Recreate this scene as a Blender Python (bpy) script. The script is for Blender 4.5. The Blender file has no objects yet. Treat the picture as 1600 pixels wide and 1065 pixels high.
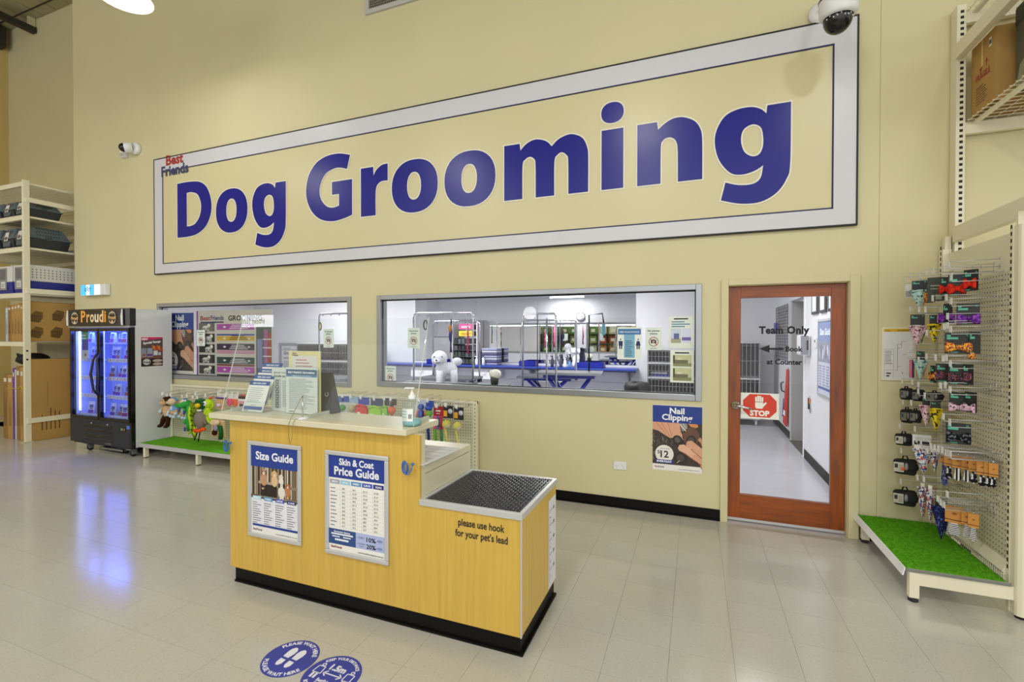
import bpy, math, random
from mathutils import Vector, Matrix
C = bpy.context.scene.collection
SC = bpy.context.scene
random.seed(7)
PI = math.pi

# ---------------------------------------------------------------- camera
cam_data = bpy.data.cameras.new('camera')
cam_data.sensor_fit = 'HORIZONTAL'
cam_data.sensor_width = 36.0
cam_data.lens = 735.0 / 1600.0 * 36.0
cam_data.clip_start = 0.05
cam = bpy.data.objects.new('camera', cam_data)
C.objects.link(cam)
yaw, pitch, roll = math.radians(-21.31), math.radians(-0.588), math.radians(0.063)
fw = Vector((math.sin(yaw) * math.cos(pitch), math.cos(yaw) * math.cos(pitch), math.sin(pitch)))
rt = Vector((math.cos(yaw), -math.sin(yaw), 0))
up = rt.cross(fw)
rt2 = rt * math.cos(roll) + up * math.sin(roll)
up2 = rt2.cross(fw)
m4 = Matrix.Identity(4)
for i in range(3):
    m4[i][0], m4[i][1], m4[i][2] = rt2[i], up2[i], -fw[i]
m4[2][3] = 1.60
cam.matrix_world = m4
SC.camera = cam

# ---------------------------------------------------------------- world, exposure
world = bpy.data.worlds.new('store_fill')  # even white fill standing in for light from the rest of the store
SC.world = world
world.use_nodes = True
bg = world.node_tree.nodes['Background']
bg.inputs[0].default_value = (1.0, 0.995, 0.975, 1)
bg.inputs[1].default_value = 1.75
SC.view_settings.view_transform = 'Standard'
SC.view_settings.look = 'None'
SC.view_settings.exposure = 0.0
SC.view_settings.gamma = 1.0
SC.view_settings.use_curve_mapping = False
SC.cycles.max_bounces = 10
SC.cycles.diffuse_bounces = 5
SC.cycles.glossy_bounces = 6
SC.cycles.transparent_max_bounces = 24
SC.cycles.sample_clamp_indirect = 6.0
SC.cycles.caustics_reflective = False
SC.cycles.caustics_refractive = False

def area_light(name, loc, size, power, col=(1, .985, .95), rot=(0, 0, 0), size_y=None, parent=None):
    l = bpy.data.lights.new(name, 'AREA')
    l.energy = power
    l.color = col
    l.size = size
    if size_y:
        l.shape = 'RECTANGLE'; l.size_y = size_y
    else:
        l.shape = 'DISK'
    o = bpy.data.objects.new(name, l)
    o.location = loc
    o.rotation_euler = rot
    C.objects.link(o)
    if parent: o.parent = parent
    return o

LAMP_POWER = 78
ROOM_POWER = 100

# ---------------------------------------------------------------- materials
def lin(h):
    h = h.lstrip('#')
    r = []
    for i in (0, 2, 4):
        c = int(h[i:i + 2], 16) / 255
        r.append(c / 12.92 if c <= .04045 else ((c + .055) / 1.055) ** 2.4)
    return (r[0], r[1], r[2], 1)

MATS = {}
def mat(key, hexc, rough=.5, metal=0, spec=.5, emit=0, var=.05, vscale=6, bump=0, bscale=60, coat=0, stretch=None):
    m = bpy.data.materials.new(key)
    m.use_nodes = True
    nt = m.node_tree
    p = nt.nodes['Principled BSDF']
    p.inputs['Roughness'].default_value = rough
    p.inputs['Metallic'].default_value = metal
    p.inputs['Specular IOR Level'].default_value = spec
    p.inputs['Coat Weight'].default_value = coat
    p.inputs['Coat Roughness'].default_value = .08
    col = lin(hexc)
    m.diffuse_color = col
    tc = nt.nodes.new('ShaderNodeTexCoord')
    src = tc.outputs['Object']
    if stretch:
        mp = nt.nodes.new('ShaderNodeMapping')
        mp.inputs['Scale'].default_value = stretch
        nt.links.new(src, mp.inputs[0])
        src = mp.outputs[0]
    n = nt.nodes.new('ShaderNodeTexNoise')
    n.inputs['Scale'].default_value = vscale
    n.inputs['Detail'].default_value = 4
    nt.links.new(src, n.inputs['Vector'])
    mr = nt.nodes.new('ShaderNodeMapRange')
    mr.inputs[1].default_value = .25; mr.inputs[2].default_value = .75
    mr.inputs[3].default_value = 1 - var; mr.inputs[4].default_value = 1 + var
    nt.links.new(n.outputs[0], mr.inputs[0])
    mx = nt.nodes.new('ShaderNodeVectorMath'); mx.operation = 'SCALE'
    mx.inputs[0].default_value = col[:3]
    nt.links.new(mr.outputs[0], mx.inputs['Scale'])
    nt.links.new(mx.outputs[0], p.inputs['Base Color'])
    if bump:
        b = nt.nodes.new('ShaderNodeTexNoise'); b.inputs['Scale'].default_value = bscale
        nt.links.new(src, b.inputs['Vector'])
        bp = nt.nodes.new('ShaderNodeBump'); bp.inputs['Strength'].default_value = bump
        bp.inputs['Distance'].default_value = .01
        nt.links.new(b.outputs[0], bp.inputs['Height'])
        nt.links.new(bp.outputs[0], p.inputs['Normal'])
    if emit:
        p.inputs['Emission Color'].default_value = col
        p.inputs['Emission Strength'].default_value = emit
    MATS[key] = m
    return m

def glass_mat(key, tint='#ffffff', refl=1.0, rough=.0, haze=0.0, hazecol='#ffffff'):
    m = bpy.data.materials.new(key)
    m.use_nodes = True
    nt = m.node_tree
    nt.nodes.clear()
    out = nt.nodes.new('ShaderNodeOutputMaterial')
    tr = nt.nodes.new('ShaderNodeBsdfTransparent'); tr.inputs[0].default_value = lin(tint)
    gl = nt.nodes.new('ShaderNodeBsdfGlossy'); gl.inputs['Roughness'].default_value = rough
    fr = nt.nodes.new('ShaderNodeFresnel'); fr.inputs[0].default_value = 1.45
    mu = nt.nodes.new('ShaderNodeMath'); mu.operation = 'MULTIPLY'; mu.inputs[1].default_value = refl
    ge = nt.nodes.new('ShaderNodeNewGeometry'); sb = nt.nodes.new('ShaderNodeMath'); sb.operation = 'SUBTRACT'; sb.inputs[0].default_value = refl
    nt.links.new(ge.outputs['Backfacing'], sb.inputs[1]); sb.use_clamp = True
    nt.links.new(fr.outputs[0], mu.inputs[0]); nt.links.new(sb.outputs[0], mu.inputs[1])
    mix = nt.nodes.new('ShaderNodeMixShader')
    nt.links.new(mu.outputs[0], mix.inputs[0])
    base = tr.outputs[0]
    if haze:
        df = nt.nodes.new('ShaderNodeBsdfDiffuse'); df.inputs[0].default_value = lin(hazecol)
        m2 = nt.nodes.new('ShaderNodeMixShader'); m2.inputs[0].default_value = haze
        nt.links.new(tr.outputs[0], m2.inputs[1]); nt.links.new(df.outputs[0], m2.inputs[2])
        base = m2.outputs[0]
    nt.links.new(base, mix.inputs[1]); nt.links.new(gl.outputs[0], mix.inputs[2])
    nt.links.new(mix.outputs[0], out.inputs[0])
    m.diffuse_color = (.8, .9, 1, .3)
    MATS[key] = m
    return m

def hx(h, rough=.55, **k):
    """plain coloured material by its colour"""
    key = 'paint_' + h.lstrip('#') + ('' if rough == .55 else '_%d' % int(rough * 100))
    return MATS.get(key) or mat(key, h, rough, **k)

def gm(k):
    if k in MATS: return MATS[k]
    return hx(k)

# ---------------------------------------------------------------- mesh builder
ORG = {}
def V(*a): return Vector(a)

class MB:
    def __init__(s, m='#cccccc'):
        s.v = []; s.f = []; s.mi = []; s.mats = []; s.sm = []
        s.T = None
        s.use(m)
    def use(s, m):
        if m not in s.mats: s.mats.append(m)
        s.c = s.mats.index(m); return s
    def add(s, vs, fs, smooth=False, m=None):
        if m: s.use(m)
        n = len(s.v)
        if s.T is not None: vs = [s.T @ Vector(p) for p in vs]
        s.v += [tuple(p) for p in vs]
        for f in fs:
            s.f.append(tuple(i + n for i in f)); s.mi.append(s.c); s.sm.append(smooth)
        return s
    def box(s, x0, x1, y0, y1, z0, z1, m=None):
        x0, x1 = min(x0, x1), max(x0, x1); y0, y1 = min(y0, y1), max(y0, y1); z0, z1 = min(z0, z1), max(z0, z1)
        v = [(x0, y0, z0), (x1, y0, z0), (x1, y1, z0), (x0, y1, z0), (x0, y0, z1), (x1, y0, z1), (x1, y1, z1), (x0, y1, z1)]
        return s.add(v, [(0, 3, 2, 1), (4, 5, 6, 7), (0, 1, 5, 4), (1, 2, 6, 5), (2, 3, 7, 6), (3, 0, 4, 7)], False, m)
    def quad(s, a, b, c, d, m=None): return s.add([a, b, c, d], [(0, 1, 2, 3)], False, m)
    def hexa(s, bot, top, m=None):
        return s.add(list(bot) + list(top), [(3, 2, 1, 0), (4, 5, 6, 7), (0, 1, 5, 4), (1, 2, 6, 5), (2, 3, 7, 6), (3, 0, 4, 7)], False, m)
    def prism(s, pts, d, m=None):
        """pts: planar 3D outline, extruded by vector d"""
        n = len(pts); d = Vector(d)
        v = [Vector(p) for p in pts] + [Vector(p) + d for p in pts]
        f = [tuple(range(n - 1, -1, -1)), tuple(range(n, 2 * n))] + [(i, (i + 1) % n, n + (i + 1) % n, n + i) for i in range(n)]
        return s.add(v, f, False, m)
    def tube(s, pts, r, n=8, m=None, cap=True, closed=False):
        pts = [Vector(p) for p in pts]; k = len(pts)
        rs = r if isinstance(r, (list, tuple)) else [r] * k
        v = []; ref = None
        for i, p in enumerate(pts):
            if closed: t = pts[(i + 1) % k] - pts[i - 1]
            else: t = pts[min(i + 1, k - 1)] - pts[max(i - 1, 0)]
            if t.length < 1e-9: t = V(0, 0, 1)
            t.normalize()
            if ref is None:
                a = V(0, 0, 1) if abs(t.z) < .9 else V(1, 0, 0)
                ref = (a - t * a.dot(t)).normalized()
            else:
                ref = ref - t * ref.dot(t)
                ref = ref.normalized() if ref.length > 1e-6 else t.orthogonal().normalized()
            b = t.cross(ref)
            for j in range(n):
                a = 2 * PI * j / n
                v.append(p + (ref * math.cos(a) + b * math.sin(a)) * rs[i])
        f = []
        for i in range(k if closed else k - 1):
            for j in range(n):
                i2 = (i + 1) % k
                f.append((i * n + j, i * n + (j + 1) % n, i2 * n + (j + 1) % n, i2 * n + j))
        if cap and not closed: f += [tuple(range(n - 1, -1, -1)), tuple((k - 1) * n + j for j in range(n))]
        return s.add(v, f, n > 4, m)
    def lathe(s, prof, c=(0, 0, 0), ax=(0, 0, 1), n=20, m=None, cap=True):
        ax = Vector(ax).normalized(); a = ax.orthogonal().normalized(); b = ax.cross(a); c = Vector(c)
        v = []; k = len(prof)
        for r, h in prof:
            for j in range(n):
                t = 2 * PI * j / n
                v.append(c + ax * h + (a * math.cos(t) + b * math.sin(t)) * r)
        f = [(i * n + j, i * n + (j + 1) % n, (i + 1) * n + (j + 1) % n, (i + 1) * n + j) for i in range(k - 1) for j in range(n)]
        if cap: f += [tuple(range(n - 1, -1, -1)), tuple((k - 1) * n + j for j in range(n))]
        return s.add(v, f, True, m)
    def ball(s, c, r, nu=12, nv=8, m=None, rot=None, lump=0):
        if not isinstance(r, (list, tuple)): r = (r, r, r)
        c = Vector(c); v = []
        R_ = rot.to_matrix() if rot is not None else Matrix.Identity(3)
        for i in range(nv + 1):
            th = PI * i / nv
            for j in range(nu):
                ph = 2 * PI * j / nu
                k = 1 + (random.uniform(-lump, lump) if lump else 0)
                p = V(r[0] * math.sin(th) * math.cos(ph), r[1] * math.sin(th) * math.sin(ph), r[2] * math.cos(th)) * k
                v.append(c + R_ @ p)
        f = [(i * nu + j, (i + 1) * nu + j, (i + 1) * nu + (j + 1) % nu, i * nu + (j + 1) % nu) for i in range(nv) for j in range(nu)]
        return s.add(v, f, True, m)
    def wire(s, rows, r=.003, n=4, m=None):
        for a, b in rows: s.tube([a, b], r, n, m)
        return s
    def data(s, name, o=(0, 0, 0)):
        me = bpy.data.meshes.new(name)
        o = Vector(o)
        me.from_pydata([Vector(p) - o for p in s.v], [], s.f)
        for k in s.mats: me.materials.append(gm(k))
        me.polygons.foreach_set('material_index', s.mi)
        me.polygons.foreach_set('use_smooth', s.sm)
        me.update()
        return me
    def build(s, name, parent=None, label=None, cat=None, group=None, org=None, bevel=0, kind=None, seg=2):
        if parent is not None: o_ = ORG[parent]
        else: o_ = Vector(org) if org is not None else V(0, 0, 0)
        ob = bpy.data.objects.new(name, s.data(name, o_))
        C.objects.link(ob)
        if parent is not None: ob.parent = parent
        else: ob.location = o_
        ORG[ob] = Vector(o_)
        if bevel:
            b = ob.modifiers.new('soft_edges', 'BEVEL'); b.width = bevel; b.segments = seg; b.limit_method = 'ANGLE'
        tag(ob, label, cat, group, kind)
        return ob

def tag(o, label=None, cat=None, group=None, kind=None):
    if label: o['label'] = label
    if cat: o['category'] = cat
    if group: o['group'] = group
    if kind: o['kind'] = kind
    return o

def thing(name, label, cat, loc=(0, 0, 0), group=None, kind=None):
    o = bpy.data.objects.new(name, None)
    o.empty_display_size = .05
    C.objects.link(o)
    o.location = loc
    ORG[o] = Vector(loc)
    return tag(o, label, cat, group, kind)

def copy_tree(root, loc=None, rotz=None, label=None, group=None, parent=None, rot=None, scale=None):
    c = root.copy(); C.objects.link(c)
    if parent is not None: c.parent = parent
    for ch in CH.get(root, ()) or [k for k in root.children]:
        copy_tree(ch, parent=c)
    if loc is not None: c.location = loc
    if rot is not None: c.rotation_euler = rot
    elif rotz is not None: c.rotation_euler = (0, 0, rotz)
    if scale is not None: c.scale = scale
    if label: c['label'] = label
    if group: c['group'] = group
    return c
CH = {}

# ---------------------------------------------------------------- lettering
_tc = {}
def glyphs(txt, bold=0, res=3, space=1.0):
    k = (txt, bold, res, space)
    if k not in _tc:
        cu = bpy.data.curves.new('lettering', 'FONT')
        cu.body = txt; cu.size = 1.0; cu.offset = bold; cu.resolution_u = res; cu.fill_mode = 'FRONT'
        cu.space_character = space
        ob = bpy.data.objects.new('lettering', cu)
        me = bpy.data.meshes.new_from_object(ob)
        vs = [tuple(v.co) for v in me.vertices]; fs = [tuple(p.vertices) for p in me.polygons]
        bpy.data.objects.remove(ob); bpy.data.meshes.remove(me); bpy.data.curves.remove(cu)
        x0 = min([v[0] for v in vs] or [0]); x1 = max([v[0] for v in vs] or [1])
        _tc[k] = (vs, fs, x0, x1)
    return _tc[k]

class Canvas:
    """a flat printed face: origin at its lower left corner, ux right, uy up"""
    def __init__(s, o, ux, uy, mb=None, step=.0006):
        s.o = Vector(o); s.ux = Vector(ux).normalized(); s.uy = Vector(uy).normalized(); s.n = s.ux.cross(s.uy)
        s.mb = mb if mb is not None else MB('#ffffff'); s.step = step
    def p(s, x, y, l=1): return s.o + s.ux * x + s.uy * y + s.n * (l * s.step)
    def rect(s, x0, y0, x1, y1, m, l=1):
        s.mb.quad(s.p(x0, y0, l), s.p(x1, y0, l), s.p(x1, y1, l), s.p(x0, y1, l), m); return s
    def poly(s, pts, m, l=1):
        s.mb.add([s.p(x, y, l) for x, y in pts], [tuple(range(len(pts)))], False, m); return s
    def disc(s, x, y, rx, ry, m, l=1, n=24, a=0):
        ca, sa = math.cos(a), math.sin(a)
        return s.poly([(x + rx * math.cos(t) * ca - ry * math.sin(t) * sa, y + rx * math.cos(t) * sa + ry * math.sin(t) * ca) for t in [2 * PI * i / n for i in range(n)]], m, l)
    def ring(s, x, y, r0, r1, m, l=1, n=24, a0=0, a1=2 * PI):
        for i in range(n):
            t, u = a0 + (a1 - a0) * i / n, a0 + (a1 - a0) * (i + 1) / n
            s.poly([(x + r1 * math.cos(t), y + r1 * math.sin(t)), (x + r1 * math.cos(u), y + r1 * math.sin(u)), (x + r0 * math.cos(u), y + r0 * math.sin(u)), (x + r0 * math.cos(t), y + r0 * math.sin(t))], m, l)
        return s
    def line(s, x0, y0, x1, y1, w, m, l=1):
        dx, dy = x1 - x0, y1 - y0; d = math.hypot(dx, dy) or 1; nx, ny = -dy / d * w / 2, dx / d * w / 2
        return s.poly([(x0 - nx, y0 - ny), (x1 - nx, y1 - ny), (x1 + nx, y1 + ny), (x0 + nx, y0 + ny)], m, l)
    def text(s, txt, x, y, size, m, l=2, align='l', bold=0, width=None, res=2, space=1.0, mirror=False, rot=0):
        vs, fs, x0, x1 = glyphs(txt, bold, res, space)
        w = (x1 - x0) * size
        k = width / w if width else 1
        w *= k
        off = {'l': 0, 'c': -w / 2, 'r': -w}[align]
        ca, sa = math.cos(rot), math.sin(rot)
        out = []
        for a, b, c_ in vs:
            px, py = off + (a - x0) * size * k, b * size
            out.append(s.p(x + px * ca - py * sa, y + px * sa + py * ca, l))
        s.mb.add(out, fs, False, m)
        return s
    def lines(s, x0, x1, y0, y1, n, m, l=2, th=.35, rag=.35):
        """n ruled lines of unreadable small print"""
        d = (y1 - y0) / n
        for i in range(n):
            e = x1 - (x1 - x0) * random.uniform(0, rag)
            s.rect(x0, y0 + d * i, e, y0 + d * (i + th), m, l)
        return s
# ================================================================ materials of the place
mat('wall_cream', '#d2caa2', .6, var=.025, vscale=1.3, bump=.04, bscale=90)
mat('wall_yellow', '#cdb676', .6, var=.03, vscale=1.5)
mat('room_white', '#dcdce0', .5, var=.02, vscale=1.5)
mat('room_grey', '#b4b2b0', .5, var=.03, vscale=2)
mat('floor_joint', '#77715f', .6)
mat('floor_tile_a', '#bbb9af', .15, spec=.6, var=.05, vscale=2.2, bump=.012, bscale=7)
mat('floor_room', '#bcbcc2', .22, spec=.5, var=.04, vscale=3)
mat('skirting_black', '#070707', .5, spec=.2, var=.3, vscale=9)
mat('ceiling_board', '#a39e80', .8, var=.15, vscale=2)
mat('steel_dark', '#2a281f', .6)
mat('alu', '#a3a6ab', .34, metal=.7, var=.03, spec=.5)
mat('alu_light', '#c9cacb', .38, metal=.35)
mat('chrome', '#d8d8dc', .12, metal=1)
mat('hook_wire', '#c2c4c4', .4, metal=.5)
mat('steel_brushed', '#a3a5a8', .3, metal=.9, var=.08, vscale=20)
mat('wood_red', '#8a4206', .34, var=.38, vscale=5, stretch=(6, 6, .8), coat=.1)
mat('wood_red_h', '#8a4206', .34, var=.38, vscale=5, stretch=(.8, 6, 6), coat=.1)
mat('wood_maple', '#cca84a', .38, var=.13, vscale=5, stretch=(9, 9, .35), coat=.15)
mat('laminate_cream', '#d4ceb3', .35, var=.02)
mat('rack_cream', '#e4dec6', .4, var=.02)
mat('rack_hole', '#1d1a12', .7)
mat('turf', '#68b226', .95, spec=.1, var=.35, vscale=45, bump=.8, bscale=260)
mat('rubber_mat', '#1d1d20', .24, spec=.7, var=.1)
mat('paper', '#e9e8e2', .6, var=.015)
mat('paper_blue', '#1e3a8f', .45, var=.03)
mat('ink', '#15151a', .6)
mat('ink_grey', '#6d7079', .6)
mat('sign_blue', '#1a1d86', .24, spec=.3, var=.04, vscale=1.5)
mat('sign_face', '#d3caa0', .3, spec=.45, var=.015, vscale=1)
mat('white_gloss', '#e4e5e8', .3)
mat('black_gloss', '#0b0b0d', .2)
mat('black_matt', '#161616', .6)
mat('cardboard', '#b08a4c', .75, var=.07, vscale=3)
mat('cardboard_dark', '#94713a', .75, var=.08, vscale=3)
mat('blue_enamel', '#17238f', .35, spec=.5)
mat('bench_blue', '#33479f', .35)
glass_mat('acrylic_edge', '#f6faf6', .8, haze=.38, hazecol='#eef2ea')
glass_mat('glass', '#fafbfa', 1.0)
glass_mat('glass_fridge', '#eef2ff', .5)
glass_mat('acrylic', '#fbfdfd', .75, haze=.02)
glass_mat('clear_pack', '#f4f6fa', 1.0, rough=.12, haze=.22, hazecol='#e8ecf2')
glass_mat('gel', '#f7fbfb', .8, rough=.03, haze=.05, hazecol='#dfeaec')
m_ = bpy.data.materials.new('mirror'); m_.use_nodes = True
m_.node_tree.nodes['Principled BSDF'].inputs['Metallic'].default_value = 1
m_.node_tree.nodes['Principled BSDF'].inputs['Roughness'].default_value = .0
m_.node_tree.nodes['Principled BSDF'].inputs['Base Color'].default_value = (.86, .88, .88, 1)
MATS['mirror'] = m_
# speckle on the floor tiles
def speckle(m):
    nt = m.node_tree; p = nt.nodes['Principled BSDF']
    l = p.inputs['Base Color'].links[0]; src = l.from_socket
    tc = nt.nodes.new('ShaderNodeNewGeometry')
    n = nt.nodes.new('ShaderNodeTexNoise'); n.inputs['Scale'].default_value = 110; n.inputs['Detail'].default_value = 2
    nt.links.new(tc.outputs['Position'], n.inputs['Vector'])
    r = nt.nodes.new('ShaderNodeMapRange'); r.inputs[1].default_value = .28; r.inputs[2].default_value = .40
    r.inputs[3].default_value = .72; r.inputs[4].default_value = 1
    nt.links.new(n.outputs[0], r.inputs[0])
    s = nt.nodes.new('ShaderNodeVectorMath'); s.operation = 'SCALE'
    nt.links.new(src, s.inputs[0]); nt.links.new(r.outputs[0], s.inputs['Scale'])
    nt.links.new(s.outputs[0], p.inputs['Base Color'])
speckle(MATS['floor_tile_a'])

W = 4.45
HC = 7.75
WIN1 = (-7.20, -3.755, 1.0, 2.06)
WIN2 = (-3.385, .05, 1.03, 2.06)
DOOR = (.255, 1.14, 0, 2.04)

# ---------------------------------------------------------------- floor and its tiles
mb = MB('floor_joint'); mb.box(-14.5, 9, -9, 5.2, -.05, -.0035)
floor = mb.build('floor', kind='structure')
cells = [(i, j) for i in range(-49, 30) for j in range(-38, 10) if True]
def tile_box(mb, i, j):
    x0, y0 = .185 + .3 * i, 2.22 + .3 * j
    x1, y1 = x0 + .2988, min(y0 + .2988, 5.2)
    if y0 > W and x0 > -9.2: return False
    if y1 > W and x0 > -9.2: y1 = W
    if y1 - y0 < .02: return False
    mb.box(x0, x1, y0, y1, -.0034, 0); return True
def dist(c): return math.hypot(.185 + .3 * c[0] + .15 + .7, (2.22 + .3 * c[1] + .15 - 2.45) * 1.25)
near = sorted([c for c in cells if 2.22 + .3 * c[1] < W - .05], key=dist)[:290]
nset = set(near)
proto = None
for c in near:
    x0, y0 = .185 + .3 * c[0], 2.22 + .3 * c[1]
    if y0 + .2988 > W:
        mb = MB('floor_tile_a'); tile_box(mb, *c); mb.build('floor_tile', floor)
    elif proto is None:
        mb = MB('floor_tile_a'); mb.box(0, .2988, 0, .2988, -.0034, 0)
        proto = mb.build('floor_tile', floor); proto.location = (x0, y0, 0)
    else:
        o = proto.copy(); C.objects.link(o); o.location = (x0, y0, 0)
mb = MB('floor_tile_a')
for c in cells:
    if c not in nset: tile_box(mb, *c)
mb.build('far_floor_tiles', floor, kind='stuff')

# ---------------------------------------------------------------- main wall, store side and grooming side
def wall_with_holes(mb, x0, x1, z0, z1, y0, y1, holes):
    xs = x0
    for (a, b, c, d) in sorted(holes):
        mb.box(xs, a, y0, y1, z0, z1)
        if c > z0 + 1e-4: mb.box(a, b, y0, y1, z0, c)
        mb.box(a, b, y0, y1, d, z1)
        xs = b
    mb.box(xs, x1, y0, y1, z0, z1)
mb = MB('wall_cream')
wall_with_holes(mb, -9.20, 1.3235, 0, HC, W, 4.585, [WIN1, WIN2, DOOR])
mb.build('wall_back', kind='structure')
mb = MB('wall_cream'); mb.box(1.3265, 9, W, 4.585, 0, HC); mb.box(1.318, 1.332, W + .005, 4.585, 0, HC)
mb.build('wall_back_right', kind='structure')
mb = MB('room_white'); wall_with_holes(mb, -9.2, 1.34, 0, 2.95, 4.585, 4.60, [WIN1, WIN2, DOOR])
mb.build('wall_room_front', kind='structure')
mb = MB('wall_cream'); mb.box(-9.20, -9.05, 4.585, 5.35, 0, HC); mb.build('wall_return', kind='structure')
mb = MB('wall_cream'); mb.box(-13.1, -9.2, 5.2, 5.35, 0, HC); mb.build('wall_recess', kind='structure')
mb = MB('wall_yellow'); mb.box(-13.1, -12.95, -9, 5.2, 0, HC); mb.build('wall_left', kind='structure')
mb = MB('skirting_black')
mb.box(-7.2, .205, W - .008, W, 0, .095); mb.box(-7.2, .205, W - .02, W, 0, .012); mb.box(1.215, 1.9, W - .008, W, 0, .095)
mb.build('baseboard_back', kind='structure')

# roof boards over the store and its purlins
mb = MB('ceiling_board'); mb.box(-13.1, 9, -9, 5.35, HC, HC + .1)
ceil = mb.build('ceiling', kind='structure')
for i in range(12):
    mb = MB('ceiling_board'); x = -12.9 + i * .42
    mb.box(x, x + .40, 1.2, 5.19, HC - .022, HC - .002); mb.build('ceiling_board', ceil)
for i in range(6):
    mb = MB('steel_dark'); mb.box(-13, 9, 5.0 - i * 1.9 - .012, 5.0 - i * 1.9 + .012, HC - .03, HC - .022); mb.build('ceiling_batten', ceil)
mb = MB('steel_dark'); mb.box(-12.02, -11.90, -8, 5.19, HC - .30, HC - .20); mb.build('trim_1', kind='structure')
mb = MB('wall_cream'); mb.box(-11.98, -11.94, 5.08, 5.19, HC - .2, HC - .02); mb.build('trim_2', kind='structure')
mb = MB('steel_dark'); mb.box(-12.95, -12.75, -8, 5.10, HC - .45, HC - .05); mb.build('trim_3', kind='structure')

# ---------------------------------------------------------------- windows
def window(name, w, mullion=None):
    x0, x1, z0, z1 = w; t = .05
    root = bpy.data.objects.new(name, None); C.objects.link(root); root.location = (x0, W, z0); ORG[root] = V(x0, W, z0); root['kind'] = 'structure'
    ya, yb = 4.432, 4.56
    mb = MB('alu'); mb.box(x0 + t, x1 - t, ya, yb, z1 - t, z1); mb.build('top_rail', root, bevel=.004)
    mb = MB('alu'); mb.box(x0, x0 + t, ya, yb, z0, z1); mb.build('side_rail', root, bevel=.004)
    mb = MB('alu'); mb.box(x1 - t, x1, ya, yb, z0, z1); mb.build('side_rail', root, bevel=.004)
    mb = MB('alu'); mb.box(x0 + t, x1 - t, ya, yb, z0, z0 + t + .005); mb.build('bottom_rail', root, bevel=.004)
    mb = MB('black_matt')
    for (a, b, c, d) in ((x0 + t, x1 - t, z1 - t - .012, z1 - t), (x0 + t, x1 - t, z0 + t + .005, z0 + t + .012), (x0 + t, x0 + t + .008, z0 + t, z1 - t), (x1 - t - .008, x1 - t, z0 + t, z1 - t)):
        mb.box(a, b, 4.475, 4.482, c, d)
    mb.build('gasket', root)
    mb = MB('glass'); mb.box(x0 + t * .6, x1 - t * .6, 4.484, 4.490, z0 + t * .6, z1 - t * .6); mb.build('glass_pane', root)
    return root
window('window_1', WIN1); window('window_2', WIN2)

# ---------------------------------------------------------------- door
d1 = bpy.data.objects.new('door_1', None); C.objects.link(d1); d1.location = (.7, 4.52, 0); ORG[d1] = V(.7, 4.52, 0); d1['kind'] = 'structure'
gx0, gx1, gz0, gz1 = .364, 1.028, .235, 1.93
def leaf(name, x0, x1, z0, z1, m):
    mb = MB(m); mb.box(x0, x1, 4.50, 4.54, z0, z1); mb.build(name, d1, bevel=.002)
leaf('door_stile', .268, gx0, .008, 2.028, 'wood_red'); leaf('door_stile', gx1, 1.128, .008, 2.028, 'wood_red')
leaf('door_rail', gx0, gx1, .008, gz0, 'wood_red_h'); leaf('door_rail', gx0, gx1, gz1, 2.028, 'wood_red_h')
mb = MB('glass'); mb.box(gx0 - .005, gx1 + .005, 4.517, 4.523, gz0 - .005, gz1 + .005); mb.build('glass_pane', d1)
mb = MB('alu_light'); mb.box(.268, 1.128, 4.495, 4.50, .008, .03); mb.build('door_sweep', d1)
mb = MB('chrome')
mb.lathe([(.001, 0), (.036, 0), (.036, .008), (.030, .014), (.014, .016), (.012, .05)], (.326, 4.50, 1.005), (0, -1, 0), 24)
h_ = mb.build('door_rose', d1)
mb = MB('chrome'); mb.tube([(.326, 4.455, 1.005), (.345, 4.447, 1.005), (.40, 4.447, .995), (.455, 4.452, .982)], [.011, .011, .010, .008], 10)
mb.build('door_handle', d1)
# lettering on the glass of the door
cv = Canvas((gx0, 4.514, gz0), (1, 0, 0), (0, 0, 1), MB('ink'))
def P_(x, z): return x - gx0, z - gz0
cv.text('Team Only', *P_(.505, 1.625), .085, 'ink', bold=.045, width=.372, space=1.05)
cv.text('Book', *P_(.705, 1.475), .06, 'ink', bold=.035, width=.125)
cv.text('at Counter', *P_(.565, 1.365), .06, 'ink', bold=.035, width=.262)
cv.rect(*P_(.58, 1.487), *P_(.69, 1.503), 'ink')
cv.poly([P_(.505, 1.495), P_(.585, 1.462), P_(.585, 1.528)], 'ink')
cv.mb.build('door_lettering', d1)
mb = MB('wall_cream')
for (x0, x1, z0, z1) in ((.205, .262, 0, 2.085), (1.135, 1.205, 0, 2.085), (.262, 1.135, 2.036, 2.085)):
    mb.box(x0, x1, 4.428, 4.449, z0, z1)
for (x0, x1, z0, z1) in ((.255, .266, 0, 2.04), (1.130, 1.140, 0, 2.04), (.266, 1.130, 2.030, 2.04)):
    mb.box(x0, x1, 4.449, 4.60, z0, z1)
mb.build('door_frame', d1, bevel=.004)
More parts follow.
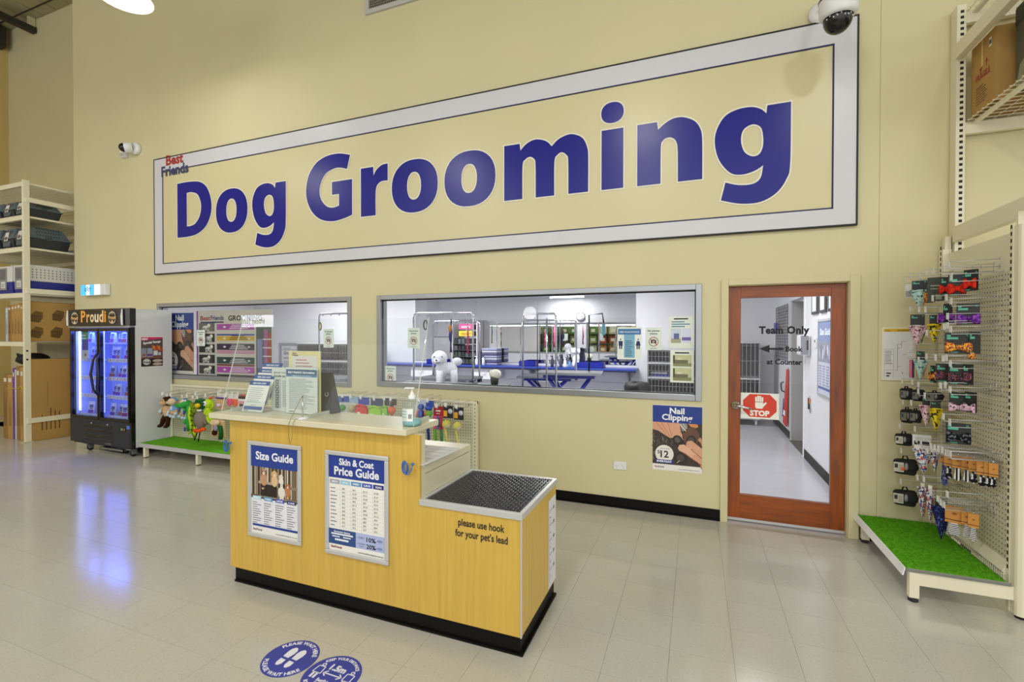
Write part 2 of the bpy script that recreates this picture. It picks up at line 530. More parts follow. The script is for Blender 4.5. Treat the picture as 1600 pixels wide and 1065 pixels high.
# stop notice stuck on the glass
st = thing('stop_notice', 'red octagon stop notice with a raised hand stuck on the door glass', 'notice', (.515, 4.513, 1.0))
cv = Canvas((.368, 4.5128, .895), (1, 0, 0), (0, 0, 1), MB('#eef0ea'))
cv.mb.box(.368, .66, 4.5128, 4.5155, .895, 1.115)
cv.mb.build('sheet', st)
cv.mb = MB('#d9402a')
cx, cy = .146, .112
cv.poly([(cx + .128 * a, cy + .098 * b) for a, b in ((-1, -.45), (-.6, -1), (.6, -1), (1, -.45), (1, .45), (.6, 1), (-.6, 1), (-1, .45))], '#d9402a', 1)
cv.mb.build('octagon', st)
cv.mb = MB('#f4f4ee')
for k, (x, h) in enumerate(((-.028, .042), (-.012, .052), (.004, .050), (.020, .040))): cv.rect(cx + x - .0065, cy + .03, cx + x + .0065, cy + .034 + h, '#f4f4ee', 2)
cv.rect(cx - .0345, cy - .012, cx + .0265, cy + .034, '#f4f4ee', 2); cv.poly([(cx - .026, cy - .024), (cx + .02, cy - .024), (cx + .0265, cy - .0121), (cx - .0345, cy - .0121)], '#f4f4ee', 2); cv.poly([(cx + .0266, cy - .010), (cx + .055, cy + .026), (cx + .046, cy + .033), (cx + .0266, cy + .018)], '#f4f4ee', 2)
cv.text('STOP', cx, cy - .085, .062, '#f4f4ee', 2, 'c', .05, .15)
cv.mb.build('hand_and_word', st)
# ================================================================ the big wall sign
def smooth_outline(pts, n=5):
    """points flagged 1 are corners, the others are passed smoothly"""
    k = len(pts); out = []
    for i in range(k):
        p1, p2 = pts[i], pts[(i + 1) % k]
        p0 = pts[i - 1] if len(p1) < 3 else p1
        p3 = pts[(i + 2) % k] if len(p2) < 3 else p2
        out.append(p1[:2])
        if len(p1) > 2 and len(p2) > 2: continue
        for s in range(1, n):
            t = s / n
            q = []
            for a in (0, 1):
                m1 = (p2[a] - p0[a]) / 2 if len(p1) < 3 else (p2[a] - p1[a]) * .9
                m2 = (p3[a] - p1[a]) / 2 if len(p2) < 3 else (p2[a] - p1[a]) * .9
                q.append((2*t**3 - 3*t*t + 1) * p1[a] + (t**3 - 2*t*t + t) * m1 + (-2*t**3 + 3*t*t) * p2[a] + (t**3 - t*t) * m2)
            out.append(tuple(q))
    return out
def oval(x0, x1, z0, z1, p=2.25, n=36):
    cx, cz, a, b = (x0 + x1) / 2, (z0 + z1) / 2, (x1 - x0) / 2, (z1 - z0) / 2
    r = []
    for i in range(n):
        t = 2 * PI * i / n
        c, s = math.cos(t), math.sin(t)
        r.append((cx + a * math.copysign(abs(c) ** (2 / p), c), cz + b * math.copysign(abs(s) ** (2 / p), s)))
    return r
G_ = {
'D': [[(-6.722,3.71,1),(-6.497,3.712),(-6.27,3.685),(-6.129,3.593),(-6.05,3.418),(-6.055,3.238),(-6.153,3.079),(-6.316,2.989),(-6.504,2.962),(-6.722,2.962,1)],[(-6.528,3.562,1),(-6.444,3.565),(-6.332,3.533),(-6.268,3.455),(-6.244,3.34),(-6.278,3.217),(-6.363,3.131),(-6.452,3.106),(-6.528,3.105,1)]],
'G': [[(-3.743,3.7,1),(-3.788,3.543,1),(-3.873,3.568),(-3.965,3.573),(-4.089,3.534),(-4.168,3.445),(-4.197,3.325),(-4.169,3.223),(-4.091,3.141),(-3.997,3.114),(-3.905,3.13,1),(-3.905,3.266,1),(-4.009,3.266,1),(-4.009,3.417,1),(-3.715,3.417,1),(-3.715,3.005,1),(-3.845,2.971),(-4.013,2.955),(-4.186,2.995),(-4.313,3.095),(-4.387,3.235),(-4.403,3.373),(-4.36,3.54),(-4.247,3.67),(-4.089,3.732),(-3.903,3.738)]],
'r': [[(-3.590,3.52,1),(-3.418,3.52,1),(-3.413,3.422,1),(-3.373,3.48),(-3.302,3.525),(-3.221,3.533,1),(-3.221,3.343,1),(-3.302,3.343),(-3.365,3.303),(-3.385,3.212),(-3.385,2.968,1),(-3.590,2.968,1)]],
'm': [[(-1.811,3.519,1),(-1.645,3.519,1),(-1.636,3.451,1),(-1.573,3.508),(-1.489,3.537),(-1.407,3.522),(-1.35,3.49),(-1.313,3.446,1),(-1.245,3.504),(-1.146,3.535),(-1.067,3.519),(-1.0,3.471),(-.961,3.38),(-.953,3.294),(-.953,2.967,1),(-1.145,2.967,1),(-1.147,3.283),(-1.165,3.342),(-1.209,3.374),(-1.254,3.355),(-1.284,3.291),(-1.286,2.967,1),(-1.475,2.967,1),(-1.477,3.287),(-1.493,3.349),(-1.537,3.374),(-1.583,3.355),(-1.613,3.295),(-1.615,2.967,1),(-1.811,2.967,1)]],
'i': [[(-.827,3.519,1),(-.627,3.519,1),(-.627,2.967,1),(-.827,2.967,1)]],
'n': [[(-.502,3.519,1),(-.331,3.519,1),(-.322,3.449,1),(-.267,3.494),(-.192,3.529),(-.108,3.526),(-.018,3.479),(.031,3.402),(.046,3.296),(.048,2.966,1),(-.152,2.966,1),(-.154,3.238),(-.166,3.319),(-.199,3.359),(-.242,3.367),(-.28,3.345),(-.297,3.285),(-.299,2.966,1),(-.502,2.966,1)]],
'g': [[(.717,3.515,1),(.714,3.017),(.688,2.89),(.616,2.784),(.499,2.722),(.348,2.722),(.197,2.765,1),(.232,2.914,1),(.332,2.881),(.438,2.878),(.498,2.921),(.518,3.023,1),(.453,2.985),(.362,2.966),(.27,2.991),(.184,3.105),(.148,3.246),(.159,3.365),(.221,3.474),(.314,3.518),(.42,3.523),(.495,3.495),(.539,3.45,1),(.546,3.515,1)],[(.515,3.276),(.515,3.184),(.489,3.122),(.437,3.109),(.377,3.154),(.35,3.251),(.368,3.34),(.436,3.375),(.495,3.345)]],
}
def fill(mb, loops, y, m, lift=0):
    """filled shape with holes, via a 2D curve"""
    cu = bpy.data.curves.new('outline', 'CURVE'); cu.dimensions = '2D'; cu.fill_mode = 'FRONT'
    if lift: cu.offset = lift
    for lp in loops:
        sp = cu.splines.new('POLY'); sp.points.add(len(lp) - 1); sp.use_cyclic_u = True
        for q, (a, b) in zip(sp.points, lp): q.co = (a, b, 0, 1)
    ob = bpy.data.objects.new('outline', cu)
    me = bpy.data.meshes.new_from_object(ob)
    mb.add([(v.co.x, y, v.co.y) for v in me.vertices], [tuple(p.vertices) for p in me.polygons], False, m)
    bpy.data.objects.remove(ob); bpy.data.meshes.remove(me); bpy.data.curves.remove(cu)

sg = thing('wall_sign', 'long cream wall sign with huge blue words Dog Grooming and a white border', 'sign', (-3, W, 2.48))
SX0, SX1, SZ0, SZ1 = -7.205, 1.165, 2.485, 4.10
mb = MB('sign_face'); mb.box(SX0 + .17, SX1 - .15, 4.425, 4.449, SZ0 + .13, SZ1 - .18); mb.build('panel', sg)
mat('sign_border', '#cfd0d6', .3, var=.015)
for a in ((SX0, SX1, SZ1 - .18, SZ1), (SX0, SX1, SZ0, SZ0 + .13), (SX0, SX0 + .17, SZ0 + .13, SZ1 - .18), (SX1 - .15, SX1, SZ0 + .13, SZ1 - .18)):
    mb = MB('sign_border'); mb.box(a[0], a[1], 4.420, 4.449, a[2], a[3]); mb.build('border', sg)
mb = MB('black_matt')
e = .012
for a in ((SX0, SX1, SZ1, SZ1 + e), (SX0, SX1, SZ0 - e, SZ0), (SX0 - e, SX0, SZ0 - e, SZ1 + e), (SX1, SX1 + e, SZ0 - e, SZ1 + e)): mb.box(a[0], a[1], 4.416, 4.449, a[2], a[3])
mb.build('outer_edge', sg)
mb = MB('#181a52')
x0, x1, z0, z1, t = SX0 + .17, SX1 - .15, SZ0 + .13, SZ1 - .18, .011
for a in ((x0, x1, z1 - t, z1), (x0, x1, z0, z0 + t), (x0, x0 + t, z0, z1), (x1 - t, x1, z0, z1)): mb.box(a[0], a[1], 4.4185, 4.4252, a[2], a[3])
mb.build('inner_line', sg)
def letter(loops):
    mb = MB('#ece9d6'); fill(mb, loops, 4.4205, '#ece9d6', .012); mb.build('letter_outline', sg)
    mb = MB('sign_blue'); fill(mb, loops, 4.4195, 'sign_blue'); mb.build('letter', sg)
L = {k: [smooth_outline(l) for l in v] for k, v in G_.items()}
letter(L['D'])
letter([oval(-5.96, -5.381, 2.953, 3.529), oval(-5.765, -5.579, 3.094, 3.397)])
letter([[(a - 5.445, b) for a, b in l] for l in L['g']])
letter(L['G']); letter(L['r'])
letter([oval(-3.166, -2.579, 2.952, 3.532), oval(-2.966, -2.788, 3.093, 3.395)])
letter([oval(-2.498, -1.907, 2.953, 3.530), oval(-2.297, -2.116, 3.092, 3.394)])
letter(L['m'])
letter(L['i']); letter([oval(-.831, -.624, 3.577, 3.769)])
letter(L['n']); letter(L['g'])
cv = Canvas((-7.05, 4.4175, 3.88), (1, 0, 0), (0, 0, 1), MB('#b32a22'))
cv.text('Best', .10, .115, .19, '#a6302a', 1, 'l', .035, .36); cv.mb.build('logo_word', sg)
cv.mb = MB('#3a4066'); cv.text('Friends', .0, -.03, .19, '#3a4066', 1, 'l', .035, .56); cv.mb.build('logo_word', sg)

# ---------------------------------------------------------------- posters
SKIN = ('#d9a283', '#c98d6c', '#e2b294', '#b97a5c')
def nail_poster(label, x0, x1, z0, z1, y, cut=False):
    w, h = x1 - x0, z1 - z0
    t = thing('poster', label, 'poster', ((x0 + x1) / 2, y + .002, z0), None)
    mb = MB('paper'); mb.box(x0, x1, y, y + .0025, z0, z1); mb.build('sheet', t)
    cv = Canvas((x0, y, z0), (1, 0, 0), (0, 0, 1), MB('paper_blue'), .0004)
    cv.rect(0, h * .735, w, h * .992, 'paper_blue', 1)
    cv.text('Nail', w * .5, h * .875, h * .125, '#f2f3f5', 2, 'c', .03, w * .30)
    cv.text('Clipping', w * .5, h * .775, h * .125, '#f2f3f5', 2, 'c', .03, w * .62)
    cv.mb.build('header', t)
    cv.mb = MB('#4d433c')
    X = lambda q: [(a * w, b * h) for a, b in q]
    cv.rect(0, h * .095, w, h * .735, '#3d352f', 1)
    for i in range(60):
        a, b = random.uniform(0, .42), random.uniform(.12, .62)
        cv.line(a * w, b * h, (a + random.uniform(-.05, .06)) * w, (b + .05) * h, w * .012, random.choice(('#6b665f', '#88837c', '#2b2622', '#565049')), 2)
    cv.poly(X([(0, .735), (0, .62), (.12, .60), (.26, .54), (.36, .50), (.5, .52), (.62, .48), (.64, .52), (.58, .60), (.55, .735)]), SKIN[0], 3)
    for a, b, c, d in ((.07, .735, .28, .55), (.17, .735, .36, .52), (.31, .735, .40, .53)): cv.line(a * w, b * h, c * w, d * h, w * .012, SKIN[3], 4)
    cv.poly(X([(.55, .735), (.6, .62), (.66, .60), (.72, .66), (.70, .735)]), '#8f8a84', 3)
    cv.line(.56 * w, .72 * h, .68 * w, .62 * h, w * .02, '#e6e2dc', 4); cv.line(.62 * w, .73 * h, .70 * w, .65 * h, w * .012, '#d8d4cc', 4)
    cv.poly(X([(.72, .735), (.78, .69), (.88, .675), (.93, .70), (.90, .735)]), '#cf8a54', 4)
    cv.disc(.78 * w, .55 * h, .17 * w, .13 * h, '#6a4a3c', 3)
    cv.disc(.52 * w, .47 * h, .10 * w, .085 * h, '#2e2826', 5, a=.6); cv.disc(.51 * w, .48 * h, .055 * w, .045 * h, '#5d5653', 6, a=.6)
    cv.disc(.79 * w, .485 * h, .10 * w, .08 * h, '#352d29', 5); cv.disc(.78 * w, .49 * h, .06 * w, .045 * h, '#544c47', 6)
    cv.disc(.58 * w, .20 * h, .13 * w, .095 * h, '#2d2725', 5); cv.disc(.57 * w, .21 * h, .08 * w, .055 * h, '#4c4541', 6)
    cv.line(.5 * w, .13 * h, .56 * w, .17 * h, w * .015, '#cbb9a2', 7)
    for k, (a, b, c, d, r) in enumerate(((.52, .355, 1, .20, .075), (.68, .42, 1, .30, .075), (.80, .23, 1, .13, .06), (.92, .50, 1, .45, .05))):
        cv.poly(X([(a, b), (a + .03, b + r * .7), (min(a + .12, .97), b + r * .85), (c, d + r), (c, d - r), (min(a + .14, .98), b - r * .9), (a + .03, b - r * .5)]), SKIN[(k + 2) % 4] if k != 1 else SKIN[0], 7 + k)
        cv.line(min(a + .1, .96) * w, (b - r * .85) * h, c * w, (d - r * .97) * h, w * .012, '#8a5038', 12)
    cv.mb.build('photograph', t)
    cv.mb = MB('#e8e6e0')
    cv.disc(.245 * w, .255 * h, .19 * w, .135 * h, '#e8e6e0', 13)
    cv.text('$', .10 * w, .255 * h, h * .075, '#3b3d44', 14, 'l', 0, w * .055)
    cv.text('12', .165 * w, .20 * h, h * .145, '#2f3138', 14, 'l', .025, w * .17)
    cv.text('LESS THAN', .25 * w, .325 * h, h * .026, '#55575e', 14, 'c', 0, w * .19)
    cv.poly(X([(.06, .165), (.07, .115), (.42, .115), (.43, .165)]), 'paper_blue', 14)
    cv.text('EVERYDAY', .245 * w, .125 * h, h * .04, '#f2f3f5', 15, 'c', .04, w * .31)
    cv.mb.build('price_badge', t)
    cv.mb = MB('#a6302a')
    cv.text('Best', .05 * w, .04 * h, h * .035, '#a6302a', 1, 'l', .03, w * .08); cv.text('Friends', .13 * w, .04 * h, h * .035, '#2f3665', 1, 'l', .03, w * .11)
    cv.text('www.bestfriendspets.com.au', .95 * w, .03 * h, h * .022, 'ink', 1, 'r', .01, w * .42)
    cv.mb.build('footer_print', t)
    return t
nail_poster('nail clipping poster with a $12 badge on the wall below the long window', -.359, .058, .392, .982, 4.4465)
nail_poster('nail clipping poster behind the glass of the window by the fridge', -7.10, -6.52, 1.02, 1.93, 4.500)

# grooming shelf poster behind the glass of window one
t = thing('poster', 'tall grooming poster with purple, gold and green bands behind the window glass', 'poster', (-5.8, 4.51, 1.06))
x0, z0, w, h = -6.475, 1.06, 1.41, .885
mb = MB('#c9c6c2'); mb.box(x0, x0 + w, 4.5085, 4.5115, z0, z0 + h); mb.build('sheet', t)
cv = Canvas((x0, 4.5085, z0), (1, 0, 0), (0, 0, 1), MB('#8a2f8e'), .0004)
cv.rect(0, 0, .03, h, '#8a3a8e', 1)
cv.text('Best', .08, .755, .085, '#9c2c2c', 2, 'l', .03, .20); cv.text('Friends', .285, .755, .085, '#2c3264', 2, 'l', .03, .25)
cv.rect(.08, .715, .535, .735, '#2c3264', 2); cv.text('GROOMING', .62, .745, .095, 'ink', 2, 'l', .03, .62)
cv.mb.build('heading', t)
for k, (a, b, c1) in enumerate(((.62, .70, '#a44ba6'), (.545, .565, '#2a3aa0'), (.475, .535, '#cfa83a'), (.35, .435, '#2d2546'), (.30, .345, '#c58fb0'), (.165, .255, '#1e4547'), (.135, .16, '#7a2f3a'), (.045, .125, '#b04bb0'), (0, .02, '#2a2436'))):
    cv.mb = MB(c1); cv.rect(.40, a, 1.10, b, c1, 2)
    if b - a > .05:
        cv.disc(.55, (a + b) / 2, .035, .016, '#e6dcea', 3, 4)
        for q in range(3): cv.rect(.64 + .02 * q, a + .015 + q * .022, .98 - .03 * q, a + .024 + q * .022, '#e0d8e4' if k != 2 else '#4a3a1a', 3)
        cv.disc(1.0, (a + b) / 2, .03, .014, '#d6ccd8', 3, 4)
    cv.mb.build('printed_band', t)
for k in range(5):
    a = .02 + k * .145
    cv.mb = MB('#2b2a2c'); cv.rect(.05, a, .36, a + .115, '#2b2a2c' if k < 4 else '#6d6a5e', 2)
    cx, cz = .21 + random.uniform(-.03, .03), a + .05
    cv.disc(cx, cz, .07, .03, '#dcd9d4', 3, 12); cv.disc(cx + .06, cz + .032, .03, .025, '#e8e5e0', 3, 10)
    for q in (-.05, -.02, .03, .055): cv.rect(cx + q - .008, a + .005, cx + q + .008, cz, '#dcd9d4', 3)
    cv.mb.build('dog_photograph', t)
mb = MB('#4d5a60'); mb.box(x0 + 1.13, x0 + 1.40, 4.5078, 4.5086, z0 + .005, z0 + .66)
cv = Canvas((x0, 4.5078, z0), (1, 0, 0), (0, 0, 1), mb, .0004)
cv.rect(1.14, .50, 1.25, .64, '#3e4a50', 2); cv.rect(1.15, .12, 1.24, .50, '#7d86b8', 2); cv.rect(1.27, .1, 1.33, .62, '#a45a9c', 2); cv.rect(1.335, .1, 1.395, .58, '#a8452f', 2)
for q in range(4): cv.rect(1.25, .16 + .11 * q, 1.40, .172 + .11 * q, '#dfe2e6', 3)
mb.build('bottle_print', t)

def no_photo_sign(label, x0, z0, w, h, y, group):
    t = thing('notice', label, 'notice', (x0 + w / 2, y, z0), None)
    mb = MB('#dfeae2'); mb.box(x0, x0 + w, y, y + .002, z0, z0 + h); mb.build('sheet', t)
    cv = Canvas((x0, y, z0), (1, 0, 0), (0, 0, 1), MB('ink'), .0004)
    cv.text('No photos', w / 2, h * .82, h * .11, '#22303a', 1, 'c', .03, w * .72)
    cv.text('please', w / 2, h * .70, h * .10, '#22303a', 1, 'c', .03, w * .45)
    cv.rect(w * .3, h * .06, w * .7, h * .08, '#44525a', 1)
    cv.mb.build('words', t)
    cv.mb = MB('#b32d25'); cx, cz, r = w / 2, h * .37, w * .30
    cv.rect(cx - r * .55, cz - r * .32, cx + r * .55, cz + r * .36, '#23262b', 1); cv.disc(cx, cz, r * .25, r * .25, '#c8d2cc', 2, 12); cv.rect(cx - r * .2, cz + r * .36, cx + r * .2, cz + r * .5, '#23262b', 1)
    cv.ring(cx, cz, r * .86, r, '#a8322b', 3); cv.line(cx - r * .66, cz + r * .66, cx + r * .66, cz - r * .66, r * .14, '#a8322b', 3)
    cv.mb.build('no_camera_symbol', t)
    return t
no_photo_sign('small no photos notice on the left edge of the banded grooming poster', -6.43, 1.46, .16, .22, 4.4805, None)
no_photo_sign('no photos notice in front of the wire cages seen through the window by the fridge', -4.20, 1.46, .155, .225, 4.4805, None)
no_photo_sign('no photos notice above the white plush dog, hung left in the long window', -3.00, 1.465, .155, .225, 4.4805, None)
no_photo_sign('no photos notice low in the lower left corner of the long window', -3.305, 1.05, .145, .21, 4.4805, None)
no_photo_sign('largest no photos notice, beside the blue distancing poster', -.43, 1.475, .145, .205, 4.4805, None)

t = thing('notice', 'blue and white distancing notice with a man and a woman symbol on the window', 'notice', (-.57, 4.48, 1.385))
x0, z0, w, h = -.685, 1.385, .222, .30
mb = MB('#e9efe9'); mb.box(x0, x0 + w, 4.4805, 4.4825, z0, z0 + h); mb.build('sheet', t)
cv = Canvas((x0, 4.4805, z0), (1, 0, 0), (0, 0, 1), MB('#3f78ae'), .0004)
cv.rect(w * .03, h * .77, w * .97, h * .95, '#3f78ae', 1); cv.rect(w * .28, h * .05, w * .72, h * .77, '#7fb2cf', 1)
cv.text('KEEP YOUR DISTANCE', w * .5, h * .83, h * .06, '#eef3f4', 2, 'c', .02, w * .8)
cv.lines(w * .32, w * .68, h * .10, h * .62, 9, '#2c5674', 2)
cv.mb.build('blue_print', t)
cv.mb = MB('#1d2760')
for cx, sk in ((w * .14, 0), (w * .86, 1)):
    cv.disc(cx, h * .62, h * .022, h * .022, '#1d2760', 2, 12)
    if sk: cv.poly([(cx - .012, h * .57), (cx + .012, h * .57), (cx + .022, h * .43), (cx - .022, h * .43)], '#1d2760', 2)
    else: cv.rect(cx - .019, h * .42, cx + .019, h * .57, '#1d2760', 2)
    cv.rect(cx - .014, h * .32, cx - .003, h * .43, '#1d2760', 2); cv.rect(cx + .003, h * .32, cx + .014, h * .43, '#1d2760', 2)
cv.mb.build('figure_symbol', t)

def photo_notice(label, x0, z0, w, h, kind):
    t = thing('notice', label, 'notice', (x0 + w / 2, 4.48, z0))
    mb = MB('#e3ebdf'); mb.box(x0, x0 + w, 4.4805, 4.4825, z0, z0 + h); mb.build('sheet', t)
    cv = Canvas((x0, 4.4805, z0), (1, 0, 0), (0, 0, 1), MB('ink'), .0004)
    cv.lines(w * .2, w * .8, h * .90, h * .95, 1, 'ink', 1, .8, 0)
    if kind:
        for a, b in ((.50, .86), (.06, .46)):
            cv.rect(w * .12, h * a, w * .9, h * b, '#c2c79b', 1); cv.rect(w * .12, h * a, w * .9, h * (a + .10), '#8a8a62', 2)
            cv.rect(w * .2, h * (a + .09), w * .75, h * (a + .2), '#6d7055', 3); cv.rect(w * .3, h * (a + .19), w * .5, h * (a + .26), '#d8dcb8', 3)
            cv.rect(w * .12, h * (a + .1), w * .2, h * (b - .02), '#4a4d3c', 3)
    else:
        cv.lines(w * .1, w * .9, h * .66, h * .88, 3, '#5f8db0', 1, .5)
        cv.rect(w * .08, h * .16, w * .5, h * .62, '#c9d2e6', 1); cv.rect(w * .08, h * .16, w * .5, h * .3, '#a8a58c', 2); cv.rect(w * .2, h * .28, w * .42, h * .46, '#5b6c98', 3)
        cv.rect(w * .54, h * .16, w * .92, h * .62, '#d4d8ec', 1); cv.rect(w * .54, h * .24, w * .92, h * .34, '#6a60a8', 2)
    cv.mb.build('print', t)
photo_notice('notice with two blue room photos high in the right end of the long window', -.222, 1.495, .20, .285, 0)
photo_notice('notice with two greenish room photos low in the right end of the long window', -.212, 1.185, .20, .29, 1)

# ---------------------------------------------------------------- small things on the wall
t = thing('power_outlet', 'white double power outlet on the cream wall left of the nail poster', 'outlet', (-.65, W, .39))
mb = MB('white_gloss'); mb.box(-.708, -.592, 4.438, 4.449, .357, .43); mb.build('plate', t, bevel=.003)
mb = MB('#3a3a3a')
for cx in (-.68, -.62):
    for a, b in ((-.008, .006), (.008, .006), (0, -.01)): mb.box(cx + a - .0015, cx + a + .0015, 4.4368, 4.4385, .385 + b - .004, .385 + b + .004)
mb.build('socket_slots', t)
mb = MB('white_gloss'); mb.box(-.685, -.675, 4.4345, 4.4385, .408, .42); mb.box(-.625, -.615, 4.4345, 4.4385, .408, .42); mb.build('switch', t)

t = thing('evacuation_plan', 'framed evacuation plan with a yellow heading beside the hanging pet accessories', 'plan', (1.44, W, 1.27))
x0, x1, z0, z1 = 1.345, 1.56, 1.262, 1.672
mb = MB('rack_cream'); mb.box(x0, x1, 4.437, 4.449, z0, z1); mb.build('frame', t, bevel=.002)
cv = Canvas((x0, 4.4368, z0), (1, 0, 0), (0, 0, 1), MB('#dcdde0'), .0004)
w, h = x1 - x0, z1 - z0
cv.rect(.012, .012, w - .012, h - .012, '#dcdde0', 0); cv.rect(.012, h - .035, w - .012, h - .012, '#d6b126', 1)
cv.text('EVACUATION PLAN', .10, h - .030, .016, 'ink', 2, 'l', .02, .095); cv.lines(.02, .06, h - .032, h - .018, 2, 'ink', 2)
cv.mb.build('heading', t)
cv.mb = MB('ink_grey')
cv.line(.018, .02, .018, .24, .002, '#a59a5a', 1); cv.line(.075, .02, .075, .24, .002, '#a59a5a', 1); cv.line(.018, .24, .075, .24, .002, '#a59a5a', 1); cv.line(.018, .08, .075, .08, .002, '#a59a5a', 1); cv.line(.018, .125, .075, .125, .002, '#a59a5a', 1)
cv.lines(.022, .07, .13, .235, 9, 'ink_grey', 1); cv.lines(.03, .06, .03, .07, 2, 'ink', 1, .5)
for a in ((.10, .08, .10, .28), (.10, .28, .125, .28), (.125, .25, .125, .30), (.125, .30, .15, .30), (.085, .08, .10, .08), (.10, .11, .12, .11), (.13, .20, .17, .20), (.12, .25, .10, .25)): cv.line(*a, .0022, '#5c5f66', 1)
cv.disc(.13, .06, .004, .006, '#c04a55', 1, 8)
cv.mb.build('floor_plan', t)

t = thing('exit_light', 'small glowing blue and white emergency exit light high on the wall above the fridge', 'light', (-8.5, W, 2.21))
mb = MB('white_gloss'); mb.box(-8.87, -8.28, 4.37, 4.449, 2.215, 2.385); mb.build('housing', t, bevel=.012)
mat('exit_glow', '#e2f3ff', .4, emit=1.1); mat('exit_blue', '#4fb4ea', .4, emit=.8)
mb = MB('exit_glow'); mb.box(-8.86, -8.40, 4.362, 4.371, 2.222, 2.378); mb.build('diffuser', t, bevel=.003)
cv = Canvas((-8.86, 4.3615, 2.222), (1, 0, 0), (0, 0, 1), MB('exit_blue'))
cv.rect(.0, .0, .14, .156, 'exit_blue', 1); cv.rect(.22, .0, .34, .156, 'exit_blue', 1); cv.text('EXIT', .18, .06, .07, '#2f7fb0', 2, 'c', .03, .16); cv.disc(.17, .12, .012, .015, '#2f7fb0', 2, 10)
cv.mb.build('pictogram', t)

t = thing('security_camera', 'small bullet security camera on the upper left wall', 'camera', (-7.7, W, 4.33))
mb = MB('white_gloss'); mb.lathe([(.001, 0), (.085, 0), (.085, .05), (.07, .06), (.001, .06)], (-7.62, 4.449, 4.325), (0, -1, 0), 20); mb.build('base', t)
mb = MB('white_gloss'); mb.lathe([(.03, 0), (.07, .01), (.07, .09), (.06, .10)], (-7.62, 4.385, 4.325), V(-.62, -.75, -.15), 18, cap=False); mb.build('housing', t)
mb = MB('black_gloss'); mb.ball((-7.685, 4.305, 4.308), .062, 14, 10); mb.build('lens', t)
t = thing('junction_box', 'little white junction box beside the bullet camera', 'box', (-7.89, W, 4.26))
mb = MB('white_gloss'); mb.box(-7.955, -7.83, 4.40, 4.449, 4.235, 4.385); mb.build('cover', t, bevel=.006)
mb = MB('#b9b8b0'); mb.box(-7.945, -7.84, 4.396, 4.4005, 4.245, 4.300); mb.build('flap', t, bevel=.002)

t = thing('vent_grille', 'grey return air vent grille high on the cream wall', 'vent', (-3, W, 5.27))
X0, X1, Z0, Z1 = -3.535, -2.4, 5.265, 6.1
for a in ((X0, X1, Z0, Z0 + .05), (X0, X1, Z1 - .05, Z1), (X0, X0 + .05, Z0 + .05, Z1 - .05), (X1 - .05, X1, Z0 + .05, Z1 - .05)):
    mb = MB('#bcbcb8'); mb.box(a[0], a[1], 4.425, 4.449, a[2], a[3]); mb.build('frame', t, bevel=.002)
mb = MB('#3a3628'); mb.box(X0 + .05, X1 - .05, 4.4465, 4.449, Z0 + .05, Z1 - .05); mb.build('backing', t)
mb = MB('#8f8c78')
for i in range(38):
    x = X0 + .06 + i * .0275; mb.box(x, x + .006, 4.436, 4.445, Z0 + .05, Z1 - .05)
for i in range(26):
    z = Z0 + .06 + i * .0285; mb.box(X0 + .05, X1 - .05, 4.438, 4.444, z, z + .006)
mb.build('egg_crate', t, kind='stuff')

t = thing('dome_camera', 'white dome security camera on a bracket in front of the sign corner', 'camera', (.93, 4.449, 4.2))
cx, cy, cz = .925, 3.95, 3.765
mb = MB('white_gloss'); mb.lathe([(.001, .245), (.115, .24), (.12, .20), (.117, .10), (.105, .085), (.09, .08)], (cx, cy, cz), V(.0, -.10, 1), 28, cap=False); mb.build('housing', t)
mb = MB('black_matt'); mb.lathe([(.122, .196), (.122, .206)], (cx, cy, cz), V(0, -.10, 1), 28); mb.build('seam_ring', t)
mb = MB('black_gloss'); mb.ball((cx, cy + .0, cz + .075), (.09, .09, .10), 20, 14); mb.build('dome', t)
mb = MB('#e6e6e6')
for k in range(9):
    a = -2.6 + k * .26; mb.ball((cx + .088 * math.cos(a), cy + .088 * math.sin(a), cz + .06 + .01 * math.sin(k * 2)), .005, 6, 4)
mb.build('led', t)
mb = MB('white_gloss'); mb.tube([(cx, cy, cz + .23), (cx, cy + .03, cz + .36), (cx, cy + .15, cz + .42), (cx, 4.40, cz + .42)], .03, 12); mb.build('arm', t)
mb = MB('white_gloss'); mb.lathe([(.09, 0), (.09, .03), (.05, .05)], (cx, 4.449, cz + .42), (0, -1, 0), 20); mb.build('wall_plate', t)

# ---------------------------------------------------------------- hanging lamps
mat('lamp_glow', '#fff8e6', .4, emit=4.5)
def high_bay(label, x, y, z, r=.29, power=LAMP_POWER):
    t = thing('pendant_lamp', label, 'lamp', (x, y, z + .45), 'pendant lamps over the shop floor')
    mb = MB('#e9e6da'); mb.lathe([(.06, .34), (.09, .30), (.14, .18), (.24, .06), (r, 0), (r - .008, 0), (.232, .05), (.13, .17)], (x, y, z), (0, 0, 1), 36, cap=False); mb.build('shade', t)
    mb = MB('lamp_glow'); mb.lathe([(.001, .012), (r - .012, .012), (r - .012, .018), (.001, .018)], (x, y, z), (0, 0, 1), 36); mb.build('diffuser', t)
    mb = MB('#8d8d88'); mb.lathe([(.07, .34), (.07, .50), (.03, .52)], (x, y, z), (0, 0, 1), 20); mb.build('gear_housing', t)
    mb = MB('steel_dark'); mb.tube([(x, y, z + .52), (x, y, HC)], .008, 6); mb.build('cable', t)
    l = area_light('lamp_light', (0, 0, -.44), r * 1.9, power, parent=t)
    return t
high_bay('glowing white pendant lamp nearest the left end of the wall', -5.60, 3.15, 5.14, r=.26, power=14)
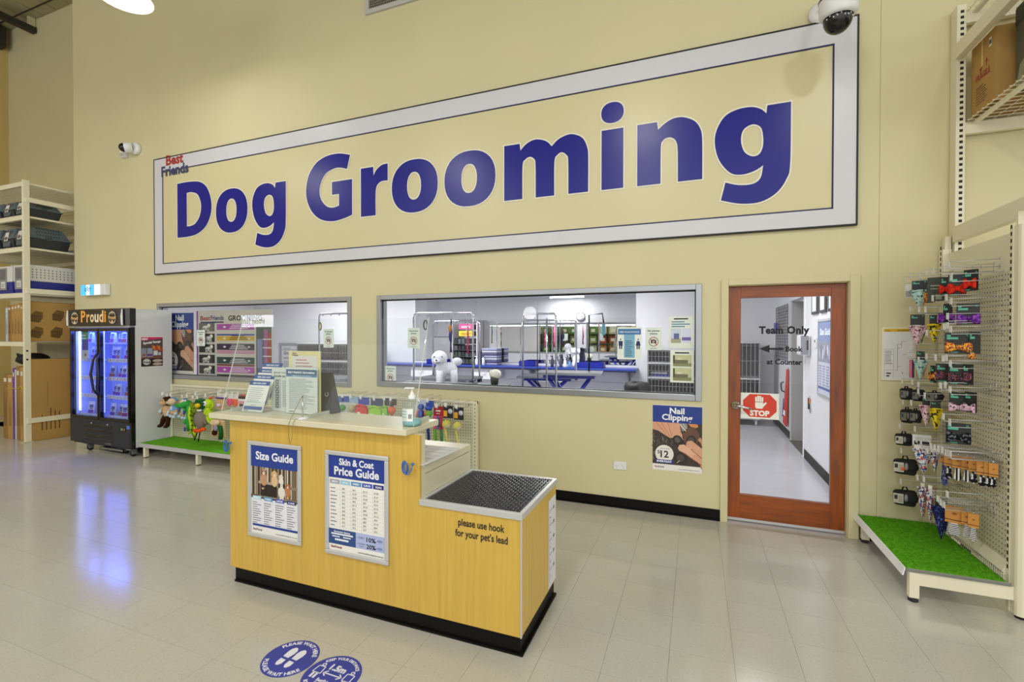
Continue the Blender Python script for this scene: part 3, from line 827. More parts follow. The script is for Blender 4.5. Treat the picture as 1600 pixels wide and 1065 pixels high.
for (x, y, w_) in ((-1.0, -.9, 'in the aisle in front of the counter'), (-5.4, -1.6, 'in the aisle in front of the plush toys'), (2.2, -.9, 'in the aisle in front of the door'), (-9.4, -.9, 'in the aisle in front of the left rack'), (-1.2, -4.4, 'above the right end of the bag shelving'), (-6.5, -5.2, 'above the middle of the bag shelving')):
    high_bay('unseen round pendant lamp added high ' + w_, x, y, 5.7)  # added unseen lamps, spots and height chosen to light the lower fronts
# ================================================================ service counter
ct = thing('service_counter', 'maple fronted service counter with a cream top and a low step for pets', 'counter', (-1.8, 2.49, 0))
FY = 2.18
mb = MB('wood_maple')
mb.prism([(-2.82, FY, .10), (-.80, FY, .10), (-.80, FY, .695), (-1.385, FY, .695), (-1.385, FY, 1.062), (-2.82, FY, 1.062)], (0, .018, 0)); mb.build('front_panel', ct)
mb = MB('wood_maple'); mb.box(-.818, -.80, FY + .018, 2.80, .10, .695); mb.build('side_panel', ct)
mb = MB('laminate_cream'); mb.box(-2.82, -2.80, FY + .018, 2.80, .10, 1.062); mb.build('end_panel', ct)
mb = MB('laminate_cream'); mb.box(-2.80, -1.385, FY + .019, 2.235, .10, 1.061); mb.build('upstand', ct)
mb = MB('laminate_cream'); mb.box(-1.405, -1.385, 2.236, 2.80, .72, .838); mb.build('desk_side_panel', ct, bevel=.002)
mb = MB('laminate_cream'); mb.box(-2.80, -1.3845, 2.236, 2.80, .842, .885); mb.build('desk_top', ct, bevel=.002)
mb = MB('laminate_cream'); mb.box(-2.965, -1.445, 2.14, 2.485, 1.062, 1.097); mb.build('counter_top', ct, bevel=.004)
mb = MB('laminate_cream'); mb.box(-2.80, -2.78, 2.236, 2.79, .1, .84); mb.build('desk_leg_panel', ct)
mb = MB('skirting_black'); mb.box(-2.80, -.812, 2.200, 2.80, 0, .10); mb.box(-2.795, -.795, 2.188, 2.80, 0, .012); mb.build('kick_board', ct)
mb = MB('wood_maple'); mb.box(-1.385, -.818, 2.79, 2.80, .10, .695); mb.build('step_back_panel', ct)
mb = MB('alu_light'); mb.box(-.803, -.796, FY - .004, FY + .006, .10, .69); mb.build('corner_strip', ct)
for a in ((-1.385, -.793, 2.172, 2.196), (-1.385, -.793, 2.782, 2.806), (-1.385, -1.363, 2.196, 2.782), (-.815, -.793, 2.196, 2.782)):
    mb = MB('alu_light'); mb.box(a[0], a[1], a[2], a[3], .688, .7205); mb.build('step_edge_trim', ct, bevel=.002)
mb = MB('rubber_mat'); mb.box(-1.363, -.815, 2.196, 2.782, .69, .7135); mb.build('step_mat', ct)
mb = MB('rubber_mat')
n = 0
for i in range(27):
    for j in range(29):
        x, y = -1.355 + i * .0202, 2.204 + j * .0202
        s = 1 if (i + j) % 2 else -1
        dx, dy, wx, wy = .0085, .0085 * s, .0024 * s, -.0024
        z = .7136
        mb.add([(x + .01 - dx, y + .01 - dy, z), (x + .01 + wx, y + .01 + wy, z), (x + .01 + dx, y + .01 + dy, z), (x + .01 - wx, y + .01 - wy, z), (x + .01, y + .01, z + .0055)], [(0, 1, 4), (1, 2, 4), (2, 3, 4), (3, 0, 4)])
mb.build('mat_tread', ct, kind='stuff')
cv = Canvas((-1.30, FY - .0006, .50), (1, 0, 0), (0, 0, 1), MB('ink'))
cv.text('please use hook', .28, .113, .052, 'ink', 1, 'c', .022, .262, 3); cv.text("for your pet's lead", .28, .056, .052, 'ink', 1, 'c', .022, .296, 3)
cv.mb.build('lettering', ct)
cv = Canvas((-.7994, 2.645, .108), (0, 1, 0), (0, 0, 1), MB('white_gloss'))
cv.rect(0, 0, .152, .522, '#d7d8dc', 0)
cv.rect(.02, .03, .0225, .46, 'ink', 1)
for k in range(10):
    z = .06 + k * .044
    cv.rect(.02, z, .075 if k % 2 else .05, z + .0028, 'ink', 1)
    if k % 2: cv.text(str(20 + k // 2 * 10), .09, z - .008, .03, 'ink', 1, 'l', .02)
cv.mb.build('height_ruler', ct)

# ---------------------------------------------------------------- poster frames on the counter front
def snap_frame(name, label, x0, x1, z0, z1):
    t = thing(name, label, 'poster frame', ((x0 + x1) / 2, FY, z0)); b = .026
    for a in ((x0, x1, z1 - b, z1), (x0, x1, z0, z0 + b), (x0, x0 + b, z0 + b, z1 - b), (x1 - b, x1, z0 + b, z1 - b)):
        mb = MB('alu_light'); mb.box(a[0], a[1], FY - .014, FY - .0006, a[2], a[3]); mb.build('frame_profile', t, bevel=.005)
    mb = MB('paper'); mb.box(x0 + b, x1 - b, FY - .005, FY - .001, z0 + b, z1 - b); mb.build('sheet', t)
    return t, Canvas((x0 + b, FY - .005, z0 + b), (1, 0, 0), (0, 0, 1), MB('paper_blue'), .0003), x1 - x0 - 2 * b, z1 - z0 - 2 * b
t, cv, w, h = snap_frame('framed_poster', 'silver framed Size Guide poster with dogs behind a fence', -2.651, -2.211, .331, .936)
cv.rect(0, h * .76, w, h, 'paper_blue', 1); cv.text('Size Guide', w * .5, h * .845, h * .125, '#e8e9ee', 2, 'c', .03, w * .80, 3); cv.mb.build('header', t)
cv.mb = MB('#6d5b45')
cv.rect(0, h * .40, w, h * .76, '#5d4a38', 1)
for k in range(26):
    x = w * k / 26; cv.rect(x, h * .44, x + w * random.uniform(.012, .03), h * .76, random.choice(('#a79a86', '#3b2e22', '#8b7a62', '#d2c8b6', '#2a2119')), 2)
cv.rect(w * .16, h * .57, w * .55, h * .60, '#a99b86', 3); cv.rect(w * .5, h * .55, w, h * .58, '#8b7a66', 3); cv.rect(w * .2, h * .40, w * .55, h * .57, '#231a14', 3); cv.rect(w * .15, h * .415, w, h * .435, '#8f806c', 4)
def dog_print(cx, cz, s, c, c2, sit=False):
    cv.disc(cx, cz - s * .05, s * .5, s * .75, c, 5, 16)
    cv.disc(cx, cz + s * .75, s * .36, s * .38, c, 6, 16); cv.disc(cx - s * .34, cz + s * .7, s * .14, s * .3, c2, 7, 10); cv.disc(cx + s * .34, cz + s * .7, s * .14, s * .3, c2, 7, 10)
    cv.disc(cx, cz + s * .62, s * .16, s * .16, '#efe3d0', 8, 12); cv.disc(cx, cz + s * .65, s * .06, s * .05, '#15110e', 9, 8)
    cv.disc(cx - s * .13, cz + s * .84, s * .045, s * .045, '#15110e', 8, 8); cv.disc(cx + s * .13, cz + s * .84, s * .045, s * .045, '#15110e', 8, 8)
    if sit:
        cv.rect(cx - s * .3, cz - s * 1.1, cx - s * .1, cz - s * .2, c, 6); cv.rect(cx + s * .1, cz - s * 1.1, cx + s * .3, cz - s * .2, c, 6)
dog_print(w * .28, h * .63, w * .145, '#b98d6a', '#7d5a40'); dog_print(w * .51, h * .63, w * .135, '#d6b488', '#caa577'); dog_print(w * .65, h * .625, w * .10, '#e4ddd0', '#d0c6b6')
dog_print(w * .66, h * .51, w * .14, '#ded8cf', '#1c1917', True); dog_print(w * .79, h * .525, w * .11, '#b7764a', '#8f5a36', True); dog_print(w * .26, h * .48, w * .09, '#2b201a', '#6d4a30')
cv.mb.build('photograph', t)
cv.mb = MB('#8fc0dc')
for k, (c, nm) in enumerate((('#a9d3e6', 'SMALL'), ('#4b93c6', 'MED'), ('#3550b0', 'LARGE'), ('#262a78', 'X LARGE'))):
    x = w * (.02 + .245 * k); cv.rect(x, h * .06, x + w * .225, h * .40, '#dfe0ea', 1)
    cv.rect(x + w * .02, h * .385, x + w * .205, h * .425, c, 10); cv.text(nm, x + w * .11, h * .395, h * .026, '#f0f2f6', 11, 'c', .03, w * .13)
    cv.lines(x + w * .01, x + w * .2, h * .115, h * .37, 10, 'ink_grey', 3, .32, .5)
cv.rect(w * .03, h * .08, w, h * .105, 'paper_blue', 4)
cv.mb.build('size_table', t)
cv.mb = MB('#a6302a'); cv.rect(0, 0, w, h * .075, '#e6e6e4', 2); cv.text('BestFriends', w * .04, h * .03, h * .035, '#5a2a48', 3, 'l', .03, w * .2); cv.text('www.bestfriendspets.com.au', w * .97, h * .018, h * .024, 'ink', 3, 'r', .01, w * .44); cv.mb.build('footer_print', t)

t, cv, w, h = snap_frame('framed_poster', 'silver framed Skin and Coat Price Guide poster with columns of prices', -2.027, -1.581, .325, .932)
cv.rect(0, h * .765, w, h, 'paper_blue', 1); cv.text('Skin & Coat', w * .5, h * .905, h * .095, '#e8e9ee', 2, 'c', .03, w * .62, 3); cv.text('Price Guide', w * .5, h * .80, h * .12, '#e8e9ee', 2, 'c', .03, w * .80, 3); cv.mb.build('header', t)
cv.mb = MB('#3550b0')
for k, (c, nm) in enumerate((('#9a9da6', 'SERVICE'), ('#8fc4e0', 'SML'), ('#4b8fc4', 'MED'), ('#3350b4', 'LRG'), ('#23277a', 'XLRG'))):
    x = w * (.02 + .195 * k); cv.rect(x, h * .70, x + w * .18, h * .745, c, 2); cv.text(nm, x + w * .09, h * .713, h * .026, '#eef0f6', 3, 'c', .03, w * .11)
PR = ('81 93 113 128', '97 107 121 141', '92 100 109 124', '73 83 91 101', '95 115 125 155', '62 71 83 99', '85 95 105 110', '66 72 83 99', '61 73 83 110', '26 32 41 44', '17 22 27 32')
for r, row in enumerate(PR):
    z = h * (.645 - .039 * r)
    cv.rect(w * .02, z - h * .006, w * .98, z - h * .004, '#b9bcc6', 1)
    cv.rect(w * .03, z + h * .004, w * random.uniform(.10, .17), z + h * .013, '#4a5a94' if r in (4, 5, 9, 10) else 'ink_grey', 2)
    for k, p in enumerate(row.split()): cv.text('$' + p, w * (.245 + .19 * k), z + h * .002, h * .027, 'ink', 2, 'l', .0)
for k in range(1, 5): cv.rect(w * (.02 + .195 * k - .008), h * .22, w * (.02 + .195 * k - .004), h * .70, '#c4c6ce', 1)
cv.mb.build('price_table', t)
cv.mb = MB('#2b4a86')
cv.rect(w * .0, h * .065, w * .49, h * .225, '#2b4a86', 1); cv.rect(w * .49, h * .065, w, h * .225, '#aab6de', 1)
cv.text('Grooming Extras', w * .24, h * .19, h * .026, '#eef0f6', 2, 'c', .03, w * .3)
for a, b, c, d in ((.04, .44, .165, .182), (.06, .2, .14, .152), (.11, .36, .105, .125), (.26, .4, .14, .152)): cv.rect(w * a, h * c, w * b, h * d, '#e2e6f0', 2)
cv.text('CARE 1', w * .53, h * .17, h * .03, '#2b3a66', 2, 'l', .0, w * .12); cv.text('10%', w * .68, h * .15, h * .062, '#23262e', 2, 'l', .03, w * .16); cv.text('OFF', w * .80, h * .15, h * .022, '#23262e', 2, 'l', .02); cv.disc(w * .91, h * .175, w * .05, h * .014, '#7f8cc0', 2)
cv.text('Complete', w * .53, h * .11, h * .026, '#2b3a66', 2, 'l', .0, w * .13); cv.text('Care', w * .56, h * .085, h * .026, '#2b3a66', 2, 'l', .0); cv.text('20%', w * .68, h * .08, h * .062, '#23262e', 2, 'l', .03, w * .16); cv.text('OFF', w * .80, h * .08, h * .022, '#23262e', 2, 'l', .02); cv.disc(w * .91, h * .10, w * .05, h * .014, '#7f8cc0', 2)
cv.mb.build('offer_panel', t)
cv.mb = MB('#a6302a'); cv.text('BestFriends', w * .04, h * .025, h * .035, '#8a2a3c', 3, 'l', .03, w * .2); cv.text('www.bestfriendspets.com.au', w * .97, h * .015, h * .024, 'ink', 3, 'r', .01, w * .44); cv.mb.build('footer_print', t)

# ---------------------------------------------------------------- lead hooks
mat('hook_blue', '#2b66b8', .35, spec=.6)
def lead_hook(label, x, z):
    t = thing('lead_hook', label, 'hook', (x, FY, z))
    pts = []
    for i in range(41):
        a = i / 40 * 2 * PI * 2.1 + 2.0
        pts.append((x - .030 + .026 * i / 40 + .015 * math.cos(a), FY - .012 - .022 * i / 40, z + .031 * math.sin(a)))
    e_ = pts[-1]
    pts += [(x - .002, FY - .036, z - .031), (x + .012, FY - .036, z - .028), (x + .028, FY - .034, z - .006), (x + .034, FY - .03, z + .024)]
    mb = MB('hook_blue'); mb.tube(pts, .0034, 8); mb.build('coil', t)
    mb = MB('hook_blue'); mb.ball((x + .034, FY - .028, z + .028), .0085, 12, 8); mb.build('ball_end', t)
    mb = MB('hook_blue'); mb.tube([(pts[0][0], FY - .0006, pts[0][2]), pts[0]], .006, 8); mb.build('screw_end', t)
lead_hook('blue spiral lead hook at the left end of the counter front', -2.815, .885)
lead_hook('blue spiral lead hook right of the price poster on the counter', -1.445, .885)

# ---------------------------------------------------------------- on the counter top
TZ = 1.0975
t = thing('leaflet_holder', 'four tiered clear holder of skin and coat leaflets on the counter', 'leaflet holder', (-2.74, 2.32, TZ))
for k in range(4):
    x0, y0, z0 = -2.815 - .014 * k, 2.262 + .047 * k, TZ + .004 + .037 * k
    w, h = .182, .205
    d = V(.028, .045, h * .97).normalized()
    cv = Canvas((x0, y0, z0), (1, 0, 0), d, MB('paper'), .0006)
    a = [cv.p(0, 0, -6), cv.p(w, 0, -6), cv.p(w, h, -6), cv.p(0, h, -6)]
    cv.mb.prism(a, cv.n * .0036, 'paper'); cv.mb.build('leaflet_stack', t)
    cv.mb = MB('#1f4f96'); cv.rect(0, h * .86, w, h, '#1f4f96', 1); cv.text('SKIN AND COAT', w * .5, h * .90, h * .07, '#eef0f4', 2, 'c', .04, w * .66)
    cv.lines(w * .1, w * .9, h * .3, h * .82, 8, '#9aa4b4', 1, .3); cv.rect(w * .05, h * .06, w * .95, h * .17, '#2c549c', 1); cv.rect(w * .08, h * .02, w * .3, h * .04, 'ink', 1); cv.lines(w * .35, w * .65, h * .2, h * .24, 1, 'ink_grey', 1)
    cv.mb.build('leaflet_print', t)
    cv = Canvas((x0, y0, z0), (1, 0, 0), d, MB('acrylic'), .0006)
    cv.mb.prism([cv.p(-.006, -.004, 5), cv.p(w + .006, -.004, 5), cv.p(w + .006, h * .35, 5), cv.p(-.006, h * .35, 5)], cv.n * .002); cv.mb.prism([cv.p(-.006, -.004, -10), cv.p(w + .006, -.004, -10), cv.p(w + .006, h * .8, -10), cv.p(-.006, h * .8, -10)], cv.n * .002)
    cv.mb.build('pocket', t)
mb = MB('acrylic'); mb.box(-2.87, -2.63, 2.25, 2.46, TZ, TZ + .0035); mb.build('base', t)

def page_stand(label, x0, y, w, h, kind):
    t = thing('sign_holder', label, 'sign holder', (x0 + w / 2, y, TZ))
    z0 = TZ + .004
    mb = MB('acrylic'); mb.box(x0 - .004, x0 + w + .004, y - .003, y - .001, TZ, z0 + h + .004); mb.box(x0 - .004, x0 + w + .004, y + .002, y + .004, TZ, z0 + h + .004); mb.box(x0 - .004, x0 + w + .004, y - .003, y + .07, TZ, TZ + .003); mb.build('acrylic_stand', t)
    mb = MB('paper'); mb.box(x0, x0 + w, y - .0005, y + .0015, z0, z0 + h); mb.build('page', t)
    cv = Canvas((x0, y - .0005, z0), (1, 0, 0), (0, 0, 1), MB('ink'), .0003)
    if kind == 'terms':
        cv.rect(w * .01, h * .80, w * .99, h * .96, '#3a5f86', 1); cv.rect(w * .01, h * .80, w * .99, h * .845, '#4f83ac', 2)
        cv.text('BEST FRIENDS GROOMING', w * .5, h * .875, h * .055, '#eef1f4', 3, 'c', .04, w * .84); cv.text('TERMS AND CONDITIONS', w * .5, h * .81, h * .028, '#eef1f4', 3, 'c', .02, w * .6)
        cv.lines(w * .1, w * .92, h * .1, h * .77, 22, 'ink_grey', 1, .28, .4); cv.rect(w * .1, h * .03, w * .26, h * .045, 'ink', 1)
    else:
        cv.text('Special Care', w * .08, h * .87, h * .05, 'ink', 1, 'l', .02, w * .55); cv.text('Guide and Tips', w * .08, h * .78, h * .075, 'ink', 1, 'l', .03, w * .85)
        cv.rect(w * .12, h * .06, w * .4, h * .74, '#c4c6cc', 1)
        for k in range(6): cv.rect(w * .18, h * (.07 + .11 * k), w * .30, h * (.16 + .11 * k), '#2b2826', 2); cv.disc(w * .24, h * (.115 + .11 * k), w * .035, h * .03, '#cfc8be', 3, 10)
        cv.lines(w * .45, w * .9, h * .1, h * .72, 18, 'ink_grey', 1, .3)
    cv.mb.build('print', t)
page_stand('special care guide page with a column of small photos in a clear stand', -2.645, 2.352, .200, .288, 'guide')
page_stand('blue headed terms and conditions page in a clear stand, frontmost on the counter', -2.482, 2.315, .262, .295, 'terms')
t = thing('notice_card', 'yellow bordered notice card standing behind the terms page', 'notice', (-2.34, 2.345, TZ))
mb = MB('#d9d29c'); mb.box(-2.478, -2.214, 2.335, 2.339, TZ, TZ + .405); mb.build('card', t)
cv = Canvas((-2.478, 2.335, TZ), (1, 0, 0), (0, 0, 1), MB('paper'), .0003)
cv.rect(.03, .05, .235, .375, '#d8d4d0', 1); cv.text('Best', .035, .385, .018, '#8a4a3c', 2, 'l', .02); cv.text('Friends', .03, .372, .018, '#3a4066', 2, 'l', .02); cv.lines(.06, .2, .305, .365, 3, '#a0605a', 2, .25); cv.lines(.05, .21, .06, .3, 10, 'ink_grey', 2, .25)
cv.mb.build('print', t)

t = thing('card_stand', 'dark tapered stand with a small ring mark behind the terms page', 'stand', (-2.235, 2.42, TZ))
mb = MB('#2e3029'); mb.hexa([(-2.305, 2.40, TZ), (-2.172, 2.40, TZ), (-2.172, 2.475, TZ), (-2.305, 2.475, TZ)], [(-2.297, 2.415, TZ + .265), (-2.200, 2.415, TZ + .265), (-2.200, 2.435, TZ + .265), (-2.297, 2.435, TZ + .265)]); mb.build('body', t, bevel=.004)
cv = Canvas((-2.305, 2.3985, TZ), (1, 0, 0), V(0, .05, .9), MB('#b9bcb4')); cv.ring(.075, .125, .011, .015, '#b9bcb4', 1, 20, 2.4, 7.6); cv.mb.build('ring_mark', t)

t = thing('pump_bottle', 'clear pump bottle of hand sanitiser at the right end of the counter', 'bottle', (-1.485, 2.26, TZ))
bx, by = -1.487, 2.262
mb = MB('gel'); mb.lathe([(.001, .001), (.050, .001), (.053, .012), (.053, .115), (.046, .135), (.020, .152), (.017, .160)], (bx, by, TZ), (0, 0, 1), 28, cap=False); mb.build('bottle', t)
mb = MB('#7fb9bd'); mb.lathe([(.001, .004), (.0505, .004), (.0505, .034), (.001, .034)], (bx, by, TZ), (0, 0, 1), 28); mb.build('gel_inside', t)
mb = MB('#d5e2e2')
a0, a1 = -2.6, -.9
for i in range(14):
    u, v = a0 + (a1 - a0) * i / 14, a0 + (a1 - a0) * (i + 1) / 14
    r = .0535; q = lambda a, z: (bx + r * math.cos(a), by + r * math.sin(a), TZ + z)
    mb.quad(q(u, .03), q(v, .03), q(v, .10), q(u, .10), '#cfdedd' if i < 9 else '#e9ecec')
    if i in (10, 11, 12): mb.quad(*[V(*p) + V(math.cos(u) * .0005, math.sin(u) * .0005, 0) for p in (q(u + .02, .045), q(v - .03, .045), q(v - .03, .07), q(u + .02, .07))], 'ink')
    elif i < 8:
        for k in range(3): mb.quad(*[V(*p) + V(math.cos(u) * .0005, math.sin(u) * .0005, 0) for p in (q(u, .05 + .016 * k), q(v, .05 + .016 * k), q(v, .054 + .016 * k), q(u, .054 + .016 * k))], '#6fa3a8')
mb.build('label_sticker', t)
mb = MB('white_gloss'); mb.lathe([(.021, .15), (.021, .168), (.012, .172), (.011, .182), (.006, .184), (.006, .202), (.014, .204), (.014, .212), (.001, .214)], (bx, by, TZ), (0, 0, 1), 18, cap=False); mb.tube([(bx, by, TZ + .208), (bx - .035, by - .01, TZ + .209), (bx - .042, by - .012, TZ + .202)], .0055, 8); mb.build('pump', t)

t = thing('sneeze_guard', 'clear acrylic screen leaning back along the counter top', 'screen', (-2.2, 2.3, TZ))
xa, xb, ya, yb, zt = -2.955, -1.452, 2.222, 2.385, 1.71
mb = MB('acrylic'); mb.hexa([(xa, ya, TZ + .002), (xb, ya, TZ + .002), (xb, ya + .004, TZ + .002), (xa, ya + .004, TZ + .002)], [(xa, yb, zt), (xb, yb, zt), (xb, yb + .004, zt), (xa, yb + .004, zt)]); mb.build('sheet', t)
for x in (xa, xb):
    mb = MB('acrylic_edge'); mb.hexa([(x - .002, ya - .001, TZ + .002), (x + .002, ya - .001, TZ + .002), (x + .002, ya + .005, TZ + .002), (x - .002, ya + .005, TZ + .002)], [(x - .002, yb - .001, zt), (x + .002, yb - .001, zt), (x + .002, yb + .005, zt), (x - .002, yb + .005, zt)]); mb.build('polished_edge', t)
for x in (-2.205, -2.88, -1.50):
    mb = MB('#bfc1bb' if x > -2.5 else '#c9ccc4'); mb.box(x - .004, x + .004, 2.235, 2.46, TZ, TZ + .022); mb.build('foot', t)

t = thing('clip_stand', 'thin chrome clip stand with a cord looped over the counter edge', 'stand', (-2.22, 2.20, TZ))
mb = MB('white_gloss'); mb.lathe([(.001, 0), (.038, 0), (.036, .006), (.012, .012), (.001, .013)], (-2.222, 2.195, TZ), (0, 0, 1), 20); mb.build('base', t)
mb = MB('chrome'); mb.tube([(-2.222, 2.195, TZ + .01), (-2.219, 2.196, TZ + .14)], [.0055, .0035], 8); mb.build('rod', t)
mb = MB('#8b7f5a'); mb.tube([(-2.219, 2.19, TZ + .138), (-2.245, 2.17, TZ + .07), (-2.262, 2.145, TZ + .006), (-2.266, 2.132, TZ - .02), (-2.262, 2.128, .99), (-2.25, 2.128, .955), (-2.238, 2.128, .985), (-2.228, 2.13, TZ - .01), (-2.225, 2.145, TZ + .004), (-2.222, 2.18, TZ + .01)], .0018, 6); mb.build('cord', t)

t = thing('paper_stack', 'loose stack of printed booking sheets on the low desk behind the counter', 'papers', (-1.55, 2.5, .886))
for k in range(5):
    a = random.uniform(-.06, .06); cx, cy = -1.60 + .012 * k, 2.47 - .02 * k
    R_ = Matrix.Rotation(a, 4, 'Z'); z = .8855 + .004 * k
    mb = MB('#d9d8d6' if k % 2 else '#c9cac9'); mb.T = Matrix.Translation((cx, cy, z)) @ R_; mb.box(-.2, .2, -.2, .19, 0, .0032); mb.build('sheet', t)
mb = MB('#8a8c92'); mb.T = Matrix.Translation((-1.552, 2.39, .9047))
for k in range(5): mb.box(-.18, .18, -.15 + .07 * k, -.147 + .07 * k, 0, .0004)
mb.box(-.02, -.017, -.17, .17, 0, .0004); mb.build('ruled_lines', t)
mb = MB('#4a4d42'); mb.box(-1.80, -1.40, 2.245, 2.262, .886, .905); mb.build('clip_strip', t)

# ---------------------------------------------------------------- floor stickers
mat('decal_blue', '#2a3a9c', .3, spec=.5, var=.06)
def floor_decal(label, cx, cy, r, ang, kind):
    t = thing('floor_sticker', label, 'floor sticker', (cx, cy, .0003))
    ca, sa = math.cos(ang), math.sin(ang)
    mb = MB('decal_blue')
    cv = Canvas((cx, cy, .0004), (ca, sa, 0), (-sa, ca, 0), mb, .0003)
    cv.disc(0, 0, r, r, 'decal_blue', 0, 48); mb.build('disc', t)
    cv.mb = MB('#dfe2ee')
    def arc(txt, a_mid, span, rad, size, inward=True):
        ws = [.34 if q == ' ' else (lambda g: g[3] - g[2] + .10)(glyphs(q, .035, 2)) for q in txt]
        tot = sum(ws); acc = 0
        for chx, w_ in zip(txt, ws):
            f = (acc + w_ / 2) / tot - .5; acc += w_
            if chx == ' ': continue
            a = a_mid - span * f if inward else a_mid + span * f
            rr = rad if inward else rad + size * .72
            x, y = rr * math.cos(a), rr * math.sin(a)
            cv.text(chx, x, y, size, '#dfe2ee', 1, 'c', .035, None, 2, 1, False, a - PI / 2 if inward else a + PI / 2)
    if kind == 'feet':
        arc('PLEASE WAIT HERE', PI / 2, 2.3, r * .76, r * .22); arc('PLEASE WAIT HERE', -PI / 2, 2.3, r * .76, r * .22, False)
        cv.mb.build('lettering', t); 
        for s in (-1, 1):
            cv.mb = MB('#dfe2ee')
            x = s * r * .20
            cv.poly([(x - r * .14, r * -.02), (x - r * .17, r * .25), (x - r * .14, r * .42), (x - r * .04, r * .52), (x + r * .06, r * .50), (x + r * .15, r * .38), (x + r * .16, r * .2), (x + r * .11, r * -.04)], '#dfe2ee', 1)
            cv.poly([(x - r * .13, r * -.12), (x + r * .11, r * -.14), (x + r * .12, r * -.34), (x + r * .04, r * -.46), (x - r * .06, r * -.46), (x - r * .13, r * -.34)], '#dfe2ee', 1)
            cv.mb.build('footprint', t)
    else:
        arc('KEEP YOUR DISTANCE', PI / 2, 1.9, r * .78, r * .17); arc('KEEP YOUR DISTANCE', -PI / 2, 1.9, r * .76, r * .2, False)
        cv.text('1.5m', 0, r * .22, r * .36, '#dfe2ee', 1, 'c', .05); cv.text('BestFriends', 0, -r * .38, r * .2, '#dfe2ee', 1, 'c', .03, r * .72); cv.rect(-r * .36, -r * .45, r * .36, -r * .42, '#dfe2ee', 1)
        cv.mb.build('lettering', t)
        cv.mb = MB('#dfe2ee'); cv.line(-r * .36, r * .02, r * .36, r * .02, r * .05, '#dfe2ee', 1)
        for s in (-1, 1): cv.line(s * r * .38, r * .02, s * r * .24, r * .14, r * .05, '#dfe2ee', 1); cv.line(s * r * .38, r * .02, s * r * .24, -r * .10, r * .05, '#dfe2ee', 1)
        cv.mb.build('arrow', t)
        for s in (-1, 1):
            cv.mb = MB('#dfe2ee'); x = s * r * .62
            cv.ring(x, r * .345, r * .04, r * .08, '#dfe2ee', 1, 14)
            q = ((-.13, .26), (.13, .26), (.17, -.06), (-.17, -.06)) if s < 0 else ((-.15, .26), (.15, .26), (.15, -.06), (-.15, -.06))
            for i in range(4):
                a, b = q[i], q[(i + 1) % 4]; cv.line(x + r * a[0], r * a[1], x + r * b[0], r * b[1], r * .04, '#dfe2ee', 1)
            for lx in (-.07, .07): cv.line(x + r * lx, -r * .06, x + r * lx, -r * .32, r * .09, '#dfe2ee', 1)
            cv.mb.build('figure_symbol', t)
floor_decal('round blue please wait here sticker with two shoe prints on the floor', -1.867, 1.764, .135, 0, 'feet')
floor_decal('round blue keep your distance sticker cut by the frame, beside the shoe print one', -1.590, 1.742, .137, 0, 'apart')
# ================================================================ two door display freezer
fx0, fx1, fy0, fy1, fz0, fz1 = -8.19, -6.85, 3.90, 4.42, .125, 1.955
fr = thing('display_fridge', 'tall black fronted two door display freezer glowing blue against the wall', 'freezer', (-7.52, 4.16, 0))
mat('fridge_side', '#d6d9dc', .4, var=.02)
mat('fridge_black', '#1a1b20', .3, spec=.5)
mat('fridge_inner', '#ccd4f4', .4)
mat('led_strip', '#cfdcff', .4, emit=4.0)
mb = MB('fridge_side'); mb.box(fx1 - .03, fx1, fy0 + .05, fy1, fz0, fz1); mb.build('side_panel', fr, bevel=.004)
mb = MB('fridge_side'); mb.box(fx0, fx0 + .03, fy0 + .05, fy1, fz0, fz1); mb.build('side_panel', fr, bevel=.004)
mb = MB('fridge_inner'); mb.box(fx0 + .03, fx1 - .03, fy1 - .03, fy1, fz0, fz1); mb.build('back_panel', fr)
mb = MB('fridge_side'); mb.box(fx0 + .03, fx1 - .03, fy0 + .05, fy1 - .03, fz1 - .03, fz1); mb.build('top_panel', fr)
mb = MB('fridge_inner'); mb.box(fx0 + .03, fx1 - .03, fy0 + .05, fy1 - .03, .45, .47); mb.box(fx0 + .03, fx1 - .03, fy0 + .08, fy1 - .03, 1.71, 1.73); mb.box(fx0 + .03, fx0 + .04, fy0 + .05, fy1 - .03, .47, 1.71); mb.box(fx1 - .04, fx1 - .03, fy0 + .05, fy1 - .03, .47, 1.71); mb.build('liner', fr)
mb = MB('black_gloss'); mb.box(fx0 - .003, fx0 + .02, fy0, fy0 + .05, fz0, 1.71); mb.box(fx1 - .04, fx1 + .003, fy0, fy0 + .05, fz0, 1.71); mb.build('front_post', fr)
# header with a bowed face
mb = MB('fridge_black')
k = 14; v = []
for i in range(k + 1):
    u = i / k; x = fx0 - .02 + (fx1 + .004 - fx0 + .02) * u; y = fy0 - .01 - .028 * (1 - (2 * u - 1) ** 4)
    v += [(x, y, 1.735), (x, y, 1.96)]
for i in range(k + 1):
    u = i / k; x = fx0 - .02 + (fx1 + .004 - fx0 + .02) * u; v += [(x, fy0 + .06, 1.735), (x, fy0 + .06, 1.96)]
f = []
o = 2 * (k + 1)
for i in range(k):
    a = 2 * i
    f += [(a, a + 2, a + 3, a + 1), (o + a + 2, o + a, o + a + 1, o + a + 3), (a + 1, a + 3, o + a + 3, o + a + 1), (a, o + a, o + a + 2, a + 2)]
f += [(0, 1, o + 1, o), (2 * k + 1, 2 * k, o + 2 * k, o + 2 * k + 1)]
mb.add(v, f); mb.build('header', fr)
mb = MB('white_gloss'); 
for x in (fx0 + .01, fx1 - .125): mb.prism([(x, fy0 - .041, 1.745), (x + .035, fy0 - .043, 1.735), (x + .028, fy0 - .043, 1.945), (x + .012, fy0 - .041, 1.95), (x - .012, fy0 - .04, 1.85)], (0, .008, 0))
mb.build('header_end_trim', fr)
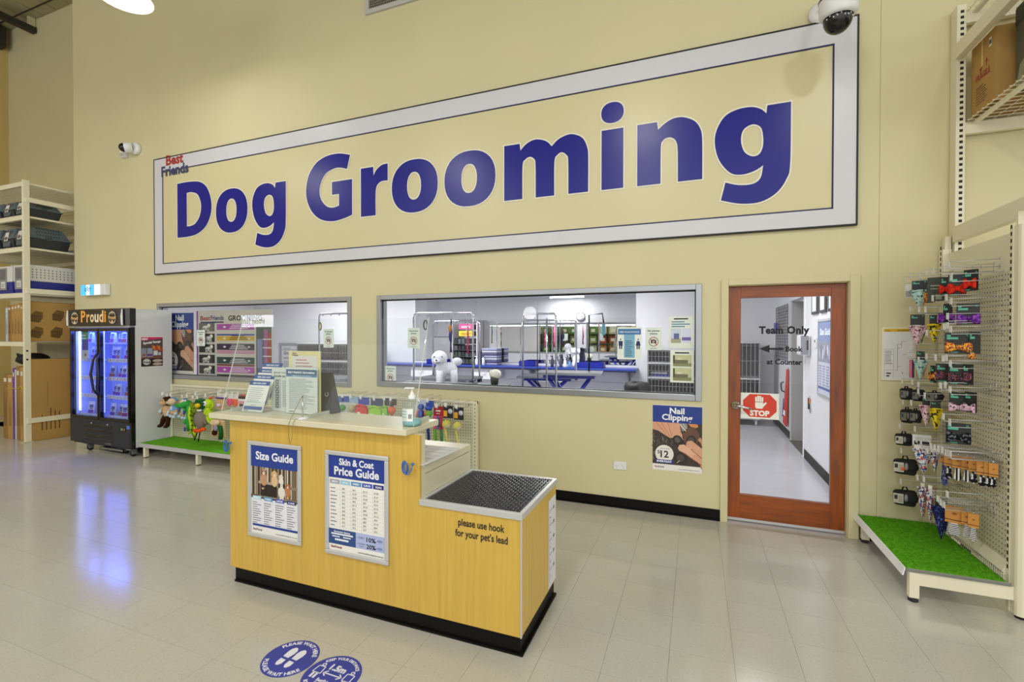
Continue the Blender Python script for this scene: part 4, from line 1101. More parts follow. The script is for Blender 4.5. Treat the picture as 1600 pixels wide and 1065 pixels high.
mb = MB('alu'); mb.box(fx0, fx1, fy0 - .02, fy0 + .05, 1.705, 1.733); mb.build('header_rail', fr, bevel=.003)
cv = Canvas((fx0, fy0 - .0395, 1.735), (1, 0, 0), (0, 0, 1), MB('#e9a84a'))
for i, (ch, c_) in enumerate(zip('Proudi', ('#e9a84a', '#ecb565', '#efd39e', '#f2e7cf', '#ecc98c', '#e8a640'))): cv.text(ch, .345 + (0, .125, .205, .305, .405, .515)[i], .052, .215, c_, 1, 'l', .03, (.105, .075, .09, .09, .095, .04)[i])
cv.mb.build('header_word', fr)
for cx in (.20, 1.03):
    cv.mb = MB('#d9b07a'); cv.ring(cx, .105, .068, .082, '#cfc3ad', 1, 24, .5, 2.6); cv.ring(cx, .105, .068, .082, '#cfc3ad', 1, 24, 3.7, 5.8)
    cv.text('Proudi', cx, .085, .062, '#e5b87e', 2, 'c', .04, .16); cv.disc(cx, .052, .018, .02, '#e9c98e', 2, 12); cv.disc(cx, .16, .03, .012, '#a08a70', 2, 12); cv.mb.build('header_badge', fr)
# doors
for (x0, x1, s) in ((-8.165, -7.525, 1), (-7.510, -6.87, -1)):
    mb = MB('black_gloss'); b = .028; b2 = .045
    for a in ((x0, x0 + b, .46, 1.70), (x1 - b, x1, .46, 1.70), (x0 + b, x1 - b, .46, .50), (x0 + b, x1 - b, 1.66, 1.70)): mb.box(a[0], a[1], fy0 - .012, fy0 + .03, a[2], a[3])
    d = mb.build('door', fr)
    mb = MB('glass_fridge'); mb.box(x0 + b, x1 - b, fy0 + .005, fy0 + .010, .50, 1.66); mb.build('glass_pane', d)
    hx_ = x1 - .018 if s > 0 else x0 + .018
    mb = MB('fridge_black'); mb.tube([(hx_, fy0 - .012, 1.36), (hx_ + .012 * -s, fy0 - .05, 1.28), (hx_ - .05 * s, fy0 - .06, 1.08), (hx_ + .012 * -s, fy0 - .05, .87), (hx_, fy0 - .012, .80)], [.010, .014, .016, .014, .010], 10); mb.build('handle', d)
    mb = MB('alu'); mb.lathe([(.014, 0), (.014, .01), (.001, .012)], ((x0 + x1) / 2 + .15 * s, fy0 - .001, .405), (0, -1, 0), 12); mb.build('lock', d)
mb = MB('led_strip')
mb.box(-8.10, -8.072, 3.956, 3.968, .55, 1.66); mb.build('light_strip', fr); mat('led_dim', '#b9c6ff', .4, emit=.9); mb = MB('led_dim'); mb.box(-7.54, -7.525, 3.956, 3.968, .55, 1.66); mb.build('light_strip', fr)
area_light('freezer_light', (0, -.17, 1.66), 1.15, 14, (.12, .2, 1), (math.radians(-25), 0, 0), .12, parent=fr)
area_light('freezer_light', (0, -.17, 1.0), 1.1, 9, (.12, .2, 1), (math.radians(-90), 0, 0), .9, parent=fr)
SH = (1.50, 1.275, 1.025, .775, .50)
for i, z in enumerate(SH):
    mb = MB('fridge_inner')
    for q in range(22): mb.box(-8.14 + q * .0585, -8.136 + q * .0585, 3.985, 4.38, z - .006, z - .002)
    mb.box(-8.145, -6.895, 3.98, 3.988, z - .012, z); mb.box(-8.145, -6.895, 4.37, 4.378, z - .012, z); mb.build('shelf', fr)
    if i:
        for (x0, x1) in ((-8.13, -7.545), (-7.48, -6.90)):
            mb = MB('#c8ccda'); mb.box(x0, x1, 3.968, 3.978, z - .035, z + .018)
            cv = Canvas((x0, 3.968, z - .035), (1, 0, 0), (0, 0, 1), mb)
            for q in range(4): cv.rect(.04 + .15 * q, .012, .12 + .15 * q, .044, '#e6e8f2', 1); cv.text('$%d' % (9 + 2 * q), .06 + .15 * q, .016, .032, '#9a3a44', 2, 'l', .02)
            mb.build('price_strip', fr)
# lower front
mb = MB('#26292f')
mb.box(fx0 + .02, fx1 - .04, fy0, fy0 + .03, fz0, .455); mb.build('lower_panel', fr)
for q in range(4):
    z = .355 - .065 * q
    mb = MB('black_gloss'); mb.box(-7.86, -7.26, fy0 - .003, fy0 + .001, z, z + .034); mb.build('grille_slot', fr)
    mb = MB('#3a3d44'); mb.box(-7.87, -7.25, fy0 - .008, fy0, z + .034, z + .040); mb.build('grille_lip', fr)
cv = Canvas((-7.10, fy0 - .0006, .335), (1, 0, 0), (0, 0, 1), MB('black_gloss')); cv.rect(0, 0, .15, .06, 'black_gloss', 1); cv.text('18', .035, .015, .045, '#8fd070', 2, 'l', .02); cv.text('.4', .085, .015, .045, '#d8707a', 2, 'l', .02); cv.rect(.155, .04, .22, .085, '#4a78d0', 1); cv.mb.build('control_display', fr)
cv = Canvas((-7.40, fy0 - .0006, .14), (1, 0, 0), (0, 0, 1), MB('#9a9ca4')); cv.text('Cold', 0, 0, .05, '#9a9ca4', 1, 'l', .0, .12); cv.mb.build('maker_mark', fr)
mb = MB('black_matt'); mb.box(fx0 + .02, fx1 - .02, fy0 + .03, fy1, fz0 - .02, .45); mb.build('machine_base', fr)
for x in (fx0 + .30, fx1 - .10):
    for y in (fy0 + .06, fy1 - .08):
        mb = MB('alu'); mb.box(x - .05, x + .05, y - .04, y + .04, .095, .106); mb.box(x - .025, x - .018, y - .01, y + .05, .03, .098); mb.box(x + .018, x + .025, y - .01, y + .05, .03, .098); c_ = mb.build('caster', fr)
        mb = MB('black_matt'); mb.lathe([(.001, -.016), (.036, -.016), (.038, 0), (.036, .016), (.001, .016)], (x, y + .02, .038), (1, 0, 0), 18); mb.build('wheel', c_)
mb = MB('alu'); mb.box(-7.72, -7.20, fy0 + .10, fy0 + .11, .02, .055); mb.box(-7.72, -7.20, fy0 + .10, fy0 + .34, .02, .028); mb.box(-7.72, -7.71, fy0 + .10, fy0 + .34, .02, .055); mb.box(-7.21, -7.20, fy0 + .10, fy0 + .34, .02, .055); mb.build('drip_tray', fr)
mb = MB('#a8aab0'); mb.lathe([(.06, -.16), (.062, 0), (.06, .16)], (-7.45, fy0 + .22, .085), (1, 0, 0), 16); mb.build('compressor', fr)
# promotional poster on the side
t = thing('poster', 'small dark and pink NEW food poster stuck on the side of the freezer', 'poster', (-6.849, 4.16, 1.18))
cv = Canvas((-6.848, 4.015, 1.18), (0, 1, 0), (0, 0, 1), MB('paper'), .0005); w, h = .285, .41
cv.mb.box(-6.8495, -6.848, 4.015, 4.30, 1.18, 1.59); cv.mb.build('sheet', t)
cv.mb = MB('#3a2c2c')
cv.rect(w * .02, h * .02, w * .98, h * .98, '#54484a', 1); cv.rect(w * .02, h * .02, w * .98, h * .32, '#1a1212', 2); cv.rect(w * .02, h * .28, w * .98, h * .36, '#7a4a3c', 3)
cv.poly([(w * .02, h * .86), (w * .98, h * .93), (w * .98, h * .98), (w * .02, h * .98)], '#d2286a', 4)
cv.text('NEW', w * .05, h * .885, h * .09, '#f2f0f0', 5, 'l', .05, w * .27); cv.text('Special Range', w * .5, h * .78, h * .10, '#eceaea', 5, 'c', .05, w * .78, rot=.12)
cv.rect(w * .04, h * .33, w * .25, h * .62, '#8d93a2', 5); cv.rect(w * .28, h * .33, w * .52, h * .62, '#9aa0ae', 5); cv.rect(w * .08, h * .36, w * .2, h * .43, '#9a4a3a', 6); cv.rect(w * .29, h * .36, w * .5, h * .43, '#6a3a8a', 6)
for k in range(6): cv.disc(w * (.56 + .07 * k), h * (.64 - .03 * (k % 3)), w * .06, h * .09, ('#c8642a', '#d9803a', '#a84a22')[k % 3], 5 + k, 12, .4)
cv.rect(w * .55, h * .38, w * .74, h * .53, '#d8d8de', 12); cv.rect(w * .77, h * .38, w * .88, h * .48, '#c9ccd8', 12)
cv.disc(w * .26, h * .17, w * .17, h * .10, '#c9c9c9', 4); cv.text('Proudi', w * .26, h * .13, h * .09, '#2a2222', 5, 'c', .04, w * .3)
cv.disc(w * .74, h * .2, w * .22, h * .05, '#b9aaa2', 4); cv.disc(w * .74, h * .09, w * .22, h * .045, '#b9aaa2', 4)
cv.mb.build('print', t)
# pouches on the shelves
def pouch(c1, c2):
    t = thing('food_pouch', 'pouch', 'pouch', (0, 0, 0), 'frozen food pouches in the freezer')
    mb = MB(c1); w, h, d = .105, .175, .03
    mb.hexa([(-w/2, -d, 0), (w/2, -d, 0), (w/2, d, 0), (-w/2, d, 0)], [(-w/2, -.004, h), (w/2, -.004, h), (w/2, .004, h), (-w/2, .004, h)]); mb.build('bag', t, bevel=.006)
    k = (-.004 + d) / h
    cv = Canvas((-w/2, -d - .001, .0), (1, 0, 0), V(0, k, 1), MB(c2))
    cv.rect(.008, .012, w - .008, .058, c2, 1); cv.rect(.02, .09, w - .02, .13, '#5a5f86', 1); cv.rect(.03, .07, w - .03, .082, '#2f3252', 1); cv.disc(w/2, .15, .02, .012, '#e4e6f2', 1, 12); cv.mb.build('label', t)
    return t
protos = [pouch('#b9bdd6', '#8a2f6e'), pouch('#c9cbdc', '#6a3f9a'), pouch('#a9aecb', '#a05a4a')]
ords = ('top', 'second', 'third', 'fourth', 'bottom'); pos = ('first', 'second', 'third')
used = [0, 0, 0]
for i, z in enumerate(SH):
    for side, xs in (('left', (-7.93, -7.80)), ('right', (-7.44, -7.31, -7.18))):
        for q, x in enumerate(xs):
            k = (i + q) % 3; y = 4.03 + .03 * ((i + q) % 2)
            lab = 'frozen food pouch behind the %s freezer door, %s on the %s shelf' % (side, pos[q], ords[i])
            if not used[k]:
                used[k] = 1; o = protos[k]; o.location = (x, y, z + .001); o.rotation_euler.z = .1 * (q - 1); o['label'] = lab
            else: copy_tree(protos[k], (x, y, z + .001), random.uniform(-.25, .25), lab)
t = thing('price_card', 'green and purple price card stuck inside the left freezer door', 'card', (-7.86, 3.912, 1.276))
mb = MB('#5f9a52'); mb.box(-7.93, -7.79, 3.911, 3.914, 1.545, 1.66); mb.build('top_panel', t)
mb = MB('#57508c'); mb.box(-7.93, -7.79, 3.911, 3.914, 1.40, 1.5445); mb.build('middle_panel', t)
mb = MB('#c9c8b6'); mb.box(-7.94, -7.78, 3.911, 3.914, 1.276, 1.3995)
cv = Canvas((-7.94, 3.911, 1.276), (1, 0, 0), (0, 0, 1), mb); cv.lines(.02, .13, .28, .36, 2, '#e8ece0', 1); cv.disc(.09, .06, .02, .025, '#8a5a2a', 1, 10); mb.build('foot_panel', t)
# ================================================================ pegboard material
def pegboard(key, hexc, axes, pitch=.025, r=.16, hole='#5c543c'):
    m = mat(key, hexc, .45, var=.015)
    nt = m.node_tree; p = nt.nodes['Principled BSDF']; src = p.inputs['Base Color'].links[0].from_socket
    g = nt.nodes.new('ShaderNodeNewGeometry'); sp = nt.nodes.new('ShaderNodeSeparateXYZ'); nt.links.new(g.outputs['Position'], sp.inputs[0])
    sq = []
    for a in axes:
        d = nt.nodes.new('ShaderNodeMath'); d.operation = 'DIVIDE'; d.inputs[1].default_value = pitch; nt.links.new(sp.outputs[a], d.inputs[0])
        f = nt.nodes.new('ShaderNodeMath'); f.operation = 'FRACT'; nt.links.new(d.outputs[0], f.inputs[0])
        s = nt.nodes.new('ShaderNodeMath'); s.operation = 'SUBTRACT'; s.inputs[1].default_value = .5; nt.links.new(f.outputs[0], s.inputs[0])
        q = nt.nodes.new('ShaderNodeMath'); q.operation = 'POWER'; q.inputs[1].default_value = 2; nt.links.new(s.outputs[0], q.inputs[0]); sq.append(q)
    ad = nt.nodes.new('ShaderNodeMath'); nt.links.new(sq[0].outputs[0], ad.inputs[0]); nt.links.new(sq[1].outputs[0], ad.inputs[1])
    lt = nt.nodes.new('ShaderNodeMath'); lt.operation = 'LESS_THAN'; lt.inputs[1].default_value = r * r; nt.links.new(ad.outputs[0], lt.inputs[0])
    mx = nt.nodes.new('ShaderNodeMix'); mx.data_type = 'RGBA'; nt.links.new(lt.outputs[0], mx.inputs[0]); nt.links.new(src, mx.inputs[6]); mx.inputs[7].default_value = lin(hole)
    nt.links.new(mx.outputs[2], p.inputs['Base Color'])
pegboard('peg_xz', '#d5cfb6', (0, 2), .03, .17)
pegboard('peg_yz', '#cfc9b0', (1, 2), .03, .17)

# ================================================================ low toy display under the windows
gl = thing('display_gondola', 'low cream pegboard display of hanging dog toys below the windows', 'display', (-4.6, 4.3, 0))
xs = [-6.80, -5.86, -4.63, -3.37, -2.10]
for a, b in zip(xs, xs[1:]):
    mb = MB('peg_xz'); mb.box(a + .002, b - .002, 4.40, 4.412, .20, .895); mb.build('pegboard_panel', gl)
    mb = MB('rack_cream'); mb.box(a + .002, b - .002, 3.972, 4.398, .165, .185); mb.build('base_shelf', gl)
    mb = MB('alu_light'); mb.box(a + .002, b - .002, 3.96, 3.972, .140, .190); mb.build('shelf_edge', gl, bevel=.002)
    mb = MB('turf'); mb.box(a + .004, b - .004, 3.974, 4.396, .1855, .195); mb.build('turf_mat', gl)
mb = MB('rack_cream'); mb.box(-6.80, -2.10, 4.393, 4.42, .897, .925); mb.build('top_rail', gl, bevel=.003)
for i, x in enumerate(xs):
    mb = MB('rack_cream'); mb.box(x - .028, x + .022, 4.395, 4.43, 0, .925) if 0 < i < 4 else mb.box(x - .045, x, 4.385, 4.43, 0, .925); mb.build('upright', gl, bevel=.002)
    mb = MB('rack_hole')
    for k in range(22): mb.box(x - .025, x - .018, 4.3842, 4.39, .06 + .039 * k, .078 + .039 * k)
    if i == 4: mb.build('slot_holes', gl, kind='stuff')
for x in (-6.72, -5.72, -4.6, -3.4):
    mb = MB('rack_cream'); mb.box(x - .02, x + .02, 3.975, 4.02, .012, .165); l_ = mb.build('leg', gl)
    mb = MB('black_matt'); mb.lathe([(.018, 0), (.018, .012)], (x, 3.998, 0), (0, 0, 1), 12); mb.build('foot', l_)
def peg_hook(parent, base, tip, tagw=.03):
    """double wire hook with a clear price tag at its tip"""
    b, t = Vector(base), Vector(tip); u = V(0, 0, .045)
    mb = MB('hook_wire'); mb.tube([b, t - V(0, 0, .0), t + V(0, 0, .016)], .0026, 5); mb.tube([b + u, t + u], .0022, 5); mb.tube([b - V(0, 0, .012), b + u * 1.25], .003, 5)
    h = mb.build('hook', parent)
    d = (t - b).normalized(); s = d.cross(V(0, 0, 1)).normalized()
    c = t + u + d * .004
    mb = MB('#d9dcdc'); mb.hexa([c - s * tagw / 2 + V(0, 0, -.034), c + s * tagw / 2 + V(0, 0, -.034), c + s * tagw / 2 + V(0, 0, -.034) + d * .002, c - s * tagw / 2 + V(0, 0, -.034) + d * .002], [c - s * tagw / 2 + V(0, 0, .006), c + s * tagw / 2 + V(0, 0, .006), c + s * tagw / 2 + V(0, 0, .006) + d * .002, c - s * tagw / 2 + V(0, 0, .006) + d * .002]); mb.build('price_tag', h)
# ---- toys; every builder hangs its toy from (x, y, z) and faces the shop
TY = 4.17
def hang(name, label, x, z, cat='dog toy', y=TY, hook=True, group=None):
    t = thing(name, label, cat, (x, y, z), group)
    if hook: peg_hook(gl, (x, 4.398, z), (x, y - .05, z - .004))
    return t
def part(t, name, m, fn, bevel=0):
    mb = MB(m); fn(mb); return mb.build(name, t, bevel=bevel)
fur_n = 0
def fur(key, h): return MATS.get(key) or mat(key, h, .95, spec=.1, var=.16, vscale=40, bump=.5, bscale=220)
for k_, h_ in (('fur_tan', '#c9a880'), ('fur_brown', '#3c2218'), ('fur_blue', '#6f96c4'), ('fur_pale', '#b9cfe0'), ('fur_green', '#3aa648'), ('fur_olive', '#7a8a2c'), ('fur_lime', '#b4d62c'), ('fur_grey', '#857a70'), ('fur_orange', '#e85a22'), ('fur_yellow', '#e8c22a'), ('fur_dkgreen', '#1f5c2c'), ('fur_cream', '#d9c3a0'), ('fur_pink', '#e0447e'), ('fur_white', '#e9eaee'), ('fur_dkred', '#8a1f24')): fur(k_, h_)
def monkey(label, x, z, y):
    t = hang('plush_monkey', label, x, z, y=y)
    part(t, 'head', 'fur_brown', lambda m: m.ball((x, y, z - .075), (.062, .05, .06), 14, 10))
    def face(m): m.ball((x - .008, y - .035, z - .095), (.052, .035, .036), 14, 10); m.ball((x - .006, y - .035, z - .066), (.034, .02, .024), 12, 8)
    part(t, 'muzzle', 'fur_tan', face)
    part(t, 'ear', 'fur_tan', lambda m: m.ball((x - .072, y, z - .075), (.022, .012, .026), 10, 8)); part(t, 'ear', 'fur_tan', lambda m: m.ball((x + .068, y, z - .075), (.022, .012, .026), 10, 8))
    part(t, 'eye', 'black_gloss', lambda m: (m.ball((x - .022, y - .055, z - .066), .006, 8, 6), m.ball((x + .008, y - .055, z - .066), .006, 8, 6)))
    part(t, 'body', 'fur_tan', lambda m: m.ball((x, y, z - .21), (.052, .042, .085), 14, 10))
    for s in (-1, 1):
        part(t, 'arm', 'fur_tan', lambda m: m.tube([(x + s * .04, y, z - .15), (x + s * .085, y - .015, z - .20), (x + s * .08, y - .03, z - .255)], [.02, .019, .017], 8))
        part(t, 'cuff', 'fur_pale', lambda m: m.ball((x + s * .082, y - .025, z - .215), (.024, .024, .028), 10, 8))
        part(t, 'leg', 'fur_brown', lambda m: m.tube([(x + s * .028, y, z - .27), (x + s * .05, y - .02, z - .33), (x + s * .055, y - .03, z - .395)], [.028, .024, .022], 8))
        part(t, 'foot', 'fur_brown', lambda m: m.ball((x + s * .06, y - .045, z - .405), (.026, .036, .02), 10, 8))
    part(t, 'hang_tag', 'paper', lambda m: m.box(x - .02, x + .025, y - .004, y - .002, z - .035, z + .01))
monkey('brown and tan plush monkey hanging at the left end of the toy rail', -6.67, .80, 4.24)
monkey('second plush monkey, nearer and just right of the leftmost one', -6.55, .81, 4.15)
def dog_plush(label, x, z, y, c1='fur_blue', flop=0):
    t = hang('plush_dog', label, x, z, y=y)
    part(t, 'head', 'fur_cream', lambda m: (m.ball((x - .015, y - .02, z - .065), (.062, .05, .048), 14, 10), m.ball((x - .055, y - .035, z - .075), (.045, .035, .03), 12, 8)))
    part(t, 'cap', 'fur_blue', lambda m: m.tube([(x - .05, y - .02, z - .028), (x, y - .015, z - .018), (x + .07, y - .01, z - .045)], [.010, .018, .010], 8))
    part(t, 'eye', 'black_gloss', lambda m: m.ball((x - .045, y - .068, z - .055), .006, 8, 6))
    part(t, 'body', c1, lambda m: m.ball((x + .01, y, z - .165), (.072, .045, .062), 14, 10))
    part(t, 'belly_patch', 'fur_pale', lambda m: m.ball((x - .012, y - .036, z - .155), (.034, .018, .034), 12, 8))
    for k, (dx, dz) in enumerate(((-.065, -.22), (-.005, -.235), (.055, -.24), (.09, -.20))):
        part(t, 'leg', 'fur_tan', lambda m: m.tube([(x + dx * .6, y - .02, z - .185), (x + dx, y - .035, z + dz)], [.024, .02], 8))
        part(t, 'paw', 'fur_pale', lambda m: m.ball((x + dx - .005, y - .045, z + dz - .018), (.027, .024, .022), 10, 8))
dog_plush('blue jacketed plush dog hanging next to the monkeys', -6.40, .80, 4.16)
dog_plush('blue jacketed plush dog touching the green crocodile toy', -6.22, .785, 4.19)
def croc():
    x, z, y = -6.10, .80, 4.15
    t = hang('plush_crocodile', 'bright green plush crocodile hanging by its tail end', x, z)
    part(t, 'head', 'fur_green', lambda m: (m.ball((x - .02, y - .02, z - .075), (.06, .05, .048), 14, 10), m.tube([(x - .03, y - .03, z - .085), (x - .10, y - .05, z - .10), (x - .17, y - .06, z - .105)], [.042, .032, .02], 10)))
    part(t, 'eye', 'fur_white', lambda m: (m.ball((x - .03, y - .06, z - .035), .014, 8, 6), m.ball((x + .01, y - .06, z - .033), .014, 8, 6)))
    part(t, 'body', 'fur_green', lambda m: m.tube([(x + .01, y, z - .09), (x + .02, y, z - .2), (x + .01, y - .01, z - .32), (x - .015, y - .01, z - .43)], [.042, .05, .038, .016], 10))
    for dx, dz in ((-.05, -.16), (.075, -.17), (-.045, -.31), (.055, -.33)): part(t, 'leg', 'fur_green', lambda m: m.ball((x + dx, y - .03, z + dz), (.022, .022, .032), 10, 8))
    for dx, dz in ((-.035, -.19), (-.02, -.40)): part(t, 'blue_patch', 'paper_blue', lambda m: m.ball((x + dx, y - .048, z + dz), (.018, .012, .03), 10, 8))
croc()
def snake():
    x, z, y = -5.99, .79, 4.12
    t = hang('plush_lizard', 'long yellow and green plush lizard dangling over the turf', x, z)
    part(t, 'body', 'fur_olive', lambda m: m.tube([(x, y, z - .05), (x - .02, y, z - .18), (x + .015, y, z - .30), (x - .01, y, z - .40), (x + .03, y, z - .50)], [.035, .034, .03, .03, .012], 10))
    part(t, 'belly', 'fur_lime', lambda m: m.tube([(x - .012, y - .022, z - .10), (x - .03, y - .024, z - .20), (x, y - .024, z - .32), (x - .018, y - .02, z - .42)], [.02, .022, .02, .012], 8))
    for dx, dz in ((.06, -.40), (-.07, -.45), (.075, -.48)): part(t, 'leg', 'fur_lime', lambda m: m.tube([(x, y, z + dz + .07), (x + dx, y - .01, z + dz)], [.016, .010], 8))
    part(t, 'stripe', 'fur_dkgreen', lambda m: [m.tube([(x - .03, y - .03, z - .14 - .06 * k), (x + .03, y - .03, z - .15 - .06 * k)], .008, 6) for k in range(5)])
snake()
def frog():
    x, z, y = -5.94, .835, 4.17
    t = hang('plush_frog', 'green plush frog hanging between the crocodile and the duck', x, z, y=y)
    part(t, 'body', 'fur_dkgreen', lambda m: m.ball((x + .02, y, z - .09), (.09, .05, .055), 14, 10))
    part(t, 'head', 'fur_olive', lambda m: m.ball((x - .01, y - .045, z - .175), (.06, .045, .058), 14, 10))
    part(t, 'eye', 'black_gloss', lambda m: (m.ball((x - .03, y - .085, z - .155), .008, 8, 6), m.ball((x + .015, y - .085, z - .155), .008, 8, 6)))
    part(t, 'leg', 'fur_green', lambda m: m.tube([(x + .07, y, z - .07), (x + .11, y - .02, z - .12), (x + .08, y - .03, z - .17)], .02, 8))
frog()
def duck():
    x, z, y = -5.82, .80, 4.11
    t = hang('plush_duck', 'grey brown plush duck with orange feet and a green head', x, z, y=y)
    part(t, 'head', 'fur_dkgreen', lambda m: m.ball((x + .02, y, z - .07), (.045, .04, .048), 12, 10))
    part(t, 'beak', 'fur_yellow', lambda m: m.ball((x - .005, y - .045, z - .075), (.04, .03, .028), 12, 8))
    part(t, 'collar', 'fur_white', lambda m: m.tube([(x - .03, y - .03, z - .135), (x, y - .045, z - .14), (x + .04, y - .03, z - .135)], .012, 8))
    part(t, 'body', 'fur_grey', lambda m: m.ball((x, y - .01, z - .26), (.085, .06, .115), 16, 12, lump=.03))
    for dx in (-.05, .01, .085): part(t, 'foot', 'fur_orange', lambda m: m.ball((x + dx, y - .04, z - .395 + (.025 if dx > .05 else 0)), (.04, .03, .024), 10, 8))
    for s in (-1, 1): part(t, 'wing', 'fur_grey', lambda m: m.ball((x + s * .085, y, z - .25), (.025, .035, .075), 10, 8))
    part(t, 'leg_cord', 'black_matt', lambda m: (m.tube([(x - .06, y, z - .38), (x - .12, y - .01, z - .53)], .008, 6), m.tube([(x - .02, y, z - .38), (x - .05, y - .01, z - .54)], .008, 6)))
duck()
def monster():
    x, z, y = -5.70, .83, 4.13
    t = hang('plush_monster', 'neon yellow green plush creature with long arms beside the duck', x, z, y=y)
    part(t, 'head', 'fur_lime', lambda m: m.ball((x, y - .01, z - .08), (.065, .05, .058), 14, 10))
    part(t, 'eye', 'fur_white', lambda m: m.ball((x - .012, y - .055, z - .075), (.032, .014, .03), 12, 8)); part(t, 'pupil', 'black_gloss', lambda m: m.ball((x - .012, y - .07, z - .075), .013, 8, 6))
    part(t, 'body', 'fur_lime', lambda m: m.ball((x - .01, y, z - .185), (.058, .045, .07), 14, 10))
    part(t, 'horn', 'fur_orange', lambda m: (m.tube([(x + .0, y, z - .03), (x + .05, y, z + .005)], [.018, .006], 8),))
    for p in (((.05, -.15), (.09, -.10), (.075, -.05)), ((-.05, -.17), (-.07, -.24), (.0, -.30)), ((.02, -.24), (.07, -.29), (.10, -.27)), ((-.03, -.24), (.02, -.31), (.06, -.335))):
        part(t, 'limb', 'fur_lime', lambda m: m.tube([(x + a, y - .02, z + b) for a, b in p], [.018, .016, .012], 8))
monster()
def header_pack(label, x, z, w, h, card, fn, name='packed_toy', y=TY, hook=True, hh=.045):
    t = hang(name, label, x, z, y=y, hook=hook)
    part(t, 'header_card', card, lambda m: m.box(x - w / 2, x + w / 2, y - .002, y + .002, z - hh, z + .012))
    fn(t); return t
def p1(t):
    x, z = -5.53, .86
    part(t, 'toy', 'fur_tan', lambda m: (m.box(x - .07, x + .07, TY - .03, TY, z - .17, z - .05), m.ball((x, TY - .035, z - .125), (.05, .02, .022), 12, 8)))
    part(t, 'purple_band', '#4a2a78', lambda m: m.box(x - .08, x + .08, TY - .032, TY, z - .045, z - .03)); part(t, 'logo_patch', '#c9c0e0', lambda m: m.ball((x, TY - .05, z - .122), (.035, .01, .02), 12, 8))
header_pack('boxed tan toy with a purple band hanging above the counter end', -5.53, .86, .16, .2, 'paper', p1)
for x, c, nm in ((-5.375, 'fur_pink', 'pink'), (-5.285, 'fur_orange', 'orange')):
    def p2(t, x=x, c=c):
        part(t, 'ring_toy', c, lambda m: (m.ball((x, TY - .02, .775), (.045, .022, .045), 14, 10), m.ball((x - .025, TY - .02, .81), .015, 8, 6), m.ball((x + .025, TY - .02, .81), .015, 8, 6)))
        part(t, 'face_mark', 'ink', lambda m: (m.ball((x - .012, TY - .042, .785), .006, 6, 5), m.ball((x + .012, TY - .042, .785), .006, 6, 5), m.box(x - .012, x + .012, TY - .043, TY - .04, .762, .766)))
    header_pack('small %s rubber toy on a white card left of the leaflets' % nm, x, .865, .08, .1, 'paper', p2)
def p3(t):
    x = -5.185
    part(t, 'pink_print', '#d98a9c', lambda m: m.box(x - .05, x + .05, TY - .004, TY - .002, .72, .80)); part(t, 'black_print', 'ink', lambda m: m.box(x - .035, x + .035, TY - .006, TY - .004, .735, .765)); part(t, 'sheet', 'paper', lambda m: m.box(x - .06, x + .06, TY - .002, TY, .69, .86))
header_pack('white carded toy with a pink print just behind the leaflet stand', -5.185, .87, .12, .17, '#b9352e', p3)
def bear():
    x, z, y = -5.53, .60, 4.10
    t = hang('plush_bear', 'flat tan plush bear half hidden by the counter corner', x, z, y=y)
    part(t, 'body', 'fur_tan', lambda m: m.prism([(x - .13, y, z - .26), (x - .09, y, z - .06), (x - .02, y, z - .04), (x + .1, y, z - .05), (x + .12, y, z - .26)], (0, .04, 0)), .012)
    part(t, 'head', 'fur_cream', lambda m: m.ball((x - .01, y - .02, z - .075), (.075, .04, .04), 14, 10))
    part(t, 'striped_tag', '#cfc8e4', lambda m: m.ball((x + .015, y - .03, z - .14), (.03, .012, .032), 12, 8)); part(t, 'tag_stripe', '#4a4478', lambda m: [m.box(x - .012, x + .042, y - .046, y - .040, z - .155 + .016 * k, z - .149 + .016 * k) for k in range(3)])
    part(t, 'dark_patch', 'fur_brown', lambda m: m.ball((x - .02, y - .02, z - .2), (.035, .03, .035), 10, 8)); part(t, 'green_toy_arm', 'fur_dkgreen', lambda m: m.tube([(x + .08, y - .02, z - .11), (x + .11, y - .03, z - .18), (x + .1, y - .03, z - .27)], .025, 8))
bear()
# right hand end, seen over the counter top
def bag_pack(label, x, z, w, h, c, extra=None):
    t = hang('packed_toy', label, x, z)
    part(t, 'card', c, lambda m: m.box(x - w / 2, x + w / 2, TY - .003, TY, z - .05, z + .015)); part(t, 'clear_bag', 'clear_pack', lambda m: m.hexa([(x - w / 2, TY - .03, z - h), (x + w / 2, TY - .03, z - h), (x + w / 2, TY + .0, z - h), (x - w / 2, TY + .0, z - h)], [(x - w / 2, TY - .005, z - .05), (x + w / 2, TY - .005, z - .05), (x + w / 2, TY, z - .05), (x - w / 2, TY, z - .05)]))
    if extra: extra(t)
    return t
bag_pack('pale blue carded toy bag right of the dark stand', -3.69, .915, .13, .16, '#3a6fc0', lambda t: part(t, 'blue_toy', '#8fc4e4', lambda m: m.ball((-3.69, TY - .012, .80), (.045, .016, .045), 12, 8)))
bag_pack('blue carded bag with a green ball beside the pale blue toy bag', -3.60, .92, .10, .16, '#2c50b0', lambda t: part(t, 'ball', '#3a9a3c', lambda m: m.ball((-3.615, TY - .035, .81), .036, 14, 10)))
bag_pack('carded bag with a tan ball left of the red launcher', -3.49, .92, .11, .16, '#9ab8d8', lambda t: part(t, 'ball', '#b5a87c', lambda m: m.ball((-3.48, TY - .035, .81), .040, 14, 10)))
